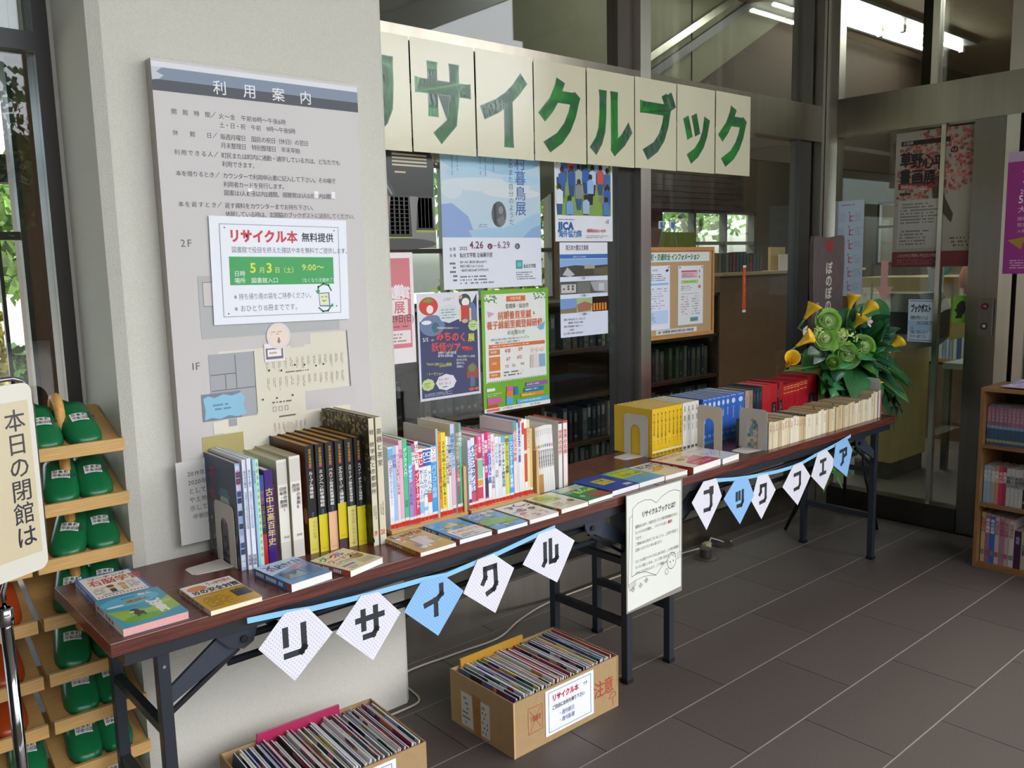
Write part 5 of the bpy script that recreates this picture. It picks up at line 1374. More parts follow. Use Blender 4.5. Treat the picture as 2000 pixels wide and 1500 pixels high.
poster('disaster_library_poster', 'narrow poster with six small photos in three blue-bordered rows', *PX(2.554, 2.850, 1.1515, 1.556), 0xdfe5f2, art_doc)
def art_yokai(s):
    s.rect(0, 0, 1, 1, 0xdfe2ea); s.rect(.03, .02, .97, .975, 0x343a66); s.poly([(.03, .02), (.97, .02), (.9, .10), (.75, .26), (.03, .26)], 0xe2e2e4)
    s.ell(.23, .30, .20, .10, 0x6f7fa4, 16); s.ell(.88, .22, .09, .12, 0x6a78a0, 14)
    s.ell(.18, .12, .15, .085, 0xd2402e, 18); s.poly([(.08, .075), (.18, .04), (.27, .07), (.18, .09)], 0x7a9a40); s.ell(.20, .15, .055, .04, 0xf0e6e0, 10); s.ell(.14, .27, .08, .02, 0xeef0f2, 10); s.ell(.28, .32, .06, .05, 0x3c6a78)
    s.ell(.50, .20, .17, .085, 0xd6dedc, 24, .05); s.fine(.38, .15, .62, .25, 4, 0x6a8a8a, seed=5); s.fine(.42, .05, .6, .08, 2, 0xb08a8a, seed=2)
    s.ell(.77, .085, .10, .065, 0x35504c, 16); s.ell(.78, .10, .065, .04, 0xf2ece8, 12); s.ell(.70, .05, .03, .02, 0xe89aa8); s.poly([(.70, .13), (.82, .13), (.86, .26), (.68, .26)], 0xc8403e); s.rect(.67, .16, .70, .28, 0xe0d8a0); s.rect(.84, .16, .87, .28, 0xe0d8a0); s.ell(.76, .28, .05, .02, 0xd8b090)
    s.ell(.90, .33, .085, .05, 0xc3d98a, 20, .06); s.fine(.84, .31, .96, .35, 2, 0x6a8a4a, seed=6)
    s.text(.30, .315, .022, '阿部秋雄追悼企画&春のイベント', 0xf0f0f0, 0, 0, .8, rise=-.05)
    s.text(.07, .40, .05, '5/5', 0xf0f0f4, .01, 0, .95); s.text(.20, .425, .02, '(月)', 0xf0f0f4); s.text(.28, .355, .095, 'みちのく', 0xdc4a44, .035, 0, .95, rise=-.10); s.text(.20, .455, .095, '妖怪ツアー', 0xdc4a44, .035, 0, .92, rise=-.08); s.text(.80, .40, .085, '展', 0xdce03a, .03)
    s.text(.30, .545, .028, '10時半〜12時 研修室', 0xf0f0f0, .01, 0, .85, rise=-.05); s.text(.30, .575, .028, '要予約 定員50組', 0xf0f0f0, .01, 0, .85, rise=-.05); s.text(.70, .525, .04, '入場無料', 0xe23a30, .03, 0, .8, rise=-.05)
    s.text(.10, .64, .030, '『みちのく妖怪ツアー』朗読劇', 0xd8e05a, .01, 0, .72, rise=-.06); s.text(.30, .675, .024, '（宮城弁読みきかせ）', 0xd8e05a, 0, 0, .7); s.text(.10, .73, .036, '・トークショー', 0xd8e05a, .01, 0, .8, rise=-.05)
    for k, L in enumerate(('『みちのく妖怪ツアー』原作者', '佐々木ひとみさん', '野泉マヤさん', '堀米薫さん')): s.text(.60, .60 + .032 * k, .026, L, 0xf0f0f4, .01, 0, .62, rise=-.04)
    s.ell(.42, .845, .16, .075, 0xe4e6ea, 24, .06); s.text(.30, .80, .03, '各月に展示', 0xc0405a, 0, 0, .8); s.text(.30, .84, .03, '時季で楽しめ', 0xc0405a, 0, 0, .8); s.fine(.36, .875, .5, .90, 1, 0x5a5a6a, seed=4)
    s.ell(.13, .85, .10, .055, 0xc8d88a, 20, .06); s.fine(.07, .83, .19, .88, 3, 0x5a6a3a, seed=7)
    s.poly([(.78, .72), (.88, .68), (.96, .75), (.95, .85), (.86, .82), (.76, .84)], 0xa83a34); s.ell(.86, .74, .06, .04, 0x5a8a4a); s.rect(.82, .82, .90, .92, 0x5a6f90); s.ell(.84, .945, .05, .015, 0xd2622a); s.ell(.93, .945, .04, .015, 0xd2622a)
    s.fine(.07, .93, .62, .965, 3, 0xc8ccd8, seed=9)
poster('storybook_poster', 'navy poster with a tomato, a doll and red handwritten lettering', *PX(1.815, 2.107, .965, 1.3695), 0xdfe2ea, art_yokai)
def art_green(s):
    s.rect(0, 0, 1, 1, 0x77b52c); s.rect(.045, .035, .955, .76, 0xe9eae2)
    r = random.Random(6)
    for (cx, cy) in ((.13, .06), (.86, .05)):
        for k in range(22): s.ell(cx + r.uniform(-.09, .09), cy + r.uniform(-.03, .04), .013, .007, 0x5f9a54, 6)
    for k in range(14): s.ell(r.uniform(.06, .94), r.uniform(.1, .4), .012, .006, 0xa8cc94, 6)
    s.rect(.36, .055, .64, .10, 0xd8702c); s.text(.41, .06, .032, '令和7年度', 0xf4ece4, .01, 0, .82)
    s.text(.34, .115, .044, '宮城県・仙台市', 0x4a4e4a, 0, -.02, .86); s.text(.225, .175, .072, '前期養育里親・', 0xd8652c, .02, 0, .86); s.text(.065, .25, .072, '養子縁組里親登録研修', 0xd8652c, .02, 0, .86); s.text(.36, .335, .042, 'のお知らせ', 0x4a4e4a, 0, 0, .95)
    s.poly([(.08, .17), (.18, .19), (.10, .22)], 0xd8a0c8); s.poly([(.82, .33), (.88, .31), (.94, .28), (.92, .35), (.86, .355)], 0x6ab8e0)
    s.text(.12, .395, .020, '里親さまは様々な理由で 家庭で暮らせない子どもたちを', 0x6a6e6a, 0, -.02, .85); s.text(.18, .42, .020, '家庭に迎え入れて養育する制度です', 0x6a6e6a, 0, 0, .85)
    s.rect(.09, .445, .93, .475, 0xd8702c); s.fine(.14, .45, .88, .47, 1, 0xf0dccc, seed=3)
    for (y0, y1) in ((.485, .53), (.545, .66), (.675, .715)): s.rect(.09, y0, .245, y1, 0xd67a2a)
    s.text(.11, .495, .02, '申込期間', 0xf4ece4, .01, 0, .8); s.text(.13, .59, .02, '研修日', 0xf4ece4, .01, 0, .8); s.text(.11, .685, .02, '研修会場', 0xf4ece4, .01, 0, .8)
    for (x_, y_, L, z_) in ((.32, .48, '4/10', .045), (.52, .475, '5/9', .045), (.34, .55, '6/7', .04), (.5, .545, '6/21', .04), (.32, .615, '7/5', .035), (.42, .613, '7/6', .035), (.55, .61, '9/18', .03)): s.text(x_, y_, z_, L, 0xc8703a, .01, 0, .75)
    for (x_, c) in ((.74, 0xd0c0b0), (.82, 0x8ab0c8), (.89, 0x8ab0c8), (.79, 0xe0d8d0)): s.ell(x_, .52 + (.05 if x_ == .79 else 0), .028, .02, 0xe8d0c0); s.poly([(x_ - .04, .56), (x_ + .04, .56), (x_ + .045, .67), (x_ - .045, .67)], c)
    s.fine(.3, .67, .68, .72, 2, 0x6a6e6a, seed=4)
    for k in range(28): s.poly([(.05 + k * .0322, .765), (.065 + k * .0322, .74), (.082 + k * .0322, .765)], 0x77b52c)
    s.rect(.04, .80, .16, .825, 0xf0f2ea); s.fine(.05, .84, .28, .87, 2, 0xe4f0d0, seed=5); s.rect(.05, .88, .25, .925, 0xd860a8); s.rect(.05, .935, .20, .965, 0xd8503a); s.rect(.33, .80, .42, .87, 0xe060a0); s.ell(.37, .87, .05, .03, 0xe0883a); s.rect(.32, .89, .42, .955, 0x58b4e4); s.rect(.44, .81, .5, .88, 0x3a78c8)
    s.rect(.62, .79, .97, .825, 0x9a5ab0); s.rect(.59, .835, .90, .87, 0x3a78c8); s.rect(.54, .88, .90, .91, 0xe09a2a); s.rect(.48, .925, .98, .96, 0x62b8e8)
    for (x0, y0, x1, y1) in ((.64, .8, .95, .818), (.61, .842, .86, .862), (.56, .886, .86, .904), (.5, .932, .95, .952)): s.fine(x0, y0, x1, y1, 1, 0xf0f0ea, seed=int(x0 * 50))
    s.rect(0, .965, 1, 1, 0xf0f0ec); s.text(.26, .970, .022, 'みやぎ里親支援センターけやき', 0x4a4e4a, 0, -.02, .7); s.text(.68, .968, .026, '022-718-1031', 0x4a4e4a, .01, 0, .8); s.rect(.03, .972, .22, .992, 0xe07a5a)
poster('foster_poster', 'green-bordered poster with orange headline and small family drawing', *PX(2.120, 2.4815, .880, 1.370), 0x77b52c, art_green, tilt=.002)

# pin board hanging from two suction hooks
t = thing('pin_board', 'cork notice board in a light wood frame hanging on the glass', 'board', (3.092, 2.660, 1.093))
bw2, bh2 = .565, .440
b = MB(); b.box(.012, bw2 - .012, -.012, 0, .012, bh2 - .012, 0xb99a70); b.build('cork_panel', CORK, t)
for (x0, x1, z0, z1) in ((0, bw2, 0, .018), (0, bw2, bh2 - .018, bh2), (0, .014, .018, bh2 - .018), (bw2 - .014, bw2, .018, bh2 - .018)):
    b = MB(); b.box(x0, x1, -.020, 0, z0, z1, 0xc08a50); b.build('frame_rail', WOODP, t)
b = MB(); b.box(.030, .530, -.0135, -.012, .370, .415, 0xdfe4dc); q = b.build('title_strip', PAPER, t)
s = Sheet(t, .50, .045, O=(.030, -.0135, .370), name='title_lettering'); s.text(.03, .12, .72, '防犯・交通安全 インフォメーション', 0x3a7a60, .05, -.02, .78, slant=.15)
b = MB(); b.box(.115, .43, -.0135, -.012, .022, .045, 0xe4e6e6); b.build('title_strip', PAPER, t)
s = Sheet(t, .315, .023, O=(.115, -.0135, .022), name='title_lettering'); s.text(.03, .14, .7, '主催・加美警察署 加美地区交通安全協会 中新田支部', 0x2e3436, .02, -.02, .75)
for xx in (.165, .245):
    b = MB(); b.tube([(xx - .03 if xx < .2 else xx + .03, -.012, bh2 - .005), (xx, -.010, bh2 + .095)], .0018, 6, 0x4a6a78); b.build('cord', METALP, t)
for k, (xx, lb) in enumerate(((3.092 + .150, 'blue and white suction hook above the pin board, left one'), (3.092 + .232, 'blue and white suction hook above the pin board, right one'))):
    h = thing('suction_hook', lb, 'hook', (xx, 2.664, 1.62), group='suction hooks')
    b = MB(); b.box(0, .026, -.008, 0, .0, .036, 0xe2e6ea); b.build('base', METALP, h, bevel=.002)
    b = MB(); b.box(.005, .021, -.011, -.008, .006, .032, 0x4a6cc0); b.build('lever', METALP, h)
    b = MB(); b.tube([(.013, -.010, .002), (.013, -.020, -.008), (.013, -.026, .004)], .003, 6, 0xc8ccd0); b.build('hook_arm', METALP, h)
def art_n1(s):
    s.rect(0, 0, 1, 1, 0xe6eaf4); s.ell(.16, .08, .06, .03, 0xe8b0a8); s.text(.36, .05, .035, '令和7年度 情報', 0x4a4e5a, .01, 0, .5); s.poly([(.84, .07), (.94, .05), (.95, .09), (.86, .10)], 0x3a3e48)
    s.fine(.10, .12, .94, .24, 4, 0x3a4a5a, seed=1); s.rect(.08, .27, .95, .30, 0x88bde8)
    s.fine(.10, .34, .92, .68, 9, 0x8a92a4, seed=2, fill=.5); s.rect(.08, .70, .92, .91, 0xc2d8f2); s.fine(.12, .73, .5, .88, 5, 0x4a6aa0, seed=3)
def art_n2(s):
    s.rect(0, 0, 1, 1, 0xe4e6e4); s.rect(.12, .08, .78, .21, 0xe8bcc8); s.rect(.12, .08, .74, .105, 0xc84a78); s.fine(.16, .12, .74, .2, 3, 0x5a4a52, seed=1); s.rect(.12, .24, .8, .30, 0xb0d878); s.fine(.2, .26, .7, .285, 1, 0x4a6a2a, seed=2)
    s.text(.82, .07, .05, '防犯', 0x2a2a2a, .02, 0, .4); s.text(.82, .17, .05, '速報', 0x2a2a2a, .02, 0, .4)
    s.fine(.12, .33, .6, .42, 3, 0x6a6a6e, seed=3); s.rect(.12, .47, .8, .475, 0x4a6ab0); s.fine(.12, .5, .45, .84, 8, 0xb08a8a, seed=4, fill=.6); s.fine(.55, .5, .9, .84, 8, 0x8a8e96, seed=5, fill=.6); s.ell(.85, .36, .06, .03, 0xd87a70); s.rect(.48, .88, .80, .95, 0x5a94b0); s.ell(.6, .93, .1, .02, 0x6aa040)
def pinned(x, w, h, z, lab, art, rot):
    t = thing('pinned_notice', lab, 'notice', (x, 2.6475, z), rot=(0, rot, 0))
    b = MB(); b.box(0, w, -.0006, 0, 0, h, 0xe6eaf4); b.build('sheet', PAPER, t)
    s = Sheet(t, w, h, O=(0, -.0006, 0), name='notice_print'); art(s)
    for xx in (.012, w - .012):
        b = MB(); b.lathe([(.0035, 0), (.0035, .002), (.002, .006), (.003, .008), (0.0, .008)], 8, 0xb8a8b0)
        o = b.build('push_pin', METALP, t, loc=(xx, -.0008, h - .008)); o.rotation_euler = (PI / 2, 0, 0)
pinned(3.105, .205, .305, 1.140, 'white notice with blue bar pinned at the left of the cork board', art_n1, -.004)
pinned(3.372, .200, .290, 1.152, 'notice with pink and green panels pinned at the right of the cork board', art_n2, .0)
t = thing('warning_strip', 'orange vertical sticker with white ends on the glass right of the pin board', 'sticker', (3.945, 2.6665, 1.185))
b = MB(); b.box(0, .030, -.0006, 0, 0, .25, 0xc8562a); b.build('sticker_sheet', GLOSS, t)
s = Sheet(t, .03, .25, O=(0, -.0006, 0), name='print'); s.rect(0, 0, 1, .05, 0xe4e0d8); s.rect(0, .95, 1, 1, 0xe4e0d8); s.fine(.3, .1, .7, .9, 1, 0xe8a080, seed=4, vertical=True)

# ---- sheets on the side glazing (x grows towards the viewer, i.e. along -y)
def sideposter(name, label, y0, y1, z0, z1, base, art, xx=4.6665, m=PAPER, cat='poster'):
    w = y0 - y1; h = z1 - z0
    t = thing(name, label, cat, (xx, y0, z0), rz=-PI / 2)
    b = MB(); b.box(0, w, -.0006, 0, 0, h, base); b.build('sheet', m, t)
    s = Sheet(t, w, h, O=(0, -.0006, 0), m=m, name='poster_print'); art(s)
    return t
def art_shiki(s):
    s.rect(0, 0, 1, 1, 0x9a9484)
    r = random.Random(3)
    for k in range(520):
        a = r.uniform(0, 2 * PI); q = r.random() ** .5
        x_ = .52 + .42 * q * math.cos(a); y_ = .22 + .24 * q * math.sin(a)
        if k > 400: x_ = r.uniform(.03, .4); y_ = r.uniform(.1, .55)
        x_ = min(.97, max(.02, x_)); y_ = max(.01, y_)
        s.k -= 1 if k % 8 else 0
        s.ell(x_, y_, .025 * r.uniform(.5, 1.1), .016 * r.uniform(.5, 1.1), r.choice([0xa4584e, 0xb06a5c, 0x8f4a42, 0xa86e60, 0xb88070, 0x7a5048]), 6)
    s.poly([(.4, .35), (.5, .33), (.55, .5), (.64, .62), (.62, .68), (.5, .58), (.42, .5)], 0x3f3a28)
    s.rect(.06, .065, .58, .10, 0x241a18); s.text(.08, .068, .025, '企画展', 0xb8b0a4, .01)
    s.text(.05, .145, .115, '草野心平', 0x161414, .05, -.08, .78, rise=-.10); s.text(.58, .13, .06, 'の', 0x161414, .03); s.text(.05, .265, .115, '書画展', 0x161414, .05, .0, .78, rise=-.08)
    s.rect(.04, .375, .55, .42, 0x7a2e2a); s.text(.07, .38, .033, '2025年3月15日〜6月8日', 0xd8c4b8, .01, -.06, .62, rise=-.05)
    s.rect(.05, .50, .53, .86, 0xa8a49a); s.fine(.08, .52, .5, .68, 7, 0x5a5650, seed=1); s.fine(.08, .72, .4, .84, 5, 0x5a5650, seed=2); s.rect(.06, .445, .18, .462, 0x3a2422); s.fine(.6, .78, .95, .86, 3, 0x4a463c, seed=6, fill=.5)
    s.rect(0, .885, 1, 1, 0x6f2a2c); s.text(.06, .90, .03, 'いわき市立草野心平記念文学館', 0xb89a94, .01, -.02, .72); s.fine(.06, .94, .6, .985, 3, 0x9a6a68, seed=3)
sideposter('calligraphy_poster', 'dim exhibition poster with red foliage and black brush lettering by the door', 2.205, 1.720, 1.405, 2.112, 0x9a9484, art_shiki)
def art_cal(s):
    s.rect(0, 0, 1, 1, 0xbfcedc); s.ell(.16, .06, .09, .05, 0x4a7a6a, 3); s.fine(.3, .03, .9, .06, 1, 0x7a8aa0, seed=1)
    r = random.Random(2)
    for c in range(2):
        for q in range(6):
            x0 = .08 + c * .48; y0 = .12 + q * .145
            s.rect(x0, y0, x0 + .03, y0 + .012, 0x3a4a5a); s.fine(x0 + .18, y0 + .01, x0 + .42, y0 + .10, 6, 0x9aa8b8, seed=q + c, fill=.8)
            s.line([(x0 + .04, y0 + .03), (x0 + .04, y0 + .09), (x0 + .12, y0 + .09)], .03, 0xc06a84); s.line([(x0 + .04, y0 + .05), (x0 + .14, y0 + .04)], .025, 0xc06a84)
sideposter('closing_calendar', 'pale blue calendar sheet with pink marked days behind the wooden plaque', 2.575, 2.372, 1.245, 1.78, 0xbfcedc, art_cal, cat='calendar')
t = thing('arrow_sticker', 'pink downward arrow on the side glazing above the book chute', 'arrow', (4.6665, 2.292, 1.215), rz=-PI / 2)
b = MB(); b.prism([(.028, .228), (.028, .085), (0, .085), (.048, 0), (.100, .085), (.068, .085), (.068, .228)], -.0008, 0, 0xe0a898); b.build('arrow_sheet', PAPER, t)
def art_bp(s):
    s.rect(0, 0, 1, 1, 0xcfdfea); s.rect(0, .5, 1, .75, 0xa8cbe4); s.rect(.05, .03, .95, .045, 0x3a5a80); s.rect(.05, .955, .95, .97, 0x3a5a80)
    s.text(.09, .11, .20, 'ブックポスト', 0x1a1c20, .05, -.06, .42); s.text(.09, .38, .10, '図書館が閉まっている', 0x2c3a50, .02, -.04, .42); s.text(.32, .50, .10, 'ときはこちらに返却して下さい', 0x2c3a50, .02, -.04, .30); s.text(.10, .645, .07, '注意', 0xc04050, .02, 0, .5)
    s.text(.09, .73, .085, '大型絵本、紙芝居は入れないで', 0x2c3444, .02, -.04, .36); s.text(.09, .83, .085, 'カウンターへ返却して下さい', 0x2c3444, .02, -.04, .36)
sideposter('book_post_sign', 'pale blue book-post sign with black heading on the door glazing', 2.105, 1.955, 1.005, 1.232, 0xcfdfea, art_bp, cat='sign')
def art_mag(s):
    s.rect(0, 0, 1, 1, 0x9a2f80); s.rect(0, 0, 1, .08, 0xb8a0b8)
    s.fine(.2, .05, .9, .075, 1, 0x6a4a6a, seed=1); s.text(.25, .10, .08, '宮城県', 0xe0c8dc, .01, 0, .4); s.text(.22, .13, .13, '第45回', 0xf0e0ec, .03, 0, .8); s.text(.2, .30, .05, '2025', 0xf0e0ec, .01); s.text(.18, .34, .09, '5月10日', 0xf0e0ec, .02, 0, .85); s.text(.18, .44, .06, '大崎市', 0xe8d4e4, .01)
    for k in range(3): s.text(.18, .53 + .05 * k, .035, ['開場', '開演', '入場料'][k], 0xd8b8d0)
    s.poly([(.05, .72), (.5, .68), (.3, .72), (.25, .80)], 0xa88430); s.fine(.1, .88, .9, .96, 4, 0xd8b8d0, seed=3)
sideposter('concert_poster', 'magenta poster cut off by the right edge of the picture', 1.635, 1.33, 1.366, 1.95, 0x9a2f80, art_mag, xx=4.634)
def art_white(s):
    s.rect(0, 0, 1, 1, 0xb9bcb6); s.text(.12, .06, .10, 'ちびっこ', 0x4a6aa8, .04, 0, .9); s.poly([(.35, .55), (.42, .45), (.48, .55)], 0x8a5a30); s.rect(.42, .55, .5, .65, 0xa87a3a); s.rect(.05, .78, .09, .92, 0x3a8a7a); s.fine(.14, .78, .7, .9, 4, 0x5a5a58, seed=4)
sideposter('children_poster', 'greyish-white poster below the magenta one at the right picture edge', 1.52, 1.23, .84, 1.355, 0xb9bcb6, art_white)
def art_head(s): s.rect(0, 0, 1, 1, 0x7cbf3c); s.poly([(.45, .25), (.65, .18), (.85, .22), (.92, .45), (.85, .65), (.7, .72), (.68, .82), (.25, .85), (.22, .78), (.32, .72), (.28, .62), (.12, .55), (.25, .48), (.3, .35)], 0x3a3026)
sideposter('silhouette_sheet', 'lime green sheet with a dark head silhouette on the door', 1.875, 1.805, 1.115, 1.255, 0x7cbf3c, art_head)
t = thing('key_switch', 'grey key switch plate with red lamp on the door post', 'switch', (4.6395, 1.738, 1.055), rz=-PI / 2)
b = MB(); b.box(0, .072, -.014, 0, 0, .190, 0x5e564e); b.build('plate', METALP, t, bevel=.002)
for (cz, c, nm) in ((.150, 0x5a1412, 'red_lamp'), (.05, 0x26221e, 'key_cylinder')):
    b = MB(); b.lathe([(.016, 0), (.016, .004), (.011, .004), (.011, .008), (0, .008)], 14, 0x1c1a18)
    o = b.build(nm, METALP, t, loc=(.036, -.014, cz)); o.rotation_euler = (PI / 2, 0, 0)
    b = MB(); b.lathe([(.009, .0081), (.007, .0105), (0, .011)], 12, 0xc03a30 if nm == 'red_lamp' else 0xa8a8a4)
    q = b.build('lens' if nm == 'red_lamp' else 'keyhole', METALP, o)

# ================================================================== HANGING EXPLANATION SHEET
t = thing('explanation_sheet', 'laminated sheet with an open-book drawing hanging from the table edge', 'sign', (2.076, 1.842, 0.292), rz=.01)
b = MB(); b.box(0, .302, -.0007, 0, 0, .413, 0x8f8a80); b.build('laminate', LAM, t)
s = Sheet(t, .302, .413, O=(0, -.0007, 0), m=LAM, name='sheet_print')
s.poly([(.012, .012), (.975, .012), (.98, .955), (.02, .985)], 0xe6e9dc)
L_ = 0x4a4c48
s.line([(.11, .13), (.2, .095), (.32, .085), (.43, .10), (.52, .14), (.62, .10), (.75, .075), (.85, .075), (.955, .10)], .006, L_)
s.line([(.11, .13), (.09, .70)], .006, L_); s.line([(.955, .10), (.95, .64)], .006, L_); s.line([(.055, .20), (.10, .185)], .006, L_); s.line([(.055, .20), (.03, .76)], .006, L_)
s.line([(.09, .70), (.2, .685), (.33, .70), (.43, .735), (.52, .765), (.60, .72), (.68, .68)], .006, L_); s.line([(.03, .76), (.15, .74), (.3, .735), (.42, .75), (.52, .765)], .005, L_); s.line([(.03, .76), (.06, .815), (.16, .78)], .005, L_)
for q in range(4): s.line([(.04 + .01 * q, .775 + .01 * q), (.16, .745 + .008 * q)], .003, L_)
s.text(.26, .175, .055, 'リサイクルブックとは？', 0x30322e, .03, -.04, .80)
TT = ['複数ある本や、内容が古くなり資料的価値が少なく', 'なったものを除籍し、リサイクル本として', 'でます。', 'ご興味のある本がございましたら、ご自宅で役立て', '活用いただけると本も喜びます。', '', 'ひとつの家がリサイクルにある本が、この本が話題に', 'なったら嬉しいなぁ、という思い出あり、大切に', 'はせにられませんので、ご了承願います。']
for k, Lx in enumerate(TT): s.text(.15, .275 + k * .049, .031, Lx, 0x565854, .0, -.09, .86)
s.text(.73, .323, .032, '無料', 0xc0403a, .03, 0, .9)
s.ell(.80, .69, .085, .075, 0x4a4c48, 18); s.ell(.80, .69, .078, .069, 0xe6e9dc, 18); s.line([(.74, .66), (.80, .63), (.86, .67)], .005, L_); s.ell(.775, .70, .008, .008, 0x2a2a2a, 8); s.ell(.83, .695, .008, .008, 0x2a2a2a, 8); s.line([(.79, .73), (.81, .735)], .004, L_)
s.line([(.68, .78), (.69, .75), (.72, .745), (.74, .78), (.71, .80), (.68, .78)], .005, L_)
for q in range(4): s.line([(.90, .645 + q * .017), (.97, .64 + q * .016)], .005, L_)
for (x_, y_) in ((.11, .81), (.24, .80), (.34, .775)): s.line([(x_ - .03, y_), (x_, y_ - .02), (x_ + .03, y_), (x_, y_ + .02), (x_ - .03, y_)], .005, L_); s.ell(x_, y_, .01, .005, L_, 6)

# ================================================================== BUNTING
def strip(b, pts, w, col, y):
    for (x0, z0), (x1, z1) in zip(pts, pts[1:]):
        b.add([(x0, y, z0 - w / 2), (x1, y, z1 - w / 2), (x1, y, z1 + w / 2), (x0, y, z0 + w / 2), (x0, y + .0012, z0 - w / 2), (x1, y + .0012, z1 - w / 2), (x1, y + .0012, z1 + w / 2), (x0, y + .0012, z0 + w / 2)],
              [(0, 1, 2, 3), (7, 6, 5, 4), (3, 2, 6, 7), (0, 4, 5, 1)], col)
FL = {
 'リ': ([(0.856, 0.656), (0.918, 0.651), (0.981, 0.569), (0.872, 0.479), (0.785, 0.588)], 0xe6e6ec, [[(-.42, .42), (-.42, -.12)], [(.30, .42), (.30, -.42), (.18, -.55), (-.42, -.55)]]),
 'サ': ([(1.065, 0.640), (1.117, 0.637), (1.183, 0.561), (1.092, 0.458), (0.988, 0.565)], 0xe6e6ec, [[(-.55, .12), (.55, .12)], [(-.30, .42), (-.30, -.25)], [(.26, .45), (.26, -.42), (.12, -.6), (-.25, -.6)]]),
 'イ': ([(1.255, 0.628), (1.331, 0.624), (1.396, 0.562), (1.303, 0.458), (1.194, 0.559)], 0x8fc0ee, [[(.35, .55), (.35, .2), (.1, .02), (-.45, -.08)], [(.05, .02), (.05, -.6)]]),
 'ク': ([(1.449, 0.640), (1.509, 0.642), (1.586, 0.580), (1.509, 0.463), (1.394, 0.555)], 0xe6e6ec, [[(-.35, -.1), (-.22, .1), (-.22, .5), (.35, .5), (.38, -.3), (.25, -.5), (-.1, -.62)]]),
 'ル': ([(1.689, 0.660), (1.760, 0.662), (1.842, 0.603), (1.763, 0.487), (1.621, 0.581)], 0xe6e6ec, [[(-.32, .4), (-.32, -.4), (-.42, -.55)], [(.02, .5), (.02, -.5), (.30, -.5), (.42, -.4), (.42, .12)]]),
 'ブ': ([(2.513, 0.667), (2.591, 0.666), (2.628, 0.590), (2.534, 0.480), (2.444, 0.602)], 0xe6e6ec, [[(-.3, .42), (.15, .42)], [(.22, .55), (.22, .3)], [(.38, .55), (.38, .3)], [(.28, .2), (.28, -.4), (.15, -.6), (-.3, -.6)]]),
 'ッ': ([(2.712, 0.638), (2.794, 0.632), (2.841, 0.553), (2.747, 0.455), (2.638, 0.577)], 0x8fc0ee, [[(-.35, .2), (-.35, -.15)], [(-.08, .22), (-.08, -.13)], [(.25, .25), (.25, -.35), (.12, -.55), (-.25, -.55)]]),
 'ク2': ([(2.867, 0.623), (2.935, 0.621), (2.997, 0.543), (2.897, 0.442), (2.824, 0.531)], 0xe6e6ec, [[(-.32, -.02), (-.22, .1), (-.22, .45), (.3, .45), (.3, -.35), (.2, -.5), (-.25, -.55)]]),
 'フ': ([(3.124, 0.620), (3.191, 0.624), (3.263, 0.551), (3.166, 0.444), (3.046, 0.544)], 0xe6e6ec, [[(-.32, .38), (.32, .42), (.32, -.3), (.18, -.5), (-.28, -.55)]]),
 'エ': ([(3.321, 0.640), (3.393, 0.645), (3.474, 0.579), (3.380, 0.468), (3.271, 0.548)], 0xe6e6ec, [[(-.28, .4), (.28, .45)], [(0, .42), (0, -.42)], [(-.3, -.45), (.3, -.4)]]),
 'ア': ([(3.470, 0.655), (3.568, 0.668), (3.622, 0.606), (3.579, 0.490), (3.453, 0.565)], 0x8fc0ee, [[(-.4, .35), (.4, .42), (.4, .05), (.15, -.05)], [(.0, .12), (.0, -.4), (-.2, -.55)]]),
}
def bunting(label, keys, rib, x0):
    t = thing('bunting', label, 'bunting', (0, ty(x0) - .012, 0), rz=.0065)
    yo = 1.845 - ty(x0) * 0
    b = MB(); strip(b, rib, .014, 0x8cc8ea, .0012); b.build('ribbon', PAPER, t)
    for n_, kx in enumerate(keys):
        pts, c, strokes = FL[kx]
        off = -.0004 - .0012 * (n_ % 2)
        cx = sum(p[0] for p in pts) / 5; cz = sum(p[1] for p in pts) / 5
        b = MB(); b.prism(pts[::-1], off - .0008, off, c)
        f = b.build('flag', PAPER, t)
        f['label'] = ('pale blue' if c == 0x8fc0ee else 'white') + ' dotted paper flag with a black letter'
        w = pts[2][0] - pts[4][0]; h = pts[0][1] - pts[3][1]
        s = Sheet(f, w, h, O=(pts[4][0], off - .0008, pts[3][1]), name='flag_letter', lift=.0001)
        # dots inside the flag outline
        def inside(x, z):
            c_ = False
            for i in range(5):
                (xa, za), (xb, zb) = pts[i], pts[(i + 1) % 5]
                if (za > z) != (zb > z) and x < (xb - xa) * (z - za) / (zb - za) + xa: c_ = not c_
            return c_
        s.k += 1
        step = .0105
        i = 0; z = pts[3][1]
        while z < pts[0][1] + .01:
            xq = pts[4][0] + (step / 2 if i % 2 else 0)
            while xq < pts[2][0]:
                if inside(xq, z) and inside(xq + .003, z) and inside(xq - .003, z):
                    fx = (xq - pts[4][0]) / w; fy = 1 - (z - pts[3][1]) / h
                    rx = .0013 / w; ry = .0013 / h
                    s.mb.add([s.P(fx - rx, fy), s.P(fx, fy + ry), s.P(fx + rx, fy), s.P(fx, fy - ry)], [(0, 1, 2, 3)], 0x6f747e if c != 0x8fc0ee else 0x5a84b4)
                xq += step
            z += step * .6; i += 1
        sc = .128
        for st in strokes:
            q = [((cx + u * sc * .52 - pts[4][0]) / w, 1 - (cz - .004 + v * sc * .52 - pts[3][1]) / h) for u, v in st]
            s.line(q, .0155 / w, 0x2a2f34)
    return t
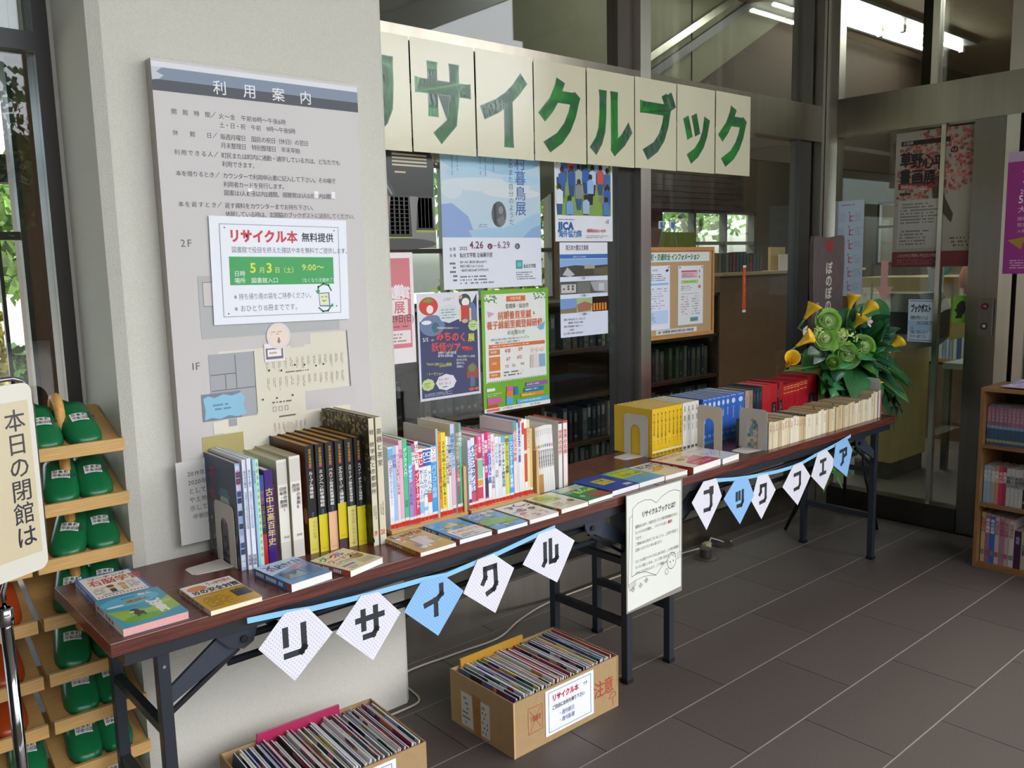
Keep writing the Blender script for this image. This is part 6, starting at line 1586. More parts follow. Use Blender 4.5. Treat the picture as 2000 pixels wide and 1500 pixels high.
# positions above are world x; the empty only carries y
bunting('bunting with five lettered flags hanging from the nearer table', ['リ', 'サ', 'イ', 'ク', 'ル'], [(0.764, .664), (.86, .655), (.93, .645), (1.09, .635), (1.26, .630), (1.34, .622), (1.45, .632), (1.53, .638), (1.69, .658), (1.76, .664)], 0.467)
bunting('bunting with six lettered flags hanging from the farther table', ['ブ', 'ッ', 'ク2', 'フ', 'エ', 'ア'], [(2.513, .660), (2.6, .656), (2.71, .640), (2.80, .630), (2.93, .620), (3.02, .615), (3.12, .614), (3.2, .618), (3.32, .635), (3.4, .643), (3.50, .655), (3.61, .672)], 0.467)

# ================================================================== SLIPPER RACK AND SLIPPERS
SLOPE = math.radians(20)
def rack(x0, w, label, tiers):
    t = thing('slipper_rack', label, 'shoe rack', (x0, 2.305, 0), group=None)
    for z in tiers:
        b = MB(); b.box(0, w, 0.012, 0.25, -0.010, 0, 0xb08a50)
        o = b.build('tier_board', WOODP, t, loc=(0, 0, z - .022)); o.rotation_euler = (SLOPE, 0, 0)
        b = MB(); b.box(0, w, 0, 0.012, -0.032, 0, 0xcfa564); b.build('front_lip', WOODP, t, loc=(0, 0, z))
    b = MB()
    pts = [(w * .46, .17, .0)] + [(w * .46, .17, 1.10)] + [(w * .46, .17 - .035 + .035 * math.cos(a), 1.10 + .055 * math.sin(a)) for a in (0.4, .8, 1.2, 1.57, 2.0, 2.4, 2.8)] + [(w * .46, .10, 1.08), (w * .46, .10, .0)]
    b.tube(pts, .013, 10, 0xd09a50); b.build('dowel_frame', WOODV, t, smooth=True)
    return t
TI = [1.049, .908, .769, .622, .475, .347, .211, .075]
rack(.436, .226, 'pale wooden slipper rack unit beside the plaster pillar', TI)
rack(.196, .226, 'pale wooden slipper rack unit behind the hanging placard', TI)
rack(-.044, .226, 'pale wooden slipper rack unit at the left picture edge', TI)

def slipper_proto(col, lab):
    t = thing('slipper', '', 'slipper')
    b = MB()
    out = []
    for k in range(24):
        a = 2 * PI * k / 24
        x = .039 * math.cos(a); y = .128 * math.sin(a)
        x *= 1 + .10 * math.sin(a) * -1
        out.append((x, y + .13))
    b.prism(out, 0, .014, col, axis='z'); b.build('sole', RUBBER, t)
    n, m = 9, 12
    def prof(u):
        y = .002 + u * .150
        hw = .041 * math.sqrt(max(0.0, 1 - (1 - min(1, u / .38)) ** 2.2)) if u < .38 else .041 - .002 * (u - .38)
        h = .012 + .040 * (u ** .7)
        return y, max(hw, .004), h
    v = []
    for i in range(n + 1):
        y, hw, h = prof(i / n)
        for j in range(m + 1):
            a = PI * j / m
            v.append((-hw * math.copysign(abs(math.cos(a)) ** .85, math.cos(a)), y, .004 + h * abs(math.sin(a)) ** .62))
    f = [(i * (m + 1) + j, i * (m + 1) + j + 1, (i + 1) * (m + 1) + j + 1, (i + 1) * (m + 1) + j) for i in range(n) for j in range(m)]
    b = MB(); b.add(v, f, col); q = b.build('upper', RUBBER, t, smooth=True)
    so = q.modifiers.new('thick', 'SOLIDIFY'); so.thickness = .003; so.offset = 1
    if lab:
        u = .46; y, hw, h = prof(u); y2, hw2, h2 = prof(u + .17)
        b = MB(); L = Vector((0, y2 - y, h2 - h)).normalized()
        c0 = Vector((0, y, .004 + h + .0060)); c1 = Vector((0, y2 + .003, .004 + h2 + .0060))
        pts = []
        for k in range(7):
            xx = -.021 + .042 * k / 6
            dz = -.0030 * (xx / .021) ** 2
            pts += [c0 + Vector((xx, 0, dz)), c1 + Vector((xx, 0, dz))]
        b.add(pts, [(2 * k, 2 * k + 2, 2 * k + 3, 2 * k + 1) for k in range(6)], 0xe9ece4)
        lb = b.build('name_label', PAPER, t)
        s = Sheet(lb, .042, (c1 - c0).length, O=c0 + Vector((-.021, 0, -.0012)), U=(1, 0, 0), V=(c1 - c0).normalized(), N=Vector((0, -(c1 - c0).normalized().z, (c1 - c0).normalized().y)), name='label_lettering', lift=.0022)
        s.text(.06, .08, .42, '加美町立', 0x3a3a3a, .02, .25, .85); s.text(.06, .52, .42, '中新田図書', 0x3a3a3a, .02, .05, .85)
    return t
SL = []   # x, tier, colour, rot, label
G_ = 'g'
for x, ti, rz, lb in (
    (.487, 0, .06, 'green slipper with white label, left one on the top tier beside the pillar'), (.583, 0, -.04, 'green slipper with white label, right one on the top tier beside the pillar'),
    (.505, 1, .22, 'green slipper on the second tier, left one, turned slightly'), (.592, 1, .10, 'green slipper on the second tier, right one'),
    (.500, 2, .38, 'green slipper on the third tier, left one lying askew'), (.598, 2, .10, 'green slipper on the third tier, right one'),
    (.500, 3, .30, 'green slipper on the tier level with the table edge, left one'), (.590, 3, .2, 'green slipper on the tier level with the table edge, right one'),
    (.495, 4, .22, 'green slipper on the fifth tier from the top, left one'), (.590, 4, .15, 'green slipper on the fifth tier from the top, right one'),
    (.510, 5, .14, 'green slipper on the sixth tier from the top, left one'), (.592, 5, .06, 'green slipper on the sixth tier from the top, right one'),
    (.508, 6, .12, 'green slipper on the seventh tier from the top, left one'), (.590, 6, .02, 'green slipper on the seventh tier from the top, right one'),
    (.495, 7, .1, 'green slipper on the lowest tier beside the pillar, left one'), (.590, 7, .0, 'green slipper on the lowest tier beside the pillar, right one'),
    (.250, 0, .0, 'green slipper on the top tier of the middle rack unit, left one'), (.370, 0, .05, 'green slipper on the top tier of the middle rack unit, right one'),
    (.370, 1, .05, 'green slipper on the second tier of the middle rack unit'), (.370, 2, .1, 'green slipper on the third tier of the middle rack unit'),
    (.385, 7, .05, 'green slipper on the lowest tier of the middle rack unit'), (.375, 6, .1, 'green slipper beside the chrome pole on the seventh tier')):
    SL.append((x, ti, 'g', rz, lb))
for x, ti, rz, lb in ((.355, 3, .05, 'rust orange slipper, topmost of the orange ones'), (.350, 4, .0, 'rust orange slipper, second of the orange ones from the top'), (.345, 5, .03, 'rust orange slipper, third of the orange ones from the top'), (.262, 3, .05, 'rust orange slipper at the left picture edge, topmost'), (.258, 4, .0, 'rust orange slipper at the left picture edge, middle'), (.262, 5, .0, 'rust orange slipper at the left picture edge, lowest')):
    SL.append((x, ti, 'o', rz, lb))
def do_slippers():
    pr = {'g': slipper_proto(0x0f6a3c, True), 'o': slipper_proto(0x9c3a12, False)}
    PENDING.append((pr, ))
PENDING = []
do_slippers()
def place_slippers():
    pr = PENDING[0][0]; used = set()
    for x, ti, c, rz, lb in SL:
        o = pr[c] if c not in used else copy_tree(pr[c])
        used.add(c)
        z = TI[ti] - .0215 + math.tan(SLOPE) * .012
        o.location = (x, 2.3215, z + .0005)
        o.rotation_euler = (Matrix.Rotation(SLOPE, 4, 'X') @ Matrix.Rotation(-rz, 4, 'Z')).to_euler()
        o['label'] = lb; o['category'] = 'slipper'; o['group'] = 'green library slippers' if c == 'g' else 'rust orange slippers'

# ================================================================== PLACARD ON ITS CHROME STAND
t = thing('sign_stand', 'chrome pole stand with a looped tube frame at the left edge', 'sign stand', (.335, 1.935, 0), rz=.46)
b = MB(); b.tube([(-.03, .02, .02), (-.03, .02, .80)], .012, 14, 0x8a8a8c); b.build('pole', CHROME, t, smooth=True)
b = MB(); b.lathe([(.012, .765), (.0155, .767), (.0155, .80), (.012, .802)], 14, 0xc8c8ca, c=(-.03, .02, 0)); b.build('collar', CHROME, t, smooth=True)
b = MB()
lp = [(-.03, .02, .80), (-.03, .02, .835), (-.022, .018, .856), (-.005, .015, .868), (.03, .012, .874), (.055, .010, .884), (.066, .010, .905), (.068, .010, .95), (.068, .010, 1.20), (.066, .010, 1.235), (.052, .010, 1.258), (.03, .010, 1.265), (-.10, .010, 1.265), (-.22, .010, 1.265)]
b.tube(lp, .0052, 10, 0x9a9a9e); b.build('loop_frame', CHROME, t, smooth=True)
b = MB(); b.lathe([(.14, 0), (.14, .012), (.02, .03), (.012, .03)], 24, 0x8a8a8c, c=(-.03, .02, 0)); b.build('base', CHROME, t, smooth=True)
for xx in (-.015, -.19):
    b = MB(); b.tube([(xx, .010, 1.272), (xx, -.002, 1.262), (xx + .002, -.004, 1.235)], .0022, 6, 0x1a1a1c); b.build('tie_cord', BLACKP, t)
t = thing('closing_placard', 'cream placard with black vertical lettering hanging on the chrome stand', 'sign', (.335, 1.935, 0), rz=.46)
def rrect(x0, x1, z0, z1, r, n=5):
    p = []
    for cx, cz, a0 in ((x1 - r, z1 - r, 0), (x0 + r, z1 - r, PI / 2), (x0 + r, z0 + r, PI), (x1 - r, z0 + r, 1.5 * PI)):
        for k in range(n + 1):
            a = a0 + PI / 2 * k / n; p.append((cx + r * math.cos(a), cz + r * math.sin(a)))
    return p
b = MB(); b.prism(rrect(-.23, .061, .862, 1.255, .02), -.003, 0, 0xd9d6c6); b.build('laminate', LAM, t)
s = Sheet(t, .24, .32, O=(-.19, -.003, .900), name='placard_print', m=LAM)
s.rect(0, 0, 1, 1, 0xcfc2a0); s.vtext(.865, .045, .150, '本日の閉館は', 0x2a2c30, .012, .0, 1.0); s.vtext(.45, .045, .150, '午後六時', 0x2a2c30, .012)

# ================================================================== CARTONS OF MAGAZINES
def carton(label, loc, rz, w, d, h, front_art, side_art=None):
    t = thing('cardboard_box', label, 'box', loc, rz=rz)
    K = 0xa88b60; th = .004
    for nm, bx_ in (('front_panel', (0, w, 0, th)), ('back_panel', (0, w, d - th, d)), ('left_panel', (0, th, th, d - th)), ('right_panel', (w - th, w, th, d - th))):
        b = MB(); b.box(*bx_, 0.0, h, K, top=0x98794e); b.build(nm, CARD, t)
    b = MB(); b.box(th, w - th, th, d - th, 0, .004, 0x8f7046); b.build('bottom_panel', CARD, t)
    s = Sheet(t, w, h, O=(0, 0, 0), name='front_print'); front_art(s)
    if side_art:
        s = Sheet(t, d, h, O=(0, d, 0), U=(0, -1, 0), N=(-1, 0, 0), name='side_print'); side_art(s)
    return t
def c2_front(s):
    R = 0xa84a38
    s.frame(.125, .22, .255, .69, .004, R); s.line([(.14, .27), (.24, .64)], .004, R); s.line([(.24, .25), (.14, .66)], .004, R); s.text(.14, .38, .11, '下積厳禁', R, .02, 0, .6)
    s.rect(.70, .05, .715, .90, 0xa8834c); s.text(.745, .32, .34, '注意', R, .02, -.04, .8)
    s.line([(.90, .78), (.915, .70), (.94, .67), (.965, .69), (.975, .76)], .005, R); s.line([(.90, .78), (.975, .76)], .004, R); s.line([(.937, .77), (.945, .93)], .004, R)
    s.rect(.0, .0, .012, 1, 0xc8a874); s.rect(.985, 0, 1, .6, 0xa08050)
def c2_side(s):
    s.rect(.18, .30, .64, .93, 0xc9c9c0); s.poly([(.36, .25), (.5, .25), (.50, 1), (.38, 1)], 0x9a6f3e); s.fine(.20, .36, .33, .9, 6, 0x5a5c5a, seed=2, fill=.6); s.fine(.52, .36, .62, .9, 6, 0x5a5c5a, seed=3, fill=.6); s.text(.40, .48, .12, '乙', 0x5a5048, .01)
BX = []
bxa = carton('open carton of magazines behind the white notice, under the middle of the tables', (1.544, 1.817, 0), 0.0, .462, .312, .178, c2_front, c2_side)
bxb = carton('open carton of magazines in front of the pillar, cut by the lower picture edge', (.778, 1.852, 0), -0.05, .460, .312, .178, lambda s: s.rect(.0, .0, .012, 1, 0xc8a874), None)
def carton_label(box, w, h, x, z, art, lb):
    t = thing('carton_label', lb, 'notice', (0, 0, 0))
    M = Matrix.Translation(box.location) @ Matrix.Rotation(box.rotation_euler[2], 4, 'Z') @ Matrix.Translation((x, -.001, z))
    t.location = M.translation; t.rotation_euler = (0.0, 0, box.rotation_euler[2])
    b = MB(); b.box(0, w, -.0008, 0, 0, h, 0xe9edf4); b.build('sheet', PAPER, t)
    s = Sheet(t, w, h, O=(0, -.0008, 0), name='label_print'); art(s)
def la(s):
    s.frame(.06, .06, .94, .94, .008, 0x3a4a78)
    s.text(.13, .14, .155, 'リサイクル本', 0xb82c34, .05, -.02, .85); s.text(.77, .17, .085, 'です', 0x34384a, .02, 0, .8)
    s.text(.13, .37, .105, 'ご自由にお持ち帰り下さい', 0x2c3044, .03, -.03, .78); s.text(.26, .56, .115, '・週刊朝日', 0x4a5a94, .01, 0, .8); s.text(.26, .71, .115, '・週刊新潮', 0x4a5a94, .01, 0, .8)
carton_label(bxa, .213, .150, .129, .020, la, 'white recycled-magazines notice with red heading taped on the farther carton')
def lb_(s):
    s.frame(.06, .06, .94, .94, .008, 0x3a4a78); s.text(.13, .14, .155, 'リサイクル本', 0xb82c34, .05, -.02, .85); s.text(.77, .17, .085, 'です', 0x34384a, .02, 0, .8)
    s.text(.13, .37, .105, 'ご自由にお持ち帰り下さい', 0x2c3044, .03, -.03, .78); s.text(.26, .56, .115, '・文藝春秋', 0x4a5a94, .01, 0, .8)
carton_label(bxb, .213, .150, .150, .018, lb_, 'white recycled-magazines notice on the nearer carton at the lower picture edge')
magc = [0x5a6a9a, 0xb04048, 0x6a4a7a, 0x2a2c30, 0xd8d8d2, 0xc8ccd0, 0x2a2c30, 0xe0dcd0, 0x8a8fa8, 0xb04048, 0xd0d4d8, 0x30507a, 0xb8bcb8, 0x6a4a7a, 0xd8c85a, 0xe4e4e0, 0x9a3a5a, 0x4a6a5a, 0xcfcfc8, 0x5a6a9a, 0xc87a5a, 0x3a3438]
cnm = {0xd8d8d2: 'white', 0xc8ccd0: 'pale grey', 0x2a2c30: 'black', 0xe0dcd0: 'cream', 0x8a8fa8: 'lavender-grey', 0xb04048: 'red', 0xd0d4d8: 'silver-white', 0x30507a: 'navy', 0xb8bcb8: 'grey', 0x6a4a7a: 'purple', 0xd8c85a: 'yellow', 0xe4e4e0: 'bright white', 0x9a3a5a: 'crimson', 0x4a6a5a: 'dark green', 0xcfcfc8: 'off-white', 0x5a6a9a: 'blue', 0xc87a5a: 'orange', 0x3a3438: 'charcoal'}
def ordn(n):
    return '%d%s' % (n, {1: 'st', 2: 'nd', 3: 'rd'}.get(n % 10 if n % 100 // 10 != 1 else 0, 'th'))
def fill(box, seed, n, where, ztop):
    rr = random.Random(seed)
    Mb = Matrix.Translation(box.location) @ Matrix.Rotation(box.rotation_euler[2], 4, 'Z')
    x = -.006; k = 0
    wid = .420
    pitch = wid / n
    while k < n:
        c = rr.choice(magc)
        th = pitch * rr.uniform(.58, .80); D = rr.uniform(.262, .284); H = rr.uniform(.150, .160) + ztop
        tilt = rr.uniform(.11, .17)   # leaning towards the right of the box
        t = thing('stored_magazine', '%s magazine in %s, %s' % (ordn(k + 1) + ' from the left,', where, cnm[c] + ' cover'), 'magazine', (0, 0, 0), group='magazines in ' + where)
        t.location = (Mb @ Vector((x + .012, .010 + rr.uniform(0, .006), .0055)))
        t.rotation_euler = (0, tilt, box.rotation_euler[2])
        b = MB(); kk = .0006
        b.box(0, kk, 0, D, 0, H, c); b.box(th - kk, th, 0, D, 0, H, jit(c, .2, rr)); 
        nn = 6
        # folded, stapled spine edge at the front: rounded ridge
        b.tube([(th / 2, .0015, .002), (th / 2, .0015, H)], th / 2, 8, jit(0xdcdcd4, .06, rr))
        # printed patches near the top edge of the outer cover
        for q in range(rr.randint(2, 5)):
            y0 = rr.uniform(0, D * .8); y1 = min(D, y0 + rr.uniform(.02, .09)); z0 = H - rr.uniform(.010, .045); z1 = H - .0005 if rr.random() < .7 else z0 + .008
            b.box(-.0003, 0, y0, y1, z0, z1, rr.choice([0xb83038, 0x22242a, 0x2f4f9a, 0xd8c040, 0xe8e8e4, 0x5a3a7a, 0xb8607a, 0x3a7a5a, 0xd88a5a]))
        b.build('cover', BOOKC, t)
        b = MB(); b.box(kk, th - kk, .001, D - .0008, .0008, H - rr.uniform(.0002, .001), rr.choice([0xdcdcd8, 0xd0d0cc, 0xe2e0da, 0xc4c4c2])); b.build('pages', PAGES, t)
        x += pitch; k += 1
fill(bxa, 31, 50, 'the farther carton', .022)
fill(bxb, 47, 52, 'the nearer carton', .022)
# magazines slid in flat along the back wall of each carton
for box, c, lb, x0, w_ in ((bxa, 0xb88a2e, 'gold magazine standing crosswise at the back of the farther carton', .035, .27), (bxb, 0xb0305a, 'magenta magazine standing crosswise at the back of the nearer carton', .10, .25)):
    t = thing('stored_magazine', lb, 'magazine')
    M = Matrix.Translation(box.location) @ Matrix.Rotation(box.rotation_euler[2], 4, 'Z') @ Matrix.Translation((x0, .298, .0055))
    t.location = M.translation; t.rotation_euler = (0, 0, box.rotation_euler[2])
    b = MB(); b.box(0, w_, 0, .0008, 0, .196, c); b.box(0, w_, .006, .0068, 0, .196, c); b.build('cover', BOOKC, t)
    b = MB(); b.box(.001, w_ - .001, .0008, .006, .001, .195, 0xd8b868 if c == 0xb88a2e else 0xc8a0b0); b.build('pages', PAGES, t)

# ================================================================== BOOKCASE AT THE RIGHT EDGE
t = thing('comic_bookcase', 'low light-brown bookcase of comics at the right edge of the picture', 'bookcase', (4.19, 1.54, 0), rz=-PI / 2)
W_, D_ = .62, .27
for x in (0, W_ - .016):
    b = MB(); b.box(x, x + .016, 0, D_, 0, .84, 0x845c34); b.build('side_panel', WOODV, t)
for z, th in ((.0, .022), (.295, .014), (.575, .014)):
    b = MB(); b.box(.016, W_ - .016, .003, D_ - .006, z, z + th, 0x80592f); b.build('shelf', WOODP, t)
b = MB(); b.box(0, W_, 0, D_, .840, .856, 0x8f6538); b.build('top_panel', WOODP, t)
b = MB(); b.box(.016, W_ - .016, D_ - .006, D_, 0, .84, 0x4a3826); b.build('back_panel', WOODV, t)
def comic(row, k, x, w, h, c, label, pr, g):
    t = thing('comic_book', label, 'book', (4.19 + .035, 1.54 - x, {0: .022, 1: .309, 2: .589}[row] + .0002), rz=-PI / 2, group=g)
    b = MB(); kk = .0008; b.box(0, w, 0, kk, 0, h, c); b.box(0, kk, kk, .12, 0, h, c); b.box(w - kk, w, kk, .12, 0, h, c); b.build('cover', BOOKC, t)
    b = MB(); b.box(kk, w - kk, kk, .119, .0004, h - .0006, 0xb8a88a); b.build('page_block', PAGES, t)
    s = Sheet(t, w, h, m=BOOKC, name='spine_print'); pr(s)
x = .020
for k in range(12):
    def pr(s, k=k): s.rect(0, .02, 1, .5, jit(0x8a5a66, .1)); s.rect(0, .5, 1, .58, 0x6a8aa0); s.rect(0, .58, 1, .85, 0x2f4a5c); s.rect(0, .86, 1, .93, 0x8a8460); s.vtext(.5, .08, .08, '少年漫画', 0xb08a94, .01)
    comic(2, k, x, .0165, .182, 0x35506a, ordn(k + 1) + ' from the left of the rose and blue comics on the top shelf', pr, 'rose and blue comics'); x += .0173
for k, c in enumerate((0x1f5a7a, 0xc8c0a0, 0xb06a60, 0xa8a8a0, 0x58708a, 0xb8b090, 0x7a4a4a, 0x8a9a80, 0xa05a50, 0xb0b0a8, 0x6a6a7a, 0xc0a070)):
    comic(2, k, x, .020, .175 + .004 * (k % 3), c, '%s comic right of the rose and blue series, top shelf' % ordn(k + 1), lambda s: s.vtext(.5, .1, .09, '物語全集', 0x403830, .01), None); x += .021
x = .020
mid = [(.013, 0x7fa8b8, 'pale teal'), (.017, 0x8a98a4, 'slate'), (.016, 0x9a8f8c, 'mauve-grey'), (.015, 0xb07a5a, 'rust and white'), (.017, 0xc02a4c, 'crimson'), (.013, 0x8a2f44, 'dark crimson')] + [(.0165, 0xa8a49c, 'beige with black name, %s of four' % ordn(i + 1)) for i in range(4)] + [(.019, 0x2c1c20, 'black and red, %s of six' % ordn(i + 1)) for i in range(6)] + [(.018, 0x6a6a60, 'grey, %s of nine' % ordn(i + 1)) for i in range(9)]
for k, (w, c, nm) in enumerate(mid):
    def pr(s, k=k, c=c):
        if 10 <= k < 16: s.rect(0, .04, 1, .35, 0xa83c44); s.rect(.1, .8, .9, .86, 0x9a8a50)
        s.vtext(.5, .12 if k < 6 else .2, .10, ['格闘王', '名人伝', '風雲児'][k % 3], 0x2a2426 if 6 <= k < 10 else 0xd8d0c0, .02)
    comic(1, k, x, w, .178 + .003 * (k % 2), c, nm + ' comic spine on the middle shelf', pr, None); x += w + .001
x = .020
low = [(.018, 0xb8a070, 'yellow-topped cream'), (.019, 0x8f5a78, 'mauve'), (.019, 0x2f5f9a, 'blue and pink'), (.019, 0xb09a98, 'white and red lettered'), (.019, 0x9a6a72, 'dusty rose'), (.018, 0xa89088, 'pinkish beige'), (.022, 0xb8aaa4, 'tall pale')]
for k, (w, c, nm) in enumerate(low):
    def pr(s, k=k): s.rect(0, 0, 1, .04, 0xc09a50 if k == 0 else 0xb07a78); s.vtext(.5, .1, .075, ['料理百科', '旅の雑誌', '街の記録'][k % 3], 0xe0d8d0 if k in (1, 2) else 0x903a40, .02); s.rect(.1, .75, .9, .85, 0xa0405a if k % 2 else 0x6a7a5a)
    comic(0, k, x, w, .240 - .002 * k, c, nm + ' magazine spine on the lowest shelf of the bookcase', pr, None); x += w + .0015
for k, (w, c, nm) in enumerate(((.028, 0x3a1c34, 'dark purple'), (.032, 0x9a9478, 'pale green with heavy black lettering'), (.03, 0x4a3a30, 'dark brown'), (.03, 0x7a7a6a, 'olive grey'), (.03, 0x8a4a40, 'brick'), (.03, 0x5a6a70, 'steel grey'), (.03, 0x8a7a50, 'ochre'), (.03, 0x3a4a5a, 'dark blue'), (.03, 0x6a5a6a, 'plum grey'))):
    comic(0, k, x, w, .180, c, nm + ' thick comic on the lowest shelf', (lambda s: s.vtext(.5, .3, .16, '大百', 0x1a1a1a, .05)) if k == 1 else (lambda s: s.vtext(.5, .15, .1, '怪奇', 0xa89ab0, .02)), None); x += w + .001
t = thing('vinyl_pouch', 'crumpled clear and lilac plastic pouch lying on the comic bookcase', 'bag', (4.22, 1.47, .8565))
b = MB(); rr = random.Random(4); n = 8
v = [(.20 * i / n, -.26 * j / n, .006 + .020 * rr.random() * (0 < i < n) * (0 < j < n)) for j in range(n + 1) for i in range(n + 1)]
b.add(v, [(j * (n + 1) + i, j * (n + 1) + i + 1, (j + 1) * (n + 1) + i + 1, (j + 1) * (n + 1) + i) for j in range(n) for i in range(n)], 0xb9a8c4)
o = b.build('film', LAM, t); so = o.modifiers.new('thick', 'SOLIDIFY'); so.thickness = .003

# ================================================================== FLOWER STAND
FX, FY = 4.26, 2.22
t = thing('flower_stand', 'congratulation flower stand with wooden plaque, lilies and big green leaves', 'flower arrangement', (FX, FY, 0))
# plaque
b = MB(); pl = [(-.155, .0), (-.162, .10), (-.150, .22), (-.158, .33), (-.160, .52), (-.150, .545), (.0, .538), (.135, .55), (.150, .54), (.156, .40), (.148, .25), (.156, .12), (.150, .0)]
b.prism(pl[::-1], 0, .022, 0x5f524e); q = b.build('plaque', PLANK, t, loc=(-.05, .10, 1.03))
s = Sheet(q, .30, .55, O=(-.152, 0, 0), name='plaque_lettering', lift=.001)
s.text(.39, .035, .125, '祝', 0xb02c2c, .04); s.vtext(.50, .245, .122, 'ぼのぼの館', 0xcfc8b4, .03, -.03); s.vtext(.15, .62, .058, '㈲ホーム', 0xcfc8b4, .01)
# tripod of black tubes
b = MB()
for (x, y) in ((.13, -.12), (.02, .32), (-.22, .22), (.30, .16)):
    b = MB(); b.tube([(x * .25, y * .25, .72), (x * .6, y * .6, .30), (x, y, .008)], .009, 8, 0x17181a); b.build('stand_leg', BLACKP, t, smooth=True)
b = MB(); b.tube([(.09 * math.cos(a * PI / 8), .09 * math.sin(a * PI / 8), .74) for a in range(17)], .008, 8, 0x17181a); b.build('stand_ring', BLACKP, t, smooth=True)
b = MB(); b.lathe([(.055, .70), (.075, .76), (.10, .86), (.10, .88), (.0, .88)], 18, 0x2a3a2a); b.build('pot', BLACKP, t, smooth=True)
b = MB(); b.tube([(-.05, .12, .85), (-.05, .125, 1.25)], .010, 6, 0x4a4038); b.build('plaque_stake', PLANK, t)
def leafshape(L, W, n=10, notch=0):
    pts = []
    for k in range(n + 1):
        u = k / n
        w = W * math.sin(PI * min(1, u ** .8)) ** .8
        if notch and 0 < k < n and k % 2: w *= .30
        pts.append((u * L, w))
    return pts
def put_leaf(base, direc, L, W, col, droop=.3, notch=0, roll=0.0, name='leaf', n=12, m=LEAF):
    if name in ('large_leaf', 'leaf', 'frond'): base = (base[0] - .07, base[1], base[2] + .01)
    d = Vector(direc).normalized(); up = Vector((0, -.6, .8))
    side = d.cross(up).normalized(); nrm = side.cross(d).normalized()
    side = side * math.cos(roll) + nrm * math.sin(roll); nrm = side.cross(d).normalized()
    pts = leafshape(L, W, n, notch)
    v = []; f = []
    for (u, w) in pts:
        c = Vector(base) + d * u + Vector((0, 0, -droop * u * u / L))
        v += [c + side * w + nrm * (w * .25), c, c - side * w + nrm * (w * .25)]
    for k in range(len(pts) - 1):
        a = 3 * k
        f += [(a, a + 1, a + 4, a + 3), (a + 1, a + 2, a + 5, a + 4)]
    b = MB(); b.add(v, f, col)
    o = b.build(name, m, t, smooth=True)
    so = o.modifiers.new('thick', 'SOLIDIFY'); so.thickness = .0015
    return o
rf = random.Random(17)
C0 = Vector((.02, -.03, .93))
# monstera-like big leaves
for (p, d, L, W, nt) in (((.12, -.05, 1.00), (.12, -.2, 1), .30, .11, 0), ((.14, -.10, .92), (.8, -.5, -.35), .26, .12, 1), ((.10, -.12, .90), (.7, -.4, -.9), .27, .13, 1), ((.02, -.14, .86), (.35, -.4, -.9), .26, .09, 1), ((-.14, -.05, .98), (-.7, -.2, .9), .28, .09, 0), ((-.10, -.12, .92), (-1, -.3, -.25), .26, .08, 0), ((.14, -.05, 1.0), (1, -.4, .25), .20, .08, 0), ((-.05, -.1, .88), (-.6, -.3, -.8), .24, .08, 1), ((.05, .02, 1.05), (.35, 0, 1), .22, .10, 0), ((.12, -.12, .88), (.5, -.5, -1.2), .24, .11, 1), ((-.12, -.14, .98), (-.9, -.5, .3), .24, .09, 0), ((-.16, -.14, .92), (-.9, -.5, -.35), .24, .08, 0), ((.0, -.15, 1.02), (-.1, -.5, 1), .18, .09, 0), ((-.08, -.15, .9), (-.4, -.6, -.7), .18, .08, 0), ((-.2, .0, .95), (-1, -.1, .15), .24, .07, 0), ((.0, -.12, .9), (.0, -.9, -.5), .18, .08, 0)):
    put_leaf(p, d, L, W, jit(0x2f6a48 if nt else 0x3a7a44, .15, rf), notch=nt, n=14 if nt else 10, name='large_leaf')
for k in range(150):
    a = rf.uniform(0, 2 * PI); e = rf.uniform(-.9, .9)
    d = (math.cos(a), -abs(math.sin(a)) * .7 - .05, e)
    p = C0 + Vector((-.03, -.03, .02)) + Vector((d[0] * 1.3, d[1] * .7, d[2])).normalized() * rf.uniform(.03, .17)
    put_leaf(p, d, rf.uniform(.09, .18), rf.uniform(.022, .045), jit(rf.choice([0x2c6a38, 0x3f8a3e, 0x2a5a3a, 0x5a9a48, 0x1f4f30]), .15, rf), droop=.25, roll=rf.uniform(-.8, .8), name='leaf', n=6)
for (p, d, L, W, nt) in (((-.20, -.12, 1.06), (-.5, -.3, 1), .20, .07, 0), ((-.22, -.12, .98), (-1, -.4, .1), .22, .07, 0), ((-.15, -.14, 1.12), (-.2, -.3, 1), .16, .06, 0), ((-.25, -.12, .90), (-1, -.3, -.3), .20, .06, 1), ((-.05, -.12, 1.12), (.3, -.1, 1), .16, .08, 0), ((.10, -.10, 1.12), (.2, -.1, 1), .18, .08, 0)):
    put_leaf(p, d, L, W, jit(0x3c8048, .15, rf), notch=nt, n=10, name='large_leaf')
for k in range(46):
    bx_ = rf.uniform(-.36, -.02); p = (bx_, -.10 + rf.uniform(-.05, .03), rf.uniform(.80, 1.02))
    put_leaf(p, (rf.uniform(-1, .1), rf.uniform(-.5, 0), rf.uniform(-.9, .6)), rf.uniform(.08, .15), rf.uniform(.02, .04), jit(rf.choice([0x2c6a38, 0x3f8a3e, 0x2a5a3a, 0x5a9a48]), .15, rf), droop=.25, roll=rf.uniform(-.6, .6), name='leaf', n=6)
for k in range(14):
    put_leaf((-.12 + rf.uniform(-.03, .03), .02, .40 + rf.uniform(-.06, .05)), (rf.uniform(-1, 1), rf.uniform(-1, .2), rf.uniform(-1, .3)), rf.uniform(.06, .11), .016, jit(0x5a9a48, .2, rf), name='hanging_leaf', n=6)
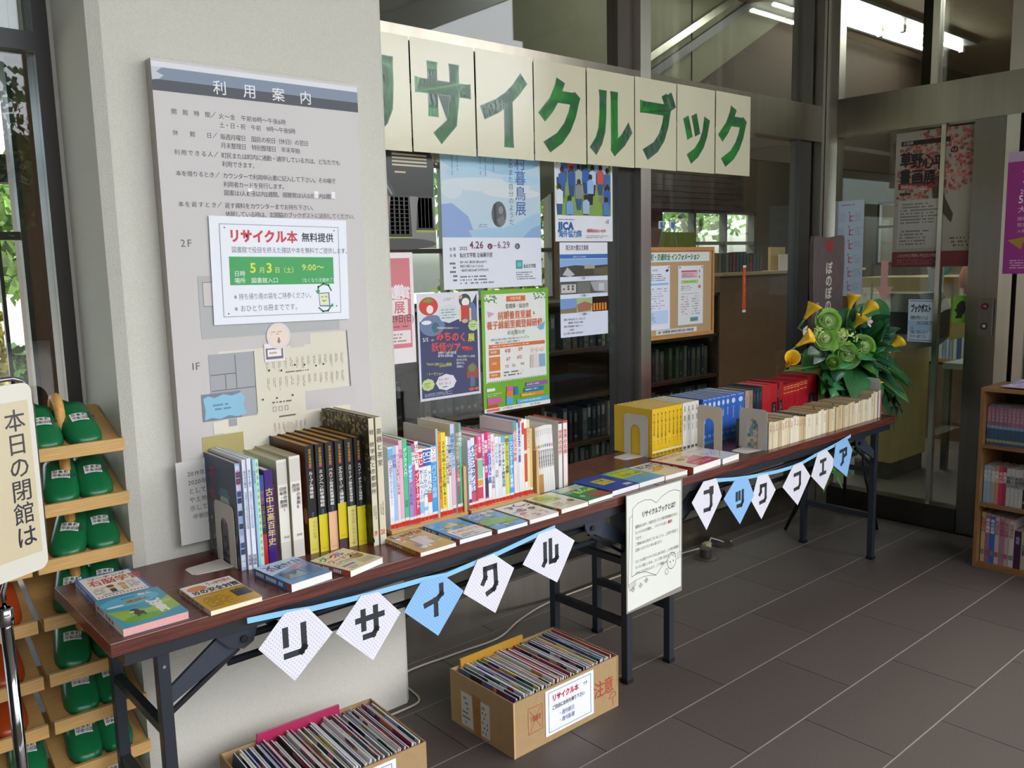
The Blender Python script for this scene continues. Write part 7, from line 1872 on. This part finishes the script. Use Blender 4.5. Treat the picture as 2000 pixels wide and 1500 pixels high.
# fan palm fronds
for (p, a0, a1, L, c) in (((-.10, -.16, .90), 3.4, 5.2, .15, 0x8fb09a), ((.16, -.17, .90), 4.0, 5.9, .16, 0x5f8a40), ((-.16, -.10, 1.02), 1.8, 3.2, .14, 0x4a8a58)):
    for k in range(9):
        a = a0 + (a1 - a0) * k / 8
        put_leaf(p, (math.cos(a), -.25, math.sin(a)), L, .006, c, droop=.15, name='frond', n=4)
# ghost-pale leaves at the far left
for (p, d) in (((-.46, -.08, 1.02), (-1, -.1, .25)), ((-.40, -.08, 1.0), (-1, -.1, -.02))):
    put_leaf(p, d, .12, .028, 0x9aac9c, name='pale_leaf', n=8)
b = MB(); b.tube([(-.12, -.06, .95), (-.30, -.08, 1.0), (-.46, -.08, 1.02)], .003, 6, 0x6a8a5a); b.build('twig', LEAF, t)
def rose(c, r, col, n=7, face=(-.62, -.72, .28)):
    b = MB(); N_ = Vector(face).normalized(); A = N_.cross(Vector((0, 0, 1))).normalized(); B_ = N_.cross(A)
    c = Vector(c)
    for ring in range(5):
        R_ = r * (1.05 - .19 * ring) * rf.uniform(.94, 1.06); cnt = n - ring if ring < 4 else 4
        for k in range(cnt):
            a = 2 * PI * (k + .45 * ring) / cnt + rf.uniform(-.12, .12); R_ = r * (1.05 - .19 * ring) * rf.uniform(.88, 1.08)
            v = []; f = []
            for i in range(5):
                for j in range(5):
                    u = -1 + 2 * i / 4; w = j / 4
                    aa = a + u * (.60 + .12 * ring)
                    th = .25 + w * 1.25                      # from the pole at the back up round the side
                    rad = R_ * math.sin(th) ** .8
                    zz = -R_ * .75 * math.cos(th) + r * .12 * ring + r * .20 * w - r * .10 * u * u * w
                    if w > .9: rad *= .90 + .10 * (ring == 0) * 1.6
                    v.append(c + A * (rad * math.cos(aa)) + B_ * (rad * math.sin(aa)) + N_ * zz)
            for i in range(4):
                for j in range(4):
                    q_ = i * 5 + j; f.append((q_, q_ + 1, q_ + 6, q_ + 5))
            b.add(v, f, jit([0xb8e284, 0xc6ea92, 0xd0f0a0, 0xd8f2ac, 0xdef4b8][ring] if col != 0x5f8a3a else 0x8ab858, .12, rf))
    v = [c + A * (r * .09 * math.cos(2 * PI * k / 8)) + B_ * (r * .09 * math.sin(2 * PI * k / 8)) + N_ * r * .62 for k in range(8)]
    b.add(v, [tuple(range(8))], 0x9a9a58)
    return b.build('rose', PETAL, t, smooth=True)
# roses at the photograph's places
def atf(x, z, y=-.17):   # offset from the stand, given world x,z on the plane y=2.35, pulled forward to FY+y
    k = (FY + y) / 2.35
    return (x * k - FX, y, 1.47 + (z - 1.47) * k)
for (x, z, r) in ((4.274, 1.125, .056), (4.234, 1.037, .056), (4.665, .965, .056), (4.475, .930, .060), (4.33, .90, .034)):
    rose(atf(x, z, -.19), r, 0x86cc44 if r > .04 else 0x5f8a3a)
def calla(c, d, s_=1.0):
    b = MB(); d = Vector(d).normalized(); o1 = d.orthogonal().normalized(); o2 = d.cross(o1)
    n = 14; v = []; f = []; R_ = 6
    for j in range(R_ + 1):
        w = j / R_
        for k in range(n + 1):
            a = 2 * PI * k / n * .93
            flare = .007 + .021 * w ** 1.8 * (1 + .55 * (math.cos(a - PI) * .5 + .5))
            le = .068 * w * (1 + .30 * w * (math.cos(a - PI) * .5 + .5))
            p = Vector(c) + (d * le + o1 * flare * math.cos(a) + o2 * flare * math.sin(a)) * s_
            v.append(p)
    for j in range(R_):
        for k in range(n): f.append((j * (n + 1) + k, j * (n + 1) + k + 1, (j + 1) * (n + 1) + k + 1, (j + 1) * (n + 1) + k))
    b.add(v, f, 0xf2c024); o = b.build('calla_lily', PETAL, t, smooth=True)
    so = o.modifiers.new('thick', 'SOLIDIFY'); so.thickness = .0012
    q = MB(); q.tube([Vector(c), Vector(c) + d * .05 * s_], .004, 6, 0xd89a10); q.build('spadix', PETAL, o, smooth=True)
    q = MB(); q.tube([Vector(c) + d * .01, Vector(c) - d * .05, (Vector(c) - d * .05) * .4 + C0 * .6], .004, 6, 0x5a8a3a); q.build('stem', LEAF, t, smooth=True)
for (x, z, d) in ((4.032, 1.165, (.15, -.5, .8)), (4.492, 1.190, (-.1, -.3, 1)), (4.62, 1.145, (.5, -.4, .6)), (4.545, 1.085, (-.1, -.6, .7)), (3.961, 1.030, (.35, -.6, .5)), (3.873, .935, (-.5, -.6, .5)), (4.736, .800, (.25, -.6, -.7)), (4.95, .93, (.4, -.4, .4))):
    calla(atf(x, z - .01, -.18), d)
# small lime hydrangea heads: countless florets, joined
b = MB()
for (cx, cz, R_) in ((4.477, 1.02, .052), (4.40, 1.04, .035), (4.16, 1.07, .035), (4.42, 1.05, .03), (4.55, .95, .04)):
    c = atf(cx, cz, -.16)
    for k in range(90):
        d = Vector((rf.gauss(0, 1), -abs(rf.gauss(0, 1)), rf.gauss(0, 1))).normalized() * R_
        p = Vector(c) + d; s_ = .006; u = d.orthogonal().normalized() * s_; w = d.cross(u).normalized() * s_
        b.add([p + u, p + w, p - u, p - w], [(0, 1, 2, 3)], jit(rf.choice([0xb8d07a, 0xa0c45a, 0xcfdc9a, 0x90b84a]), .1, rf))
q = b.build('hydrangea_florets', PETAL, t); q['kind'] = 'stuff'
for (x, z) in ((4.02, 1.09), (4.70, 1.10), (4.80, .98), (4.95, .93)):
    c = atf(x, z, -.17)
    b = MB()
    for k in range(5):
        a = 2 * PI * k / 5
        v = [Vector(c), Vector(c) + Vector((.022 * math.cos(a - .5), -.012, .022 * math.sin(a - .5))), Vector(c) + Vector((.030 * math.cos(a), -.016, .030 * math.sin(a))), Vector(c) + Vector((.022 * math.cos(a + .5), -.012, .022 * math.sin(a + .5)))]
        b.add(v, [(0, 1, 2, 3)], 0xcfc6cc)
    b.build('white_blossom', PETAL, t)

# ================================================================== FLOOR THINGS
t = thing('floor_socket', 'dark round floor socket cover near the steel sill, nearer one', 'floor socket', (3.398, 2.49, 0))
b = MB(); b.lathe([(.062, 0), (.062, .003), (.052, .006), (.030, .008), (.030, .045), (.026, .050), (0, .050)], 20, 0x3c342c); b.build('cover', METALP, t)
t = thing('floor_socket', 'dark oval floor socket lid with a cord, farther one', 'floor socket', (3.62, 2.555, 0))
b = MB(); b.lathe([(.062, 0), (.062, .004), (.050, .012), (0, .014)], 20, 0x332d27); b.build('lid', METALP, t)
t = thing('power_plug', 'cream power plug lying beside the floor sockets', 'plug', (3.50, 2.56, 0))
b = MB(); b.box(0, .045, 0, .03, 0, .028, 0xb3a67e); b.build('plug_body', METALP, t, bevel=.003)
b = MB(); b.tube([(.04, .015, .018), (.08, .03, .035), (.115, .0, .02), (.14, -.03, .004), (.19, -.02, .004)], .0035, 6, 0xc8c0a8); b.build('plug_cord', METALP, t, smooth=True)
def smoothpath(p, n=6):
    out = []
    P_ = [Vector(q) for q in p]; P_ = [P_[0]] + P_ + [P_[-1]]
    for i in range(1, len(P_) - 2):
        for k in range(n):
            u = k / n
            a, b_, c, d = P_[i - 1], P_[i], P_[i + 1], P_[i + 2]
            out.append(.5 * ((2 * b_) + (c - a) * u + (2 * a - 5 * b_ + 4 * c - d) * u * u + (3 * b_ - a - 3 * c + d) * u ** 3))
    out.append(P_[-1]); return out
b = MB(); b.tube(smoothpath([(1.30, 2.29, .004), (1.46, 2.285, .004), (1.535, 2.30, .004), (1.555, 2.38, .004), (1.56, 2.47, .004), (1.646, 2.506, .004), (1.865, 2.496, .004), (2.05, 2.49, .004), (2.22, 2.56, .004), (2.42, 2.61, .004), (2.656, 2.617, .004), (2.928, 2.612, .004), (3.2, 2.612, .004), (3.38, 2.60, .004), (3.49, 2.575, .008)]), .0038, 8, 0xbfb9a6)
tag(b.build('power_cable', METALP, None, smooth=True), 'cream power cable running along the floor under the tables', 'cable')

# ================================================================== set all lettering
make_glyphs()
for s_ in SHEETS:
    s_.finish()
place_slippers()
